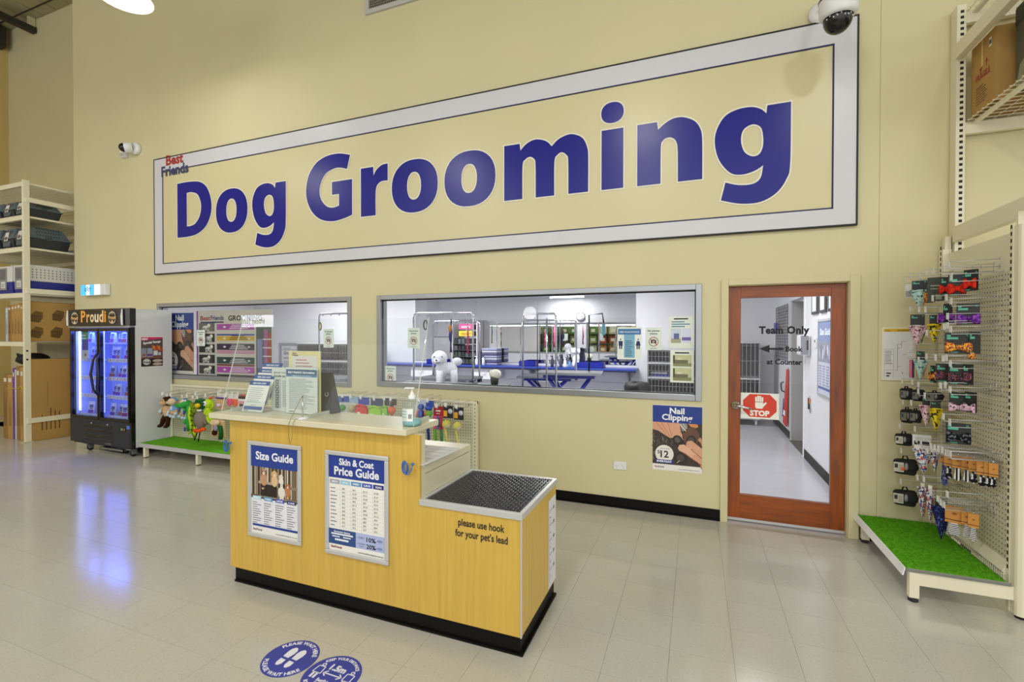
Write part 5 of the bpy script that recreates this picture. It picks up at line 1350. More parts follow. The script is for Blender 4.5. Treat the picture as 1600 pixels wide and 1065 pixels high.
def rubber_dome(label, x, z, c, c2, w=.16):
    t = hang('launcher_toy', label, x, z)
    part(t, 'card', c2, lambda m: m.box(x - w * .45, x + w * .45, TY - .003, TY, z - .06, z + .02))
    part(t, 'scoop', c, lambda m: m.prism([(x - w / 2, TY - .05, z - .165), (x + w / 2, TY - .05, z - .165), (x + w * .46, TY - .05, z - .10), (x + w * .25, TY - .05, z - .06), (x - w * .2, TY - .05, z - .06), (x - w * .42, TY - .05, z - .10)], (0, .04, 0)), .008)
    part(t, 'rim', c, lambda m: m.tube([(x - w * .4, TY - .05, z - .075), (x, TY - .055, z - .055), (x + w * .4, TY - .05, z - .075)], .012, 8))
    part(t, 'label', '#e9e9e4', lambda m: m.box(x - w * .3, x - w * .05, TY - .052, TY - .0505, z - .15, z - .135))
rubber_dome('red ball scoop toy on a blue card hanging over the counter top', -3.355, .915, '#d6342c', '#2c3fb0')
rubber_dome('lime green ball scoop toy right of the red one', -3.18, .91, '#9ad432', '#30406a', .175)
rubber_dome('narrow lime green toy right of the wide lime scoop', -3.05, .92, '#8cc83a', '#262c2a', .07)
t = bag_pack('orange round toy on a dark card left of the pump bottle', -2.97, .92, .08, .06, '#3a3026', lambda t: (part(t, 'ball', '#d9622e', lambda m: m.ball((-2.97, TY - .03, .82), .042, 14, 10)), part(t, 'stem', '#d9622e', lambda m: m.tube([(-2.97, TY - .03, .80), (-2.97, TY - .03, .755)], .014, 8)), part(t, 'top_knob', '#2a241e', lambda m: m.ball((-2.97, TY - .03, .875), .02, 10, 8))))
bag_pack('blue and orange ball toy just right of the pump bottle', -2.625, .93, .10, .17, '#c9d2e4', lambda t: (part(t, 'ball', '#2a4ab4', lambda m: m.ball((-2.615, TY - .035, .805), .042, 14, 10)), part(t, 'half_ball', '#e0603a', lambda m: m.ball((-2.645, TY - .04, .805), (.03, .036, .038), 12, 8)), part(t, 'upper_ball', '#2a4ab4', lambda m: m.ball((-2.615, TY - .03, .875), .032, 12, 8))))
bag_pack('blue and green ball toy left of the red card', -2.525, .925, .09, .15, '#3a54b4', lambda t: (part(t, 'ball', '#6cae3c', lambda m: m.ball((-2.52, TY - .035, .815), .036, 14, 10)), part(t, 'half_ball', '#d9683a', lambda m: m.ball((-2.545, TY - .04, .815), (.022, .03, .03), 12, 8)), part(t, 'upper_ball', '#2a4ab4', lambda m: m.ball((-2.525, TY - .03, .865), (.04, .03, .022), 12, 8))))
def redcard(t):
    for k, (dx, c) in enumerate(((-.03, '#e0488c'), (.005, '#4a6a9c'), (.035, '#b8284c'))):
        part(t, 'bone', c, lambda m: (m.tube([(-2.42 + dx, TY - .02, .675), (-2.42 + dx, TY - .02, .775)], .012, 8), m.ball((-2.42 + dx - .01, TY - .02, .67), .014, 8, 6), m.ball((-2.42 + dx + .01, TY - .02, .67), .014, 8, 6), m.ball((-2.42 + dx - .01, TY - .02, .78), .014, 8, 6), m.ball((-2.42 + dx + .01, TY - .02, .78), .014, 8, 6)))
    part(t, 'card_print', '#e6d8d8', lambda m: (m.box(-2.455, -2.40, TY - .005, TY - .0032, .835, .85), m.box(-2.45, -2.41, TY - .005, TY - .0032, .812, .818)))
header_pack('red card with pink and blue rubber bones near the right end of the toys', -2.42, .875, .115, .08, '#a81c26', redcard, hh=.085)
def launcher(label, x, z, y=TY):
    t = hang('ball_launcher', label, x, z, y=y)
    part(t, 'card', '#20202c', lambda m: m.box(x - .055, x + .055, y - .003, y, z - .115, z + .01))
    part(t, 'card_print', '#e0a030', lambda m: (m.box(x - .05, x - .01, y - .005, y - .0032, z - .10, z - .04),)); part(t, 'card_badge', '#c9ccd8', lambda m: m.lathe([(.001, 0), (.026, 0), (.026, .002), (.001, .002)], (x + .025, y - .0032, z - .045), (0, -1, 0), 16))
    part(t, 'ball', '#dad8bc', lambda m: m.ball((x + .01, y - .05, z - .17), .040, 16, 12))
    part(t, 'cup', '#cfc65a', lambda m: m.lathe([(.02, -.045), (.042, -.02), (.046, .0)], (x + .01, y - .05, z - .17), (.3, .2, -1), 16, cap=False))
    part(t, 'handle', '#d9d270', lambda m: m.tube([(x + .0, y - .045, z - .125), (x - .012, y - .04, z - .20), (x - .002, y - .03, z - .30), (x + .014, y - .03, z - .39)], [.011, .012, .011, .014], 8))
launcher('yellow ball launcher on a dark card, left one of the pair at the right end', -2.315, .89)
launcher('yellow ball launcher on a dark card at the far right end of the toys', -2.195, .88)
def tug(label, x, c, z=.86):
    t = hang('tug_toy', label, x, z, y=4.28)
    part(t, 'handle', c, lambda m: m.tube([(x, 4.27, z - .10), (x + .01, 4.265, z - .2), (x + .022, 4.265, z - .36)], [.014, .017, .015], 8)); part(t, 'loop', c, lambda m: m.tube([(x, 4.27, z - .1), (x - .012, 4.27, z - .05), (x, 4.27, z - .01), (x + .012, 4.27, z - .05), (x, 4.27, z - .1)], .006, 6))
tug('bright green bendy stick toy behind the counter top corner', -2.535, '#7cc43a'); tug('darker green bendy stick toy beside the bright green one', -2.465, '#5fa85a'); tug('dark blue stick toy by the counter end board', -2.62, '#2c3a98')
# ================================================================ tall accessory display by the door
ga = thing('display_gondola', 'tall cream pegboard display of pet bow ties and bandanas beside the door', 'display', (1.5, 4.0, 0))
for z0, z1 in ((.30, .745), (.749, 1.214), (1.218, 1.985)):
    mb = MB('peg_yz'); mb.box(1.70, 1.712, 3.585, 4.375, z0, z1); mb.build('pegboard_panel', ga)
mb = MB('rack_cream'); mb.box(1.725, 1.735, 3.585, 4.375, 1.99, 2.21); mb.build('plain_panel', ga)
mb = MB('rack_cream'); mb.hexa([(1.665, 3.585, .215), (1.712, 3.585, .215), (1.712, 4.43, .215), (1.665, 4.43, .215)], [(1.70, 3.585, .296), (1.712, 3.585, .296), (1.712, 4.43, .296), (1.70, 4.43, .296)]); mb.build('kick_panel', ga)
# front column: slotted post with a rounded cover
mb = MB('rack_cream'); mb.box(1.690, 1.712, 3.555, 3.584, .02, 2.235); mb.build('slotted_post', ga)
mb = MB('rack_cream')
pts = [(1.695, 3.555), (1.695, 3.515)] + [(1.74 - .045 * math.cos(a), 3.515 - .028 * math.sin(a)) for a in (.5, 1, 1.57, 2.1, 2.6)] + [(1.785, 3.515), (1.785, 3.555)]
mb.prism([(a, b, .02) for a, b in pts], (0, 0, 2.215)); mb.build('front_column', ga, bevel=.002)
mb = MB('rack_cream'); mb.box(1.70, 1.725, 3.53, 3.55, 2.235, 2.31); mb.build('post_peg', ga)
mb = MB('rack_hole')
for k in range(50): mb.box(1.6885, 1.691, 3.564, 3.576, .26 + .04 * k, .282 + .04 * k)
mb.build('slot_holes', ga, kind='stuff')
mb = MB('rack_cream'); mb.box(1.69, 1.742, 4.376, 4.44, .02, 2.24); mb.build('rear_post', ga, bevel=.002)
mb = MB('rack_cream'); mb.box(1.705, 1.73, 4.385, 4.43, 2.24, 2.335); mb.box(1.728, 1.734, 4.37, 4.43, 2.14, 2.335); mb.build('post_peg', ga)
mb = MB('rack_hole')
for k in range(8): mb.box(1.6885, 1.691, 4.40, 4.412, 1.96 + .04 * k, 1.984 + .04 * k)
mb.build('slot_holes', ga, kind='stuff')
mb = MB('black_matt'); mb.lathe([(.028, 0), (.026, .012), (.012, .022)], (1.735, 3.535, 0), (0, 0, 1), 16); mb.build('foot', ga)
# base
mb = MB('rack_cream'); mb.box(1.215, 1.695, 3.515, 3.545, .10, .178); mb.build('base_beam', ga, bevel=.003)
mb = MB('rack_cream'); mb.box(1.215, 1.695, 4.39, 4.42, .10, .178); mb.build('base_beam', ga, bevel=.003)
for y in (3.53, 4.40):
    mb = MB('rack_cream'); mb.box(1.212, 1.262, y - .02, y + .02, .022, .178); l_ = mb.build('leg', ga, bevel=.003)
    mb = MB('black_matt'); mb.lathe([(.026, 0), (.026, .01), (.012, .022)], (1.237, y, 0), (0, 0, 1), 16); mb.build('foot', l_)
mb = MB('#a9aaa4'); mb.box(1.19, 1.66, 3.52, 4.43, .180, .1835)
for k in range(24): mb.box(1.20, 1.68, 3.505 + .002 * (k % 2), 3.509 + .002 * (k % 2), .181 + .0008 * k, .1815 + .0008 * k)
mb.build('wire_shelf', ga)
mb = MB('turf'); mb.box(1.195, 1.665, 3.53, 4.43, .1845, .198); mb.build('turf_mat', ga)
mb = MB('turf')
for i in range(9000):
    x, y = random.uniform(1.197, 1.663), random.uniform(3.532, 4.428); a = random.uniform(0, PI); h = random.uniform(.006, .012); w = .0022
    dx, dy = math.cos(a) * w, math.sin(a) * w
    mb.add([(x - dx, y - dy, .1975), (x + dx, y + dy, .1975), (x + random.uniform(-.005, .005), y + random.uniform(-.005, .005), .198 + h)], [(0, 1, 2)])
mb.build('turf_blades', ga, kind='stuff')
mb = MB('white_gloss'); mb.hexa([(1.172, 3.50, .158), (1.180, 3.50, .158), (1.180, 4.44, .158), (1.172, 4.44, .158)], [(1.184, 3.50, .205), (1.190, 3.50, .205), (1.190, 4.44, .205), (1.184, 4.44, .205)]); mb.build('shelf_edge_strip', ga)
mb = MB('chrome')
for k in range(40):
    y = 3.56 + k * .021; mb.tube([(1.664, y, .185), (1.662, y, .235)], .0016, 4)
mb.tube([(1.663, 3.55, .236), (1.663, 4.40, .236)], .002, 4); mb.tube([(1.663, 3.55, .20), (1.663, 4.40, .20)], .002, 4); mb.build('wire_fence', ga, kind='stuff')

# ---------------------------------------------------------------- goods on the hooks
done = set()
def rhook(y, z, tip=1.43):
    k = (round(y, 2), round(z, 2))
    if k in done: return
    done.add(k); peg_hook(ga, (1.70, y, z), (tip, y, z - .004))
mat('card_black', '#14181a', .45); mat('card_teal', '#55b59a', .5); mat('card_tan', '#c98a3e', .6, var=.08)
def fabric(key, base, spots, scale=60, thr=.56):
    if key in MATS: return
    m = mat(key, base, .8, spec=.2, var=.05)
    nt = m.node_tree; p = nt.nodes['Principled BSDF']; src = p.inputs['Base Color'].links[0].from_socket
    tc = nt.nodes.new('ShaderNodeTexCoord')
    for i, sp in enumerate(spots):
        v = nt.nodes.new('ShaderNodeTexNoise'); v.inputs['Scale'].default_value = scale * (1 + .37 * i); v.inputs['Detail'].default_value = 0
        mp = nt.nodes.new('ShaderNodeMapping'); mp.inputs['Location'].default_value = (i * 3.1, i * 1.7, i)
        nt.links.new(tc.outputs['Object'], mp.inputs[0]); nt.links.new(mp.outputs[0], v.inputs['Vector'])
        r = nt.nodes.new('ShaderNodeMath'); r.operation = 'GREATER_THAN'; r.inputs[1].default_value = thr; nt.links.new(v.outputs[0], r.inputs[0])
        mx = nt.nodes.new('ShaderNodeMix'); mx.data_type = 'RGBA'; nt.links.new(r.outputs[0], mx.inputs[0]); nt.links.new(src, mx.inputs[6]); mx.inputs[7].default_value = lin(sp); src = mx.outputs[2]
    nt.links.new(src, p.inputs['Base Color'])
def stripes(key, a, b, axis=0, pitch=.012, duty=.5):
    m = mat(key, a, .8, spec=.2, var=.04); nt = m.node_tree; p = nt.nodes['Principled BSDF']; src = p.inputs['Base Color'].links[0].from_socket
    tc = nt.nodes.new('ShaderNodeTexCoord'); s = nt.nodes.new('ShaderNodeSeparateXYZ'); nt.links.new(tc.outputs['Object'], s.inputs[0])
    d = nt.nodes.new('ShaderNodeMath'); d.operation = 'DIVIDE'; d.inputs[1].default_value = pitch; nt.links.new(s.outputs[axis], d.inputs[0])
    f = nt.nodes.new('ShaderNodeMath'); f.operation = 'FRACT'; nt.links.new(d.outputs[0], f.inputs[0])
    g = nt.nodes.new('ShaderNodeMath'); g.operation = 'GREATER_THAN'; g.inputs[1].default_value = duty; nt.links.new(f.outputs[0], g.inputs[0])
    mx = nt.nodes.new('ShaderNodeMix'); mx.data_type = 'RGBA'; nt.links.new(g.outputs[0], mx.inputs[0]); nt.links.new(src, mx.inputs[6]); mx.inputs[7].default_value = lin(b)
    nt.links.new(mx.outputs[2], p.inputs['Base Color'])
fabric('cloth_aqua', '#b5d6d2', ('#2e5a66',), 75, .64); fabric('cloth_red', '#d8301e', ('#b82414',), 40); fabric('cloth_orange', '#e58a2a', ('#c0301c', '#f0d040', '#3a2a60'), 90, .58)
fabric('cloth_purple', '#6b2f92', ('#4a1c72', '#8f4fb4'), 45, .56); fabric('cloth_pink', '#e6cdd6', ('#3a3a3c', '#c87a92'), 75, .63); fabric('cloth_pinkbow', '#d9b7cc', ('#6a4a62',), 70, .62)
fabric('cloth_dark_floral', '#20222c', ('#b9583c', '#5a5f96', '#a9505c'), 120, .65); fabric('cloth_skull', '#14161a', ('#6a717c',), 80, .60); fabric('cloth_yellow', '#3a382c', ('#e6d02a', '#e6d02a'), 45, .50)
fabric('cloth_multi', '#e0e2e4', ('#4a6fc0', '#d95a3a', '#2c3250'), 55, .62); fabric('cloth_navy', '#262f66', ('#5a6ab0', '#141a3a'), 70, .58); fabric('cloth_green', '#5c9a38', ('#3a6a22',), 40)
stripes('tie_stripe_v', '#e6e6e6', '#1c1c20', 0, .018); stripes('tie_stripe_h', '#e8e8e8', '#26262a', 2, .011); fabric('tie_check', '#17181c', ('#c9ccd2',), 70, .64); fabric('tie_paisley', '#4a4f7c', ('#8f94c0', '#2a2c52'), 80, .58)

def rthing(name, label, cat, x, y, z, rot, group=None):
    t = thing(name, label, cat, (x, y, z), group)
    t.rotation_euler = (0, 0, rot); rhook(y, z + .012, min(x - .02, 1.46))
    ORG[t] = V(0, 0, 0)
    return t
def card(t, w, h, m='card_black'):
    mb = MB(m); mb.box(-w / 2, w / 2, -.0015, .0015, -h, 0); c = mb.build('card', t, bevel=.0)
    cv = Canvas((-w / 2, -.0015, -h), (1, 0, 0), (0, 0, 1), MB('card_teal'))
    if m == 'card_black':
        cv.rect(w * .08, h * .80, w * .22, h * .90, 'card_teal', 1); cv.rect(w * .08, h * .68, w * .5, h * .78, 'card_teal', 1); cv.ring(w * .86, h * .88, w * .035, w * .06, 'card_teal', 1, 14); cv.lines(w * .1, w * .6, h * .04, h * .1, 1, 'card_teal', 1, .6)
        cv.mb.build('card_print', t)
    return c
def bow_card(label, x, y, z, w, h, cl, rot=-.35, drop=.55, bw=1.0):
    t = rthing('bow_tie_card', label, 'bow tie', x, y, z, rot)
    card(t, w, h)
    mb = MB(cl); zc = -h * (drop + .12); W_ = w * bw / 2; H_ = h * .26
    for s in (-1, 1):
        pr = []
        for u, hh, d in ((.08, .38, .012), (.35, .72, .02), (.7, 1.0, .024), (1.0, .92, .012)):
            pr.append((s * W_ * u, hh * H_, d))
        v = []
        for (px, hh, d) in pr:
            for a in range(8):
                t_ = 2 * PI * a / 8; v.append((px, -.014 - d * math.sin(t_) * (.6 if math.sin(t_) > 0 else .3), zc + hh * math.cos(t_)))
        f = [(i * 8 + a, i * 8 + (a + 1) % 8, (i + 1) * 8 + (a + 1) % 8, (i + 1) * 8 + a) for i in range(3) for a in range(8)] + [tuple(range(8)), tuple(24 + a for a in range(8))]
        mb.add(v, f, True)
    mb.build('bow', t)
    mb = MB(cl); mb.ball((0, -.02, zc), (w * .07, .014, H_ * .5), 10, 8); mb.build('knot', t)
    return t
def bandana(label, x, y, z, w, h, cl, inner=None, rot=-.3, ch=.07, cw=.08, cardm='card_black'):
    t = rthing('bandana', label, 'bandana', x, y, z, rot)
    if ch: card(t, cw, ch, cardm)
    z0 = -ch
    mb = MB(cl)
    n = 8; v = []; f = []
    for i in range(n + 1):
        u = i / n * 2 - 1
        top = z0 + .004 * math.cos(u * 3); bot = z0 - h * (1 - abs(u) ** 1.1) - .012
        y_ = -.012 - .012 * math.cos(u * PI * 1.5)
        v += [(u * w / 2, y_, top), (u * w / 2 * .92, y_ - .004, bot), (u * w / 2, y_ + .006, top), (u * w / 2 * .92, y_ + .004, bot)]
    for i in range(n):
        a = 4 * i; f += [(a, a + 1, a + 5, a + 4), (a + 2, a + 6, a + 7, a + 3), (a, a + 4, a + 6, a + 2), (a + 1, a + 3, a + 7, a + 5)]
    mb.add(v, f, True); mb.build('cloth', t)
    mb = MB(cl); mb.tube([(-w / 2, -.012, z0), (0, -.02, z0 + .003), (w / 2, -.012, z0)], .007, 6); mb.build('rolled_hem', t)
    if inner:
        mb = MB(inner); mb.prism([(w * .18, -.002, z0 - .01), (w * .5, .006, z0 - h * .1), (w * .18, .0, z0 - h * .98)], (0, .006, 0)); mb.build('lining', t)
    return t
def pouch_roll(label, x, y, z, w, h, white=False, accent=None, rot=-.2):
    t = rthing('pet_harness', label, 'harness', x, y, z, rot)
    mb = MB('fabric_black'); mb.hexa([(-w * .46, -.043, -h * .94), (w * .40, -.03, -h), (w * .42, .035, -h * .95), (-w * .42, .035, -h * .9)], [(-w * .48, -.04, -h * .22), (w * .46, -.028, -h * .14), (w * .44, .03, -h * .12), (-w * .42, .03, -h * .18)]); mb.build('rolled_fabric', t, bevel=min(w, h) * .16, seg=3); mb = MB('fabric_black'); mb.ball((w * .2, -.012, -h * .5), (w * .3, .04, h * .34), 12, 8, lump=.08); mb.build('folded_strap', t)
    mb = MB('fabric_black'); mb.tube([(-w * .1, 0, -h * .2), (-w * .06, 0, .0), (w * .06, 0, .0), (w * .12, 0, -h * .2)], .005, 6); mb.build('loop', t)
    mb = MB('#b9b6a4' if white else '#6a6a60'); mb.box(-w * .46, -w * .08, -.047, -.044, -h * .80, -h * .30)
    cv = Canvas((-w * .46, -.047, -h * .8), (1, 0, 0), (0, 0, 1), mb); cv.rect(w * .04, h * .2, w * .16, h * .42, '#2b2b28', 1); cv.lines(w * .2, w * .36, h * .08, h * .42, 4, '#77776e', 1)
    mb.build('label', t)
    if accent: mb = MB(accent); mb.ball((-w * .12, -.036, -h * .62), (w * .11, .016, h * .12), 10, 8); mb.build('buckle', t)
    mb = MB('#8b8d90'); mb.ball((w * .02, -.04, -h * .5), (w * .08, .014, h * .2), 10, 8); mb.build('clip', t)
    return t
mat('fabric_black', '#232425', .8, spec=.25, var=.3, vscale=40)
def tie_card(label, x, y, z, w, h, th, cl, rot=-.4):
    t = rthing('collar_tie_card', label, 'collar tie', x, y, z, rot)
    mb = MB('card_tan'); mb.box(-w / 2, w / 2, -.003, .003, -h, 0); mb.build('card', t, bevel=.001)
    mb = MB('#4a2c12'); mb.box(-w / 2, w / 2, -.0036, -.003, -h * .84, -h * .79); mb.ball((0, -.003, -h * .42), (w * .13, .0012, w * .1), 10, 6, '#8f5a24'); mb.build('card_print', t)
    mb = MB(cl); q = w * .34
    mb.prism([(-q * .55, -.004, -h), (q * .55, -.004, -h), (q, -.006, -h - th * .8), (0, -.006, -h - th), (-q, -.006, -h - th * .8)], (0, -.008, 0)); mb.build('tie', t)
    mb = MB('chrome'); mb.tube([(0, 0, -.01), (0, -.006, .012), (0, .004, .016)], .002, 5); mb.build('hanger_ring', t)
    return t
# row 1
t = rthing('clear_packet', 'small dark clear packet at the far end of the top hook row', 'packet', 1.455, 4.28, 1.985, -.2)
mb = MB('clear_pack'); mb.box(-.022, .022, -.006, .006, -.10, 0); mb.build('bag', t); mb = MB('#4a4638'); mb.box(-.016, .016, -.003, .003, -.095, -.05); mb.build('contents', t)
bandana('pale aqua cactus print bandana on the top hook row', 1.51, 4.25, 2.005, .105, .12, 'cloth_aqua', '#d9622a', ch=.075, cw=.085)
bow_card('orange patterned bow turned sideways beside the aqua bandana of the top row', 1.52, 4.10, 1.985, .05, .15, 'cloth_orange', -.9, .62, 1.2)
t = rthing('bow_tie_card', 'bow tie card turned to its plain olive back on the top row', 'bow tie', 1.512, 4.0, 2.0, -.25); mb = MB('#34382a'); mb.box(-.045, .045, -.002, .002, -.16, 0); mb.build('card', t); mb = MB('#8a8f78'); mb.box(-.03, .02, -.003, -.002, -.06, -.052); mb.box(-.03, .01, -.003, -.002, -.08, -.074); mb.box(-.004, .028, -.003, -.002, -.15, -.115); mb.build('card_print', t)
bow_card('red bow tie card seen nearly edge on, leftmost of the three red ones', 1.525, 3.90, 1.99, .055, .12, 'cloth_red', -.75, .55, 1.1)
bow_card('red satin bow tie card, middle of the three red ones on the top row', 1.525, 3.76, 1.99, .085, .135, 'cloth_red', -.45, .55, 1.0)
bow_card('red satin bow tie card nearest the upright on the top row', 1.567, 3.70, 2.01, .07, .13, 'cloth_red', -.85, .55, .9)
# row 2
bow_card('purple bow tie card seen edge on behind the big purple one', 1.535, 3.90, 1.815, .05, .13, 'cloth_purple', -.9, .6, 1.8)
bow_card('big shiny purple bow tie on a black card', 1.562, 3.72, 1.805, .105, .13, 'cloth_purple', -.28, .62, 1.02)
bandana('pale pink printed bandana under the aqua one at the far end', 1.50, 4.25, 1.76, .105, .15, 'cloth_pink', 'cloth_green', ch=.085, cw=.08)
bandana('black and yellow bandana hanging in the second row', 1.54, 4.10, 1.75, .075, .12, 'cloth_yellow', ch=.07, cw=.05)
t = rthing('small_packet', 'small pink packet between the yellow bandana and the purple bow', 'packet', 1.545, 4.0, 1.745, -.3); mb = MB('#d9b0b8'); mb.box(-.025, .025, -.004, .004, -.05, 0); mb.build('bag', t); mb = MB('#c8586e'); mb.ball((0, -.004, -.028), (.014, .003, .012), 8, 6); mb.build('print', t)
# row 3
bow_card('large orange patchwork bow tie on a black card', 1.525, 3.74, 1.625, .125, .13, 'cloth_orange', -.28, .58, 1.0)
t = rthing('bow_tie_card', 'black bow tie card turned sideways behind the orange patchwork bow', 'bow tie', 1.588, 3.70, 1.63, -.5); card(t, .05, .135); mb = MB('cloth_orange'); mb.ball((-.01, -.012, -.148), (.022, .012, .02), 10, 8, lump=.1); mb.build('bow', t)
# row 4
bandana('aqua bandana with an orange lining in the fourth row', 1.51, 4.22, 1.495, .08, .13, 'cloth_aqua', '#d9622a', ch=.07, cw=.045)
t = rthing('pink_packet', 'slim pink packets at the far end of the fourth row', 'packet', 1.48, 4.28, 1.43, -.2); mb = MB('#d0688c'); mb.box(-.012, -.002, -.02, .02, -.13, 0); mb.build('bag', t); mb = MB('#3a2a30'); mb.box(0, .012, -.02, .02, -.13, 0); mb.build('side', t)
bow_card('orange floral bow turned edge on in the fourth row', 1.54, 4.10, 1.40, .04, .12, 'cloth_orange', -.9, .5, 1.1)
bow_card('dark floral bow tie card, left one of the overlapping pair', 1.505, 3.85, 1.425, .09, .12, 'cloth_dark_floral', -.3, .5, 1.0)
bow_card('dark floral bow tie card, right one of the overlapping pair', 1.53, 3.75, 1.425, .09, .125, 'cloth_dark_floral', -.4, .52, 1.0)
t = rthing('bow_tie_card', 'black card with a sliver of floral bow right of the dark floral pair', 'bow tie', 1.562, 3.71, 1.43, -.8); card(t, .05, .125); mb = MB('cloth_dark_floral'); mb.ball((0, -.012, -.075), (.026, .012, .03), 10, 8); mb.build('bow', t)
# row 5 and 6
pouch_roll('grey labelled harness roll at the far end of the fifth row', 1.455, 4.30, 1.235, .085, .105)
pouch_roll('dark harness roll second from the far end of the fifth row', 1.49, 4.20, 1.235, .08, .10)
pouch_roll('black harness roll third along the fifth row', 1.545, 4.10, 1.225, .10, .075)
bow_card('pale pink bow tie card, front one of the pair', 1.545, 3.78, 1.25, .085, .115, 'cloth_pinkbow', -.4, .7, 1.05)
bow_card('pale pink bow tie card turned behind the front pink one', 1.58, 3.72, 1.26, .06, .125, 'cloth_pinkbow', -.9, .68, 1.0)
pouch_roll('camouflage labelled harness roll at the far end of the sixth row', 1.46, 4.30, 1.08, .085, .12, accent='#6a5a3a')
pouch_roll('second harness roll of the sixth row with a grey clip', 1.475, 4.20, 1.085, .075, .105)
bandana('pink and green bandana in the sixth row', 1.50, 4.10, 1.18, .075, .13, 'cloth_pink', 'cloth_green', ch=.065, cw=.04)
bandana('black and yellow bandana with trailing ends in the sixth row', 1.515, 4.0, 1.16, .07, .14, 'cloth_yellow', 'cloth_yellow', ch=.05, cw=.05)
bow_card('black skull print bow tie card', 1.53, 3.74, 1.06, .115, .13, 'cloth_skull', -.28, .55, .98)
# row 7
pouch_roll('white labelled harness roll in the seventh row', 1.435, 4.28, .90, .115, .105, True)
t = rthing('white_packet', 'white topped hanging packet behind the colourful bandana', 'packet', 1.495, 4.15, .905, -.3); mb = MB('#d9dadc'); mb.box(-.05, .05, -.004, .004, -.075, 0); mb.build('header', t); mb = MB('ink'); mb.box(-.04, .04, -.006, -.004, -.07, -.045); mb.build('print', t)
bandana('white bandana with blue and red dog print', 1.495, 4.12, .835, .12, .16, 'cloth_multi', ch=.03, cw=.10, cardm='paper')
bandana('second blue and red print bandana turned edge on', 1.53, 4.05, .83, .05, .12, 'cloth_multi', '#3a5aa0', ch=.03, cw=.04, cardm='paper')
# row 8
pouch_roll('black harness roll with an orange buckle', 1.445, 4.28, .72, .155, .14, True, '#e0542a')
t = tie_card('navy paisley collar tie hanging left of the tan cards', 1.545, 3.95, .795, .05, .03, .16, 'tie_paisley', -.3)
X8 = ((1.55, 3.90, .835, .05, 'tie_check', 'first'), (1.575, 3.85, .838, .055, 'tie_stripe_v', 'second'), (1.60, 3.80, .842, .05, 'tie_stripe_v', 'third'), (1.612, 3.75, .845, .05, 'tie_check', 'fourth'), (1.63, 3.70, .84, .05, 'tie_check', 'fifth'), (1.65, 3.675, .843, .04, 'tie_check', 'sixth'), (1.66, 3.65, .845, .04, 'tie_check', 'seventh'))
for i, (x, y, z, w, cl, nm) in enumerate(X8): tie_card('tan collar tie card, %s from the left in the upper tan row' % nm, x, y, z, w, .082, .085 - .004 * i, cl, -.45)
# row 9
pouch_roll('black harness roll lowest at the far end', 1.445, 4.28, .49, .155, .14, True)
bandana('blue and red print bandana hanging folded over the turf', 1.485, 4.10, .575, .06, .22, 'cloth_multi', '#d9683a', ch=.03, cw=.02, cardm='paper')
bandana('second folded blue and red print bandana over the turf', 1.49, 4.0, .59, .055, .22, 'cloth_multi', '#d9683a', ch=.03, cw=.02, cardm='paper')
bandana('dark navy print bandana hanging lowest over the turf', 1.51, 3.90, .53, .10, .20, 'cloth_navy', 'cloth_navy', ch=.05, cw=.06)
tie_card('large tan collar tie card on the left of the lower tan row', 1.54, 3.80, .52, .09, .105, .08, 'tie_stripe_h', -.45)
tie_card('middle tan collar tie card of the lower tan row', 1.585, 3.76, .51, .05, .085, .08, 'tie_stripe_h', -.45)
tie_card('right tan collar tie card of the lower tan row', 1.60, 3.72, .51, .05, .085, .085, 'tie_stripe_h', -.45)
for y, z in ((3.66, 1.94), (3.66, 1.79), (3.66, 1.62), (3.66, 1.41), (3.66, 1.25), (3.66, 1.05), (3.68, .60), (3.70, 1.70), (3.98, 1.60), (3.98, 1.44)): rhook(y, z, 1.46)

# ================================================================ storage rack above it
rk = thing('storage_rack', 'tall cream storage rack with wire decks in the right corner', 'rack', (2.0, 4.4, 0))
mb = MB('rack_cream'); mb.box(1.748, 1.802, 4.352, 4.44, 0, 3.99); mb.build('upright', rk, bevel=.002)
mb = MB('rack_hole')
for k in range(48): mb.box(1.768, 1.788, 4.3512, 4.353, 2.02 + .0406 * k, 2.04 + .0406 * k)
mb.build('slot_holes', rk, kind='stuff')
mb = MB('rack_cream'); mb.box(2.95, 3.0, 4.352, 4.44, 0, 3.99); mb.build('upright', rk)
mb = MB('rack_cream'); mb.box(1.735, 1.785, 1.2, 4.352, 2.285, 2.395); mb.box(1.785, 1.80, 1.2, 4.25, 2.37, 2.42); mb.build('side_beam', rk, bevel=.002)
mb = MB('rack_cream'); mb.box(1.735, 1.785, 1.2, 4.352, 3.60, 3.70); mb.build('side_beam', rk, bevel=.002)
for z in (3.145, 3.94):
    mb = MB('rack_cream'); mb.box(1.803, 2.95, 4.37, 4.41, z - .08, z); mb.build('deck_beam', rk, bevel=.002)
    mb = MB('rack_cream')
    for x in [1.82 + .075 * i for i in range(15)]: mb.tube([(x, 2.2, z + .008), (x, 4.40, z + .008)], .0035, 4)
    for i in range(36): mb.tube([(1.80, 4.38 - .06 * i, z + .003), (2.9, 4.38 - .06 * i, z + .003)], .003, 4)
    mb.box(1.845, 1.875, 2.2, 4.37, z - .02, z - .002)
    mb.build('wire_deck', rk, kind='stuff')
for x in (1.76, 2.96):
    mb = MB('rack_cream'); mb.box(x - .02, x + .03, 1.2, 1.25, 0, 3.99); mb.build('upright', rk)
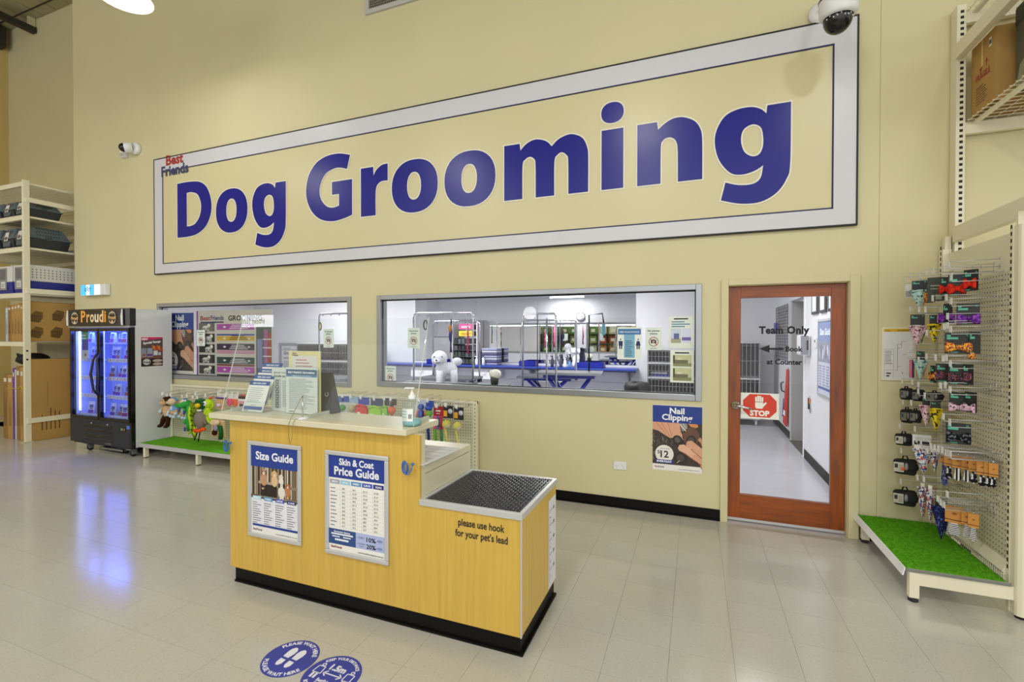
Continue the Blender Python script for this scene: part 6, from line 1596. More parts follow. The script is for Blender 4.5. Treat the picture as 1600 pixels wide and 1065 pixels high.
# boxes on its deck
t = thing('cardboard_box', 'brown fragile carton with red print on the high wire deck', 'box', (2.05, 4.2, 3.157))
z0, z1 = 3.158, 3.645
for a in ((1.83, 1.834, 4.06, 4.345), (1.834, 2.25, 4.06, 4.064), (1.834, 2.25, 4.341, 4.345), (2.246, 2.25, 4.064, 4.341)):
    mb = MB('cardboard'); mb.box(a[0], a[1], a[2], a[3], z0, z1); mb.build('side', t)
mb = MB('cardboard_dark'); mb.box(1.834, 2.246, 4.064, 4.341, z1 - .006, z1 - .001); mb.box(1.834, 2.246, 4.064, 4.341, z0, z0 + .004); mb.build('flap', t)
cv = Canvas((1.8295, 4.345, z0), (0, -1, 0), (0, 0, 1), MB('#9a2a22'))
cv.text('FRAGILE', .06, .22, .06, '#9a2a22', 1, 'l', .03, .17); cv.poly([(.10, .30), (.14, .30), (.125, .27), (.115, .27)], '#9a2a22', 1); cv.rect(.115, .25, .125, .27, '#9a2a22', 1); cv.poly([(.17, .31), (.205, .31), (.1875, .34)], '#9a2a22', 1); cv.rect(.183, .28, .192, .31, '#9a2a22', 1)
cv.mb.build('red_print', t)
cv.mb = MB('#4a3a20'); cv.lines(.06, .21, .06, .19, 7, '#4a3a20', 1, .3, .4); cv.mb.build('small_print', t)
cv.mb = MB('paper'); cv.rect(.215, .385, .245, .445, 'paper', 1); cv.rect(.218, .40, .242, .43, '#55524c', 2); cv.mb.build('sticker', t)
cv.mb = MB('#cfb67e'); cv.rect(.125, .30, .15, .486, '#cfb67e', 2); cv.mb.build('packing_tape', t)
t = thing('cardboard_box', 'dark printed crate carton in front of the fragile carton on the deck', 'box', (2.3, 3.5, 3.157))
mb = MB('#4a4c3c'); mb.box(1.90, 2.6, 3.0, 3.995, 3.158, 3.70); mb.build('carton', t, bevel=.004)
cv = Canvas((1.8995, 3.995, 3.158), (0, -1, 0), (0, 0, 1), MB('#8c8f78'))
cv.poly([(.0, .0), (.62, .0), (.62, .34), (.35, .32), (.05, .16)], '#878a70', 1)
for k in range(7): cv.line(.14 + .1 * k, .26 + .012 * k, .22 + .1 * k, .46, .008, '#b5b79c', 2)
for k in range(5): cv.line(.12, .26 + .05 * k, .85, .30 + .05 * k, .008, '#1c1d16', 3)
cv.rect(.0, .42, .9, .53, '#1d1e18', 1)
cv.mb.build('crate_print', t)
# ================================================================ tall rack in the left recess
lr = thing('storage_rack', 'tall cream storage rack of pet carriers and cartons in the left recess', 'rack', (-9.9, 4.4, 0))
RX, RY0, RY1, RXL = -9.31, 3.89, 5.0, -11.6
for (x, y) in ((RX - .05, RY0), (RX - .05, RY1), (RXL, RY0), (RXL, RY1)):
    mb = MB('rack_cream'); mb.box(x, x + .05, y, y + .07, .01, 3.92); u_ = mb.build('upright', lr, bevel=.002)
    mb = MB('#b9b4a0'); mb.box(x - .02, x + .07, y - .03, y + .09, 0, .01); mb.build('foot_plate', u_)
mb = MB('rack_hole'); mb.box(RX - .001, RX + .001, 3.905, 3.93, 1.36, 1.385); mb.box(RX - .001, RX + .001, 3.905, 3.93, 1.23, 1.255); mb.build('slot_holes', lr)
for z, h in ((3.63, .07), (2.27, .075), (.32, .075)):
    mb = MB('rack_cream'); mb.box(RX - .002, RX + .018, RY0 + .02, RY1, z - h / 2, z + h / 2); mb.build('side_tie', lr, bevel=.002)
DECK = (3.90, 3.40, 2.93, 2.24, 1.51)
for i, z in enumerate(DECK):
    mb = MB('rack_cream'); mb.box(RXL + .05, RX - .05, RY0 + .005, RY0 + .045, z - .07, z - .004); mb.build('front_beam', lr, bevel=.002)
    mb = MB('rack_cream'); mb.box(RXL + .05, RX - .05, RY1 + .02, RY1 + .06, z - .07, z - .004); mb.build('rear_beam', lr)
    if i < 4:
        mb = MB('rack_cream')
        for k in range(58): mb.tube([(RX - .06 - .038 * k, RY0 + .005, z), (RX - .06 - .038 * k, RY1 + .05, z)], .0035, 4)
        for k in range(14): mb.tube([(RXL + .05, RY0 + .02 + .085 * k, z - .006), (RX - .02, RY0 + .02 + .085 * k, z - .006)], .004, 4)
        mb.box(RX - .045, RX - .03, RY0 + .07, RY1, z - .03, z - .006)
        mb.build('wire_deck', lr, kind='stuff')
    else:
        mb = MB('#a8a8a4'); mb.box(RXL + .05, RX - .06, RY0 + .045, RY1 + .05, z - .012, z); mb.build('solid_shelf', lr)
mb = MB('#b9b6a6'); mb.box(RXL, RX - .06, RY1 + .07, RY1 + .08, 0, 2.2); mb.build('back_sheet', lr)
# pet carriers
mat('carrier_grey', '#5b6870', .5, var=.04); mat('carrier_dark', '#2b3035', .5)
def carrier(w, d, h):
    t = thing('pet_carrier', 'carrier', 'pet carrier', (0, 0, 0), 'pet carriers on the left rack')
    b = h * .48
    mb = MB('carrier_dark'); mb.hexa([(-w * .42, .03, 0), (w * .42, .03, 0), (w * .42, d - .03, 0), (-w * .42, d - .03, 0)], [(-w / 2, 0, b), (w / 2, 0, b), (w / 2, d, b), (-w / 2, d, b)]); mb.build('base_tub', t, bevel=.012)
    mb = MB('carrier_grey'); mb.hexa([(-w / 2, 0, b + .012), (w / 2, 0, b + .012), (w / 2, d, b + .012), (-w / 2, d, b + .012)], [(-w * .38, .06, h), (w * .38, .06, h), (w * .38, d - .09, h), (-w * .38, d - .09, h)]); mb.build('top_shell', t, bevel=.02)
    mb = MB('carrier_grey'); mb.box(-w / 2 - .012, w / 2 + .012, -.008, d + .012, b - .004, b + .014); mb.build('rim', t, bevel=.004)
    mb = MB('#39434a')
    for k in range(9):
        for q in range(3):
            y = .12 + k * (d - .25) / 9; z = b + .04 + q * (h - b) * .27; sx = w / 2 - (w * .12) * (z - b) / (h - b)
            for s in (-1, 1): mb.prism([(s * (sx + .002), y, z), (s * (sx + .002), y + .018, z), (s * (sx - .012), y + .034, z + .03), (s * (sx - .012), y + .016, z + .03)], (s * .006, 0, 0))
    mb.build('vent_slots', t, kind='stuff')
    mb = MB('#1d2226'); mb.hexa([(-w * .30, -.004, .03), (w * .30, -.004, .03), (w * .30, .02, .03), (-w * .30, .02, .03)], [(-w * .27, .03, h * .86), (w * .27, .03, h * .86), (w * .27, .055, h * .86), (-w * .27, .055, h * .86)]); d_ = mb.build('wire_door', t, bevel=.01)
    mb = MB('#8f979b')
    for k in range(6): mb.tube([(-w * .24 + k * w * .096, -.006, .04), (-w * .22 + k * w * .088, .03, h * .82)], .003, 4)
    mb.build('door_bars', d_)
    mb = MB('#d9d8d2'); mb.hexa([(-w * .16, -.012, h * .38), (w * .16, -.012, h * .38), (w * .16, -.010, h * .38), (-w * .16, -.010, h * .38)], [(-w * .14, .012, h * .78), (w * .14, .012, h * .78), (w * .14, .014, h * .78), (-w * .14, .014, h * .78)])
    mb.hexa([(-w * .08, -.0135, h * .42), (w * .06, -.0135, h * .42), (w * .06, -.0125, h * .42), (-w * .08, -.0125, h * .42)], [(-w * .08, -.002, h * .58), (w * .06, -.002, h * .58), (w * .06, -.001, h * .58), (-w * .08, -.001, h * .58)], '#6d4a3a'); mb.build('swing_label', t)
    mb = MB('#39434a'); mb.box(w / 2 + .008, w / 2 + .018, d * .42, d * .56, b - .02, b + .03); mb.box(-w / 2 - .018, -w / 2 - .008, d * .42, d * .56, b - .02, b + .03); mb.build('side_clip', t)
    return t
big = carrier(.34, .55, .335); big.location = (-9.575, 3.955, 2.936); big['label'] = 'larger grey pet carrier next to the upright on the third deck of the left rack'
copy_tree(big, (-9.955, 3.96, 2.936), label='larger grey pet carrier second from the upright on the third deck')
copy_tree(big, (-10.335, 3.95, 2.936), label='larger grey pet carrier cut by the frame edge on the third deck')
sml = carrier(.32, .44, .27); sml.location = (-9.57, 3.955, 3.406); sml['label'] = 'smaller grey pet carrier next to the upright on the second deck of the left rack'
copy_tree(sml, (-9.93, 3.96, 3.406), label='smaller grey pet carrier second from the upright on the second deck')
copy_tree(sml, (-10.29, 3.95, 3.406), label='smaller grey pet carrier cut by the frame edge on the second deck')
# litter trays
def litter_tray(label, x):
    t = thing('litter_tray', label, 'litter tray', (x, 3.96, 2.247), 'litter trays on the left rack')
    y0, y1, z = 3.96, 4.60, 2.247
    mb = MB('#232c8a'); mb.hexa([(x - .19, y0 + .02, z), (x + .19, y0 + .02, z), (x + .19, y1 - .02, z), (x - .19, y1 - .02, z)], [(x - .21, y0, z + .18), (x + .21, y0, z + .18), (x + .21, y1, z + .18), (x - .21, y1, z + .18)]); mb.build('tray', t, bevel=.008)
    mb = MB('#d6d6d4'); mb.box(x - .205, x + .205, y0 + .005, y1 - .005, z + .182, z + .43); mb.build('hood', t, bevel=.01)
    mb = MB('#2a2a2e')
    for k in range(12):
        for q in range(4):
            yy, zz = y0 + .05 + k * .048, z + .235 + q * .04; mb.box(x + .2045, x + .2062, yy, yy + .014, zz, zz + .014)
    mb.build('perforation', t)
    mb = MB('#8d8f92'); mb.box(x - .14, x + .06, y0 - .004, y0 + .003, z + .06, z + .40)
    cv = Canvas((x - .14, y0 - .004, z + .06), (1, 0, 0), (0, 0, 1), mb); cv.rect(.05, .03, .17, .13, '#dcdcda', 1); cv.lines(.06, .16, .05, .11, 3, '#55565a', 2); cv.rect(.02, .16, .18, .32, '#6a6c70', 1); mb.build('label_card', t)
litter_tray('white hooded litter tray with a blue base next to the left rack upright', -9.585)
litter_tray('white hooded litter tray with a blue base second from the left rack upright', -10.03)
# flat cartons
def carton(label, x0, x1, y0, y1, z0, z1, m, group, side_print=None):
    t = thing('flat_carton', label, 'carton', ((x0 + x1) / 2, y0, z0), group)
    mb = MB(m); mb.box(x0, x1, y0, y1, z0, z1); mb.build('body', t, bevel=.003)
    cv = Canvas((x0, y0 - .0004, z0), (1, 0, 0), (0, 0, 1), MB('#55401e')); w, h = x1 - x0, z1 - z0
    cv.rect(w * .2, h * .88, w * .8, h * .94, '#d9d6cc', 1)
    for k in range(4): cv.rect(w * (.25 + .14 * k), h * .2, w * (.29 + .14 * k), h * random.uniform(.4, .75), '#55401e', 1)
    cv.mb.build('end_print', t)
    if side_print:
        cv = Canvas((x1 + .0004, y0, z0), (0, 1, 0), (0, 0, 1), MB('#3a2c14'))
        side_print(cv, y1 - y0, h); cv.mb.build('side_print', t)
    return t
def crates(cv, w, h):
    for a, b in ((.05, .52), (.32, .56), (.05, .12), (.30, .12)):
        x, y = w * a, h * b; s = h * .30
        cv.poly([(x, y), (x + s * .55, y - s * .12), (x + s * .8, y + s * .25), (x + s * .8, y + s * .7), (x + s * .3, y + s * .85), (x, y + s * .5)], '#6d5226', 1)
        for k in range(6): cv.line(x + s * .12 * k, y - s * .02 * k, x + s * .12 * k, y + s * (.5 - .01 * k), .005, '#241a0a', 2)
        cv.line(x, y + s * .5, x + s * .55, y + s * .38, .006, '#241a0a', 3); cv.line(x + s * .3, y + s * .85, x + s * .8, y + s * .7, .006, '#241a0a', 3); cv.line(x, y, x + s * .55, y - s * .12, .006, '#241a0a', 3)
    cv.line(w * .56, 0, w * .56, h, .004, '#8a6a34', 1); cv.line(w * .62, 0, w * .62, h, .004, '#8a6a34', 1)
    cv.poly([(w * .7, h * .2), (w * .9, h * .2), (w * .9, h * .5), (w * .8, h * .6), (w * .7, h * .45)], '#8f6f38', 1)
def bigprint(cv, w, h):
    for k in range(5): cv.rect(w * (.12 + .055 * k), h * .12, w * (.135 + .055 * k), h * random.uniform(.26, .4), '#5d4520', 1)
    cv.rect(w * .50, h * .22, w * .58, h * .42, '#3a2a12', 1); cv.rect(w * .51, h * .24, w * .57, h * .33, '#a98548', 2); cv.line(w * .2, h * .42, w * .2, h * .72, .004, '#5d4520', 1)
    cv.poly([(w * .62, h * .93), (w * .7, h * .90), (w * .7, h * .98)], '#e0dfd8', 1)
o_ = ('first', 'second', 'third', 'fourth', 'fifth', 'sixth', 'seventh', 'eighth')
X = -9.375
for i, (w, h, m) in enumerate(((.045, .60, 'cardboard'), (.055, .61, 'cardboard_dark'), (.05, .56, 'cardboard'), (.085, .58, 'cardboard'), (.075, .57, 'cardboard'), (.08, .56, 'cardboard'), (.09, .55, 'cardboard_dark'), (.06, .52, '#b8c6dc'))):
    carton('upright flat carton on the solid shelf, %s from the rack upright' % o_[i], X - w, X, 3.94, 4.90, 1.512, 1.512 + h, m, 'flat cartons on the solid shelf', crates if i == 0 else None); X -= w + .006
X = -9.315
for i, (w, h, m) in enumerate(((.19, 1.24, 'cardboard'), (.095, 1.12, 'cardboard'), (.10, 1.13, 'cardboard_dark'), (.035, 1.08, '#cfd0d4'), (.055, 1.10, '#6a3aa0'), (.14, 1.0, 'cardboard'), (.12, 1.0, 'cardboard_dark'))):
    nm = {3: 'thin white flat pack between the purple one and the cartons on the floor', 4: 'thin purple flat pack standing among the floor cartons'}.get(i, 'tall flat carton standing on the floor, %s from the rack upright' % o_[i])
    carton(nm, X - w, X, 3.955 if i else 3.962, 4.92, .001, h, m, 'tall flat packs on the floor', bigprint if i == 0 else None); X -= w + .006
for z in (.32, .80):
    pass
t = thing('black_bag', 'round black bundle lying on top of the floor cartons', 'bag', (-9.95, 4.25, 1.12)); mb = MB('black_matt'); mb.ball((-9.86, 4.22, 1.225), (.22, .2, .10), 18, 12, lump=.03); mb.build('bundle', t); mb = MB('#2a2a2c'); mb.tube([(-10.02, 4.12, 1.24), (-9.9, 4.05, 1.31), (-9.75, 4.1, 1.26)], .015, 8); mb.build('strap', t)
t = thing('strapping_band', 'yellow strapping band around the floor cartons', 'strap', (-9.7, 3.95, .78)); mb = MB('#d9c22a'); mb.tube([(-9.95, 3.95, .78), (-9.62, 3.948, .79), (-9.57, 3.948, .83), (-9.51, 3.948, .79)], .006, 6); mb.build('band', t)
# ================================================================ grooming room behind the glass
RW, RB = 1.35, 10.05
mb = MB('floor_room'); mb.box(-12, 3.2, 4.45, 10.2, -.05, 0); mb.v = [(x, max(y, 4.45), z) for x, y, z in mb.v]; mb.build('floor_room', kind='structure')
mb = MB('room_white'); mb.box(-12, 3.2, RB, RB + .1, 0, 2.95); mb.build('wall_room_back', kind='structure')
mb = MB('room_white'); mb.box(RW, RW + .12, 4.60, 7.20, 0, 2.95); mb.box(RW, RW + .12, 7.20, 8.30, 2.14, 2.95); mb.build('wall_room_right', kind='structure')
mb = MB('room_white'); mb.box(RW + .03, RW + .15, 8.42, RB, 0, 2.95); mb.build('wall_room_right_far', kind='structure')
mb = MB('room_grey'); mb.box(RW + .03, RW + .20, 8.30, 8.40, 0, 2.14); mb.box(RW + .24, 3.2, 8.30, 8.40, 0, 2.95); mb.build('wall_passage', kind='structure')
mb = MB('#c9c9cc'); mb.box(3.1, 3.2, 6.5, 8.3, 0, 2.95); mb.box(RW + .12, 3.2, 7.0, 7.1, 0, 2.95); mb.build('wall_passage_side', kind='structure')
mb = MB('room_white'); mb.box(-12.1, -12, 5.36, RB + .1, 0, 2.95); mb.build('wall_room_left', kind='structure')
mb = MB('room_white'); mb.box(-12, -9.05, 5.36, 5.40, 0, 2.95); mb.box(-9.05, -9.04, 4.60, 5.36, 0, 2.95); mb.build('wall_room_return', kind='structure')
mb = MB('room_white'); mb.box(-12.1, 3.2, 4.586, RB + .1, 2.95, 3.0); mb.build('ceiling_room', kind='structure')
mb = MB('skirting_black'); mb.box(RW - .01, RW, 4.62, 7.19, 0, .115); mb.box(RW + .02, RW + .03, 8.42, RB, 0, .115); mb.build('baseboard_room', kind='structure')
mb = MB('#c4c4ca'); mb.box(-11.9, -1.2, RB - .012, RB, 0, .62); mb.build('trim_room_splashback', kind='structure')
mb = MB('#e9e9ec'); mb.box(RW - .012, RW + .02, 7.17, 7.24, 0, 2.14); mb.build('trim_room_jamb', kind='structure')
mb = MB('#55524e'); mb.box(RW, RW + .3, 7.2, 8.3, .0005, .002); mb.build('trim_threshold', kind='structure')
mat('tube_glow', '#f4f7ff', .4, emit=3.2)
for i, (x, y) in enumerate(((-8.5, 8.4), (-5.2, 8.4), (-2.0, 8.4), (.3, 6.2), (-3.9, 5.2))):  # last one is added out of view to light the plush dog's front
    t = thing('ceiling_light', 'long white fluorescent light on the ceiling ' + ('above the large wire cages', 'above the product stand', 'above the scissor legged table', 'just inside the glass door', 'just inside the long window, added unseen to light the plush dog')[i], 'ceiling light', (x, y, 2.95), 'grooming room ceiling lights')
    mb = MB('white_gloss'); mb.box(x - .6, x + .6, y - .08, y + .08, 2.90, 2.949); mb.build('housing', t)
    mb = MB('tube_glow'); mb.tube([(x - .57, y, 2.885), (x + .57, y, 2.885)], .018, 10); mb.build('tube', t)
    area_light('room_light', (0, 0, -.09), 1.1, ROOM_POWER * (.45 if x > 0 else .4 if y < 6 else 1), (1, .985, .985), size_y=.2, parent=t)
# mirror wall above the back bench
mr = thing('wall_mirror', 'wide wall mirror above the blue bench at the back of the grooming room', 'mirror', (-3.5, RB, 1.0))
for a, b in ((-6.50, -4.80), (-4.795, -3.305), (-3.30, -2.225), (-2.22, -1.16)):
    mb = MB('mirror'); mb.box(a, b, RB - .010, RB - .002, 1.0, 2.90); mb.build('mirror_panel', mr)
# back bench
bn = thing('grooming_bench', 'long blue topped bench along the back wall of the grooming room', 'bench', (-5, 9.8, 0))
mb = MB('bench_blue'); mb.box(-7.35, -1.10, 9.55, RB - .013, .905, .945); mb.build('bench_top', bn, bevel=.004)
mb = MB('#2a2c46'); mb.box(-7.35, -1.10, 9.56, 9.575, .875, .905); mb.build('edge_strip', bn)
for x in (-7.2, -5.4, -3.4, -1.3):
    mb = MB('#8e9096'); mb.prism([(x, RB - .013, .60), (x, RB - .013, .90), (x, 9.62, .90)], (.03, 0, 0)); mb.build('bracket', bn)
for i, x in enumerate((-4.72, -3.15, -6.35)):
    t = thing('drawer_unit', ('white drawer unit under the blue bench left of the ball topped tub', 'white drawer unit under the blue bench behind the grooming poles', 'white drawer unit under the blue bench behind the plush dog')[i], 'drawers', (x + .3, 9.62, .62))
    mb = MB('#d4d4d8'); mb.box(x, x + .60, 9.63, RB - .02, .63, .874); mb.build('carcass', t)
    mb = MB('#dcdce0'); mb.box(x + .004, x + .596, 9.61, 9.629, .634, .870); d_ = mb.build('drawer', t, bevel=.003)
    mb = MB('chrome'); mb.tube([(x + .24, 9.605, .76), (x + .26, 9.59, .752), (x + .34, 9.59, .752), (x + .36, 9.605, .76)], .005, 6); mb.build('handle', d_)
# grooming tables
def groom_table(label, cx, cy, z, w, d, rot, arch=None, top='#3a3d42', blue=True):
    t = thing('grooming_table', label, 'grooming table', (cx, cy, 0)); ORG[t] = V(0, 0, 0); t.rotation_euler = (0, 0, rot)
    mb = MB(top); mb.box(-w / 2, w / 2, -d / 2, d / 2, z - .03, z); mb.build('table_top', t, bevel=.006)
    mb = MB('steel_brushed'); 
    for a in ((-w / 2 - .012, w / 2 + .012, -d / 2 - .012, -d / 2), (-w / 2 - .012, w / 2 + .012, d / 2, d / 2 + .012), (-w / 2 - .012, -w / 2, -d / 2, d / 2), (w / 2, w / 2 + .012, -d / 2, d / 2)): mb.box(a[0], a[1], a[2], a[3], z - .035, z + .002)
    mb.build('metal_edge', t)
    for s in (-1, 1):
        y = s * d * .36
        mb = MB('blue_enamel'); mb.tube([(-w * .36, y, .08), (w * .34, y, z - .06)], .028, 6); mb.tube([(w * .36, y, .08), (-w * .34, y, z - .06)], .028, 6); mb.build('scissor_leg', t)
        mb = MB('blue_enamel'); mb.box(-w * .42, w * .42, y - .025, y + .025, .03, .08); mb.box(-w * .40, w * .40, y - .025, y + .025, z - .085, z - .036); mb.build('rail', t)
    mb = MB('blue_enamel'); mb.tube([(0, -d * .36, z * .5), (0, d * .36, z * .5)], .022, 8); mb.box(-w * .42, -w * .38, -d * .36, d * .36, .03, .07); mb.box(w * .38, w * .42, -d * .36, d * .36, .03, .07); mb.build('cross_bar', t)
    if arch:
        h = arch
        mb = MB('chrome'); r = .05
        mb.tube([(-w / 2 + .03, d / 2 - .05, z - .12), (-w / 2 + .03, d / 2 - .05, z + h - r), (-w / 2 + .05, d / 2 - .05, z + h - .012), (-w / 2 + .03 + r, d / 2 - .05, z + h), (w / 2 - .03 - r, d / 2 - .05, z + h), (w / 2 - .05, d / 2 - .05, z + h - .012), (w / 2 - .03, d / 2 - .05, z + h - r), (w / 2 - .03, d / 2 - .05, z - .12)], .016, 8); mb.build('arch_frame', t)
        mb = MB('#8a8c90')
        for k in range(5): mb.ball((-w / 2 + .12 + k * (w - .24) / 4, d / 2 - .05, z + h - .025), .012, 8, 6)
        mb.build('hook_eye', t)
        for s in (-1, 1):
            mb = MB('black_matt'); mb.box(s * (w / 2 - .03) - .03, s * (w / 2 - .03) + .03, d / 2 - .09, d / 2 - .01, z - .10, z - .04); mb.build('clamp', t)
    return t
groom_table('grooming table with a tall chrome arch carrying the white plush dog', -3.80, 6.40, .87, 1.15, .62, .0, 1.10)
groom_table('grooming table with a lower arch standing behind the plush dog', -4.10, 7.45, .87, 1.0, .6, .05, 1.0)
groom_table('blue scissor legged grooming table at the right of the long window', -1.78, 7.0, 1.06, .95, .55, .15, None, '#55585e')
groom_table('grooming table with a chrome arch seen through the window by the fridge', -6.1, 6.65, .87, 1.0, .6, 0, 1.14)
groom_table('far grooming table by the blue bench in the middle of the room', -2.6, 8.55, .86, 1.1, .6, .2, 1.05)
groom_table('low grooming table whose top edge shows above the sill at mid window', -2.2, 5.75, .90, 1.0, .55, 0, None, '#4a4c66')
# poles of the middle table
t = thing('grooming_pole', 'pair of tall chrome grooming poles in the middle of the long window', 'grooming arm', (-2.0, 6.1, .9))
mb = MB('chrome'); mb.tube([(-2.19, 6.02, .87), (-2.19, 6.02, 1.86), (-2.16, 6.02, 1.90), (-1.75, 6.02, 1.90), (-1.72, 6.02, 1.86), (-1.72, 6.02, .87)], .015, 8); mb.build('tall_frame', t)
mb = MB('chrome'); mb.tube([(-1.86, 6.05, .87), (-1.86, 6.05, 1.84)], .013, 8); mb.build('pole', t)
mb = MB('black_matt'); mb.tube([(-1.98, 6.02, 1.9), (-1.98, 6.02, 1.3), (-1.97, 6.0, 1.0), (-1.93, 6.0, .93)], .006, 6); mb.build('restraint_loop', t)
t = thing('grooming_pole', 'black and white grooming pole near the scissor legged table', 'grooming arm', (-1.35, 7.0, 1.06))
mb = MB('black_matt'); mb.tube([(-1.50, 7.05, 1.065), (-1.50, 7.05, 1.92), (-1.30, 7.05, 1.94), (-1.28, 7.05, 1.80)], .012, 8); mb.build('pole', t)
mb = MB('#5fa0c0'); mb.box(-1.30, -1.26, 7.03, 7.07, 1.62, 1.78); mb.build('cord_clip', t)
# restraints hanging on the arches
for (x, y, z, c, l, nm) in ((-3.86, 7.68, 1.86, '#b83a66', .58, 'pink lead hanging from the rear arch above the plush dog'), (-3.64, 6.65, 1.96, '#2a2458', .62, 'dark lead with a tan end hanging from the front arch above the plush dog'), (-2.55, 8.79, 1.90, '#c04a72', .50, 'thin pink lead hanging from the far arch in the middle of the room'), (-5.80, 6.9, 2.0, '#2a2a34', .62, 'dark twisted lead hanging from the arch by the wire cages')):
    t = thing('grooming_lead', nm, 'lead', (x, y, z))
    mb = MB('#8a8c90'); mb.tube([(x, y, z), (x, y, z - .10)], .006, 6); mb.build('clip', t)
    mb = MB(c); mb.tube([(x, y, z - .09), (x + .006, y, z - .3), (x - .004, y, z - l + .1), (x, y, z - l)], [.012, .018, .014, .02], 8); mb.build('strap', t)
t = thing('hanging_brush', 'tan and navy grooming tool clipped on the front arch lead', 'tool', (-3.63, 6.60, 1.7)); mb = MB('#b5762e'); mb.ball((-3.63, 6.60, 1.72), (.03, .025, .06), 10, 8); mb.build('handle', t); mb = MB('#2a2c60'); mb.ball((-3.625, 6.60, 1.60), (.028, .022, .09), 10, 8); mb.build('pad', t)
t = thing('spring_loop', 'black rubber loop hooked on the left post of the front arch', 'loop', (-4.12, 6.58, 1.8)); mb = MB('black_matt'); mb.tube([(-4.08 + .035 * math.sin(a), 6.60, 1.78 + .075 * math.cos(a)) for a in [2 * PI * k / 14 for k in range(14)]], .012, 6, closed=True); mb.build('loop', t)
t = thing('spring_loop', 'tan rubber loop hooked on the arch by the wire cages', 'loop', (-6.5, 6.8, 1.8)); mb = MB('#8f8456'); mb.tube([(-6.53 + .03 * math.sin(a), 6.88, 1.78 + .07 * math.cos(a)) for a in [2 * PI * k / 14 for k in range(14)]], .013, 6, closed=True); mb.build('loop', t)
# the plush dog
def bichon():
    x, y, z = 0, 0, 0
    t = thing('plush_dog', 'large white fluffy plush dog standing on the front grooming table', 'plush dog', (0, 0, 0))
    fw_ = fur('fur_snow', '#eceef3')
    def f(name, fn):
        mb = MB('fur_snow'); fn(mb); o = mb.build(name, t); return o
    f('body', lambda m: (m.ball((x + .08, y + .02, z + .27), (.17, .12, .12), 20, 14, lump=.025), m.ball((x - .05, y, z + .26), (.12, .115, .16), 18, 12, lump=.025)))
    for dx, dy in ((-.10, -.05), (-.04, .06), (.17, -.04), (.20, .06)): f('leg', lambda m: m.tube([(x + dx * .9, y + dy, z + .25), (x + dx, y + dy, z + .12), (x + dx - .005, y + dy - .005, z + .03), (x + dx - .005, y + dy - .005, z + .001)], [.075, .068, .066, .055], 12))
    f('head', lambda m: (m.ball((x - .10, y - .03, z + .475), (.145, .135, .13), 20, 14, lump=.02),))
    f('muzzle', lambda m: m.ball((x - .155, y - .10, z + .42), (.075, .065, .06), 14, 10, lump=.02))
    f('ear', lambda m: m.ball((x + .0, y - .01, z + .43), (.045, .05, .10), 12, 10, lump=.03)); f('ear', lambda m: m.ball((x - .20, y + .02, z + .45), (.04, .045, .09), 12, 10, lump=.03))
    f('tail', lambda m: m.ball((x + .25, y + .03, z + .40), (.10, .07, .075), 14, 10, lump=.03))
    mb = MB('black_gloss'); mb.ball((x - .19, y - .165, z + .44), (.018, .012, .014), 10, 8); mb.build('nose', t)
    mb = MB('black_gloss'); mb.ball((x - .085, y - .160, z + .50), .012, 8, 6); mb.build('eye', t); mb = MB('black_gloss'); mb.ball((x - .215, y - .115, z + .50), .012, 8, 6); mb.build('eye', t)
    mb = MB('black_gloss'); mb.tube([(x - .19, y - .15, z + .395), (x - .15, y - .165, z + .388), (x - .11, y - .155, z + .398)], .005, 6); mb.build('mouth', t)
    t.location = (-3.55, 6.28, .873); t.scale = (.82, .80, .84); t.rotation_euler = (0, 0, .75)
bichon()
def small_plush(label, x, y, z, s):
    t = thing('plush_dog', label, 'plush dog', (x, y, z))
    for nm, c, r in (('body', (0, 0, .20), (.09, .08, .14)), ('head', (-.01, -.03, .38), (.085, .08, .08)), ('muzzle', (-.03, -.10, .36), (.04, .04, .035)), ('ear', (.075, -.01, .38), (.03, .04, .07)), ('ear', (-.09, -.01, .38), (.03, .04, .07)), ('leg', (-.05, -.05, .07), (.04, .045, .075)), ('leg', (.05, -.05, .07), (.04, .045, .075))):
        mb = MB('fur_snow'); mb.ball((x + c[0] * s, y + c[1] * s, z + c[2] * s), tuple(k * s for k in r), 12, 9, lump=.03); mb.build(nm, t)
small_plush('smaller white plush toy on the bench in front of the mirror', -2.35, 9.75, .946, .9)
# ball topped tub by the window
t = thing('ball_tub', 'dark tub topped with a cream ball standing on a green grooming case', 'tub', (-2.86, 6.6, .83))
mb = MB('#2a3026'); mb.lathe([(.001, 0), (.055, 0), (.068, .12), (.060, .12), (.05, .02)], (-2.86, 6.6, .86), (0, 0, 1), 18, cap=False); mb.build('cup', t)
mb = MB('#e6e2cf'); mb.ball((-2.84, 6.6, 1.02), (.085, .08, .075), 16, 12, lump=.02); mb.ball((-2.90, 6.57, 1.03), (.04, .04, .05), 12, 8); mb.build('ball', t)
mb = MB('#5a3a2c'); mb.ball((-2.935, 6.57, 1.06), .014, 8, 6); mb.build('dark_tip', t)
t = thing('grooming_case', 'green grey grooming case under the ball topped tub', 'case', (-2.9, 6.6, .6))
mb = MB('#54625a'); mb.box(-3.16, -2.92, 6.45, 6.80, .62, .80); mb.build('box', t, bevel=.01); mb = MB('#54625a'); mb.box(-2.91, -2.68, 6.45, 6.80, .62, .80); mb.build('box', t, bevel=.01)
mb = MB('#6f7c74'); mb.box(-3.17, -2.91, 6.44, 6.81, .80, .858); mb.build('lid', t, bevel=.01); mb = MB('#6f7c74'); mb.box(-2.905, -2.67, 6.44, 6.81, .80, .858); mb.build('lid', t, bevel=.01)
mb = MB('blue_enamel'); mb.box(-3.10, -2.74, 6.5, 6.75, .0, .62); mb.build('trolley_leg', t)
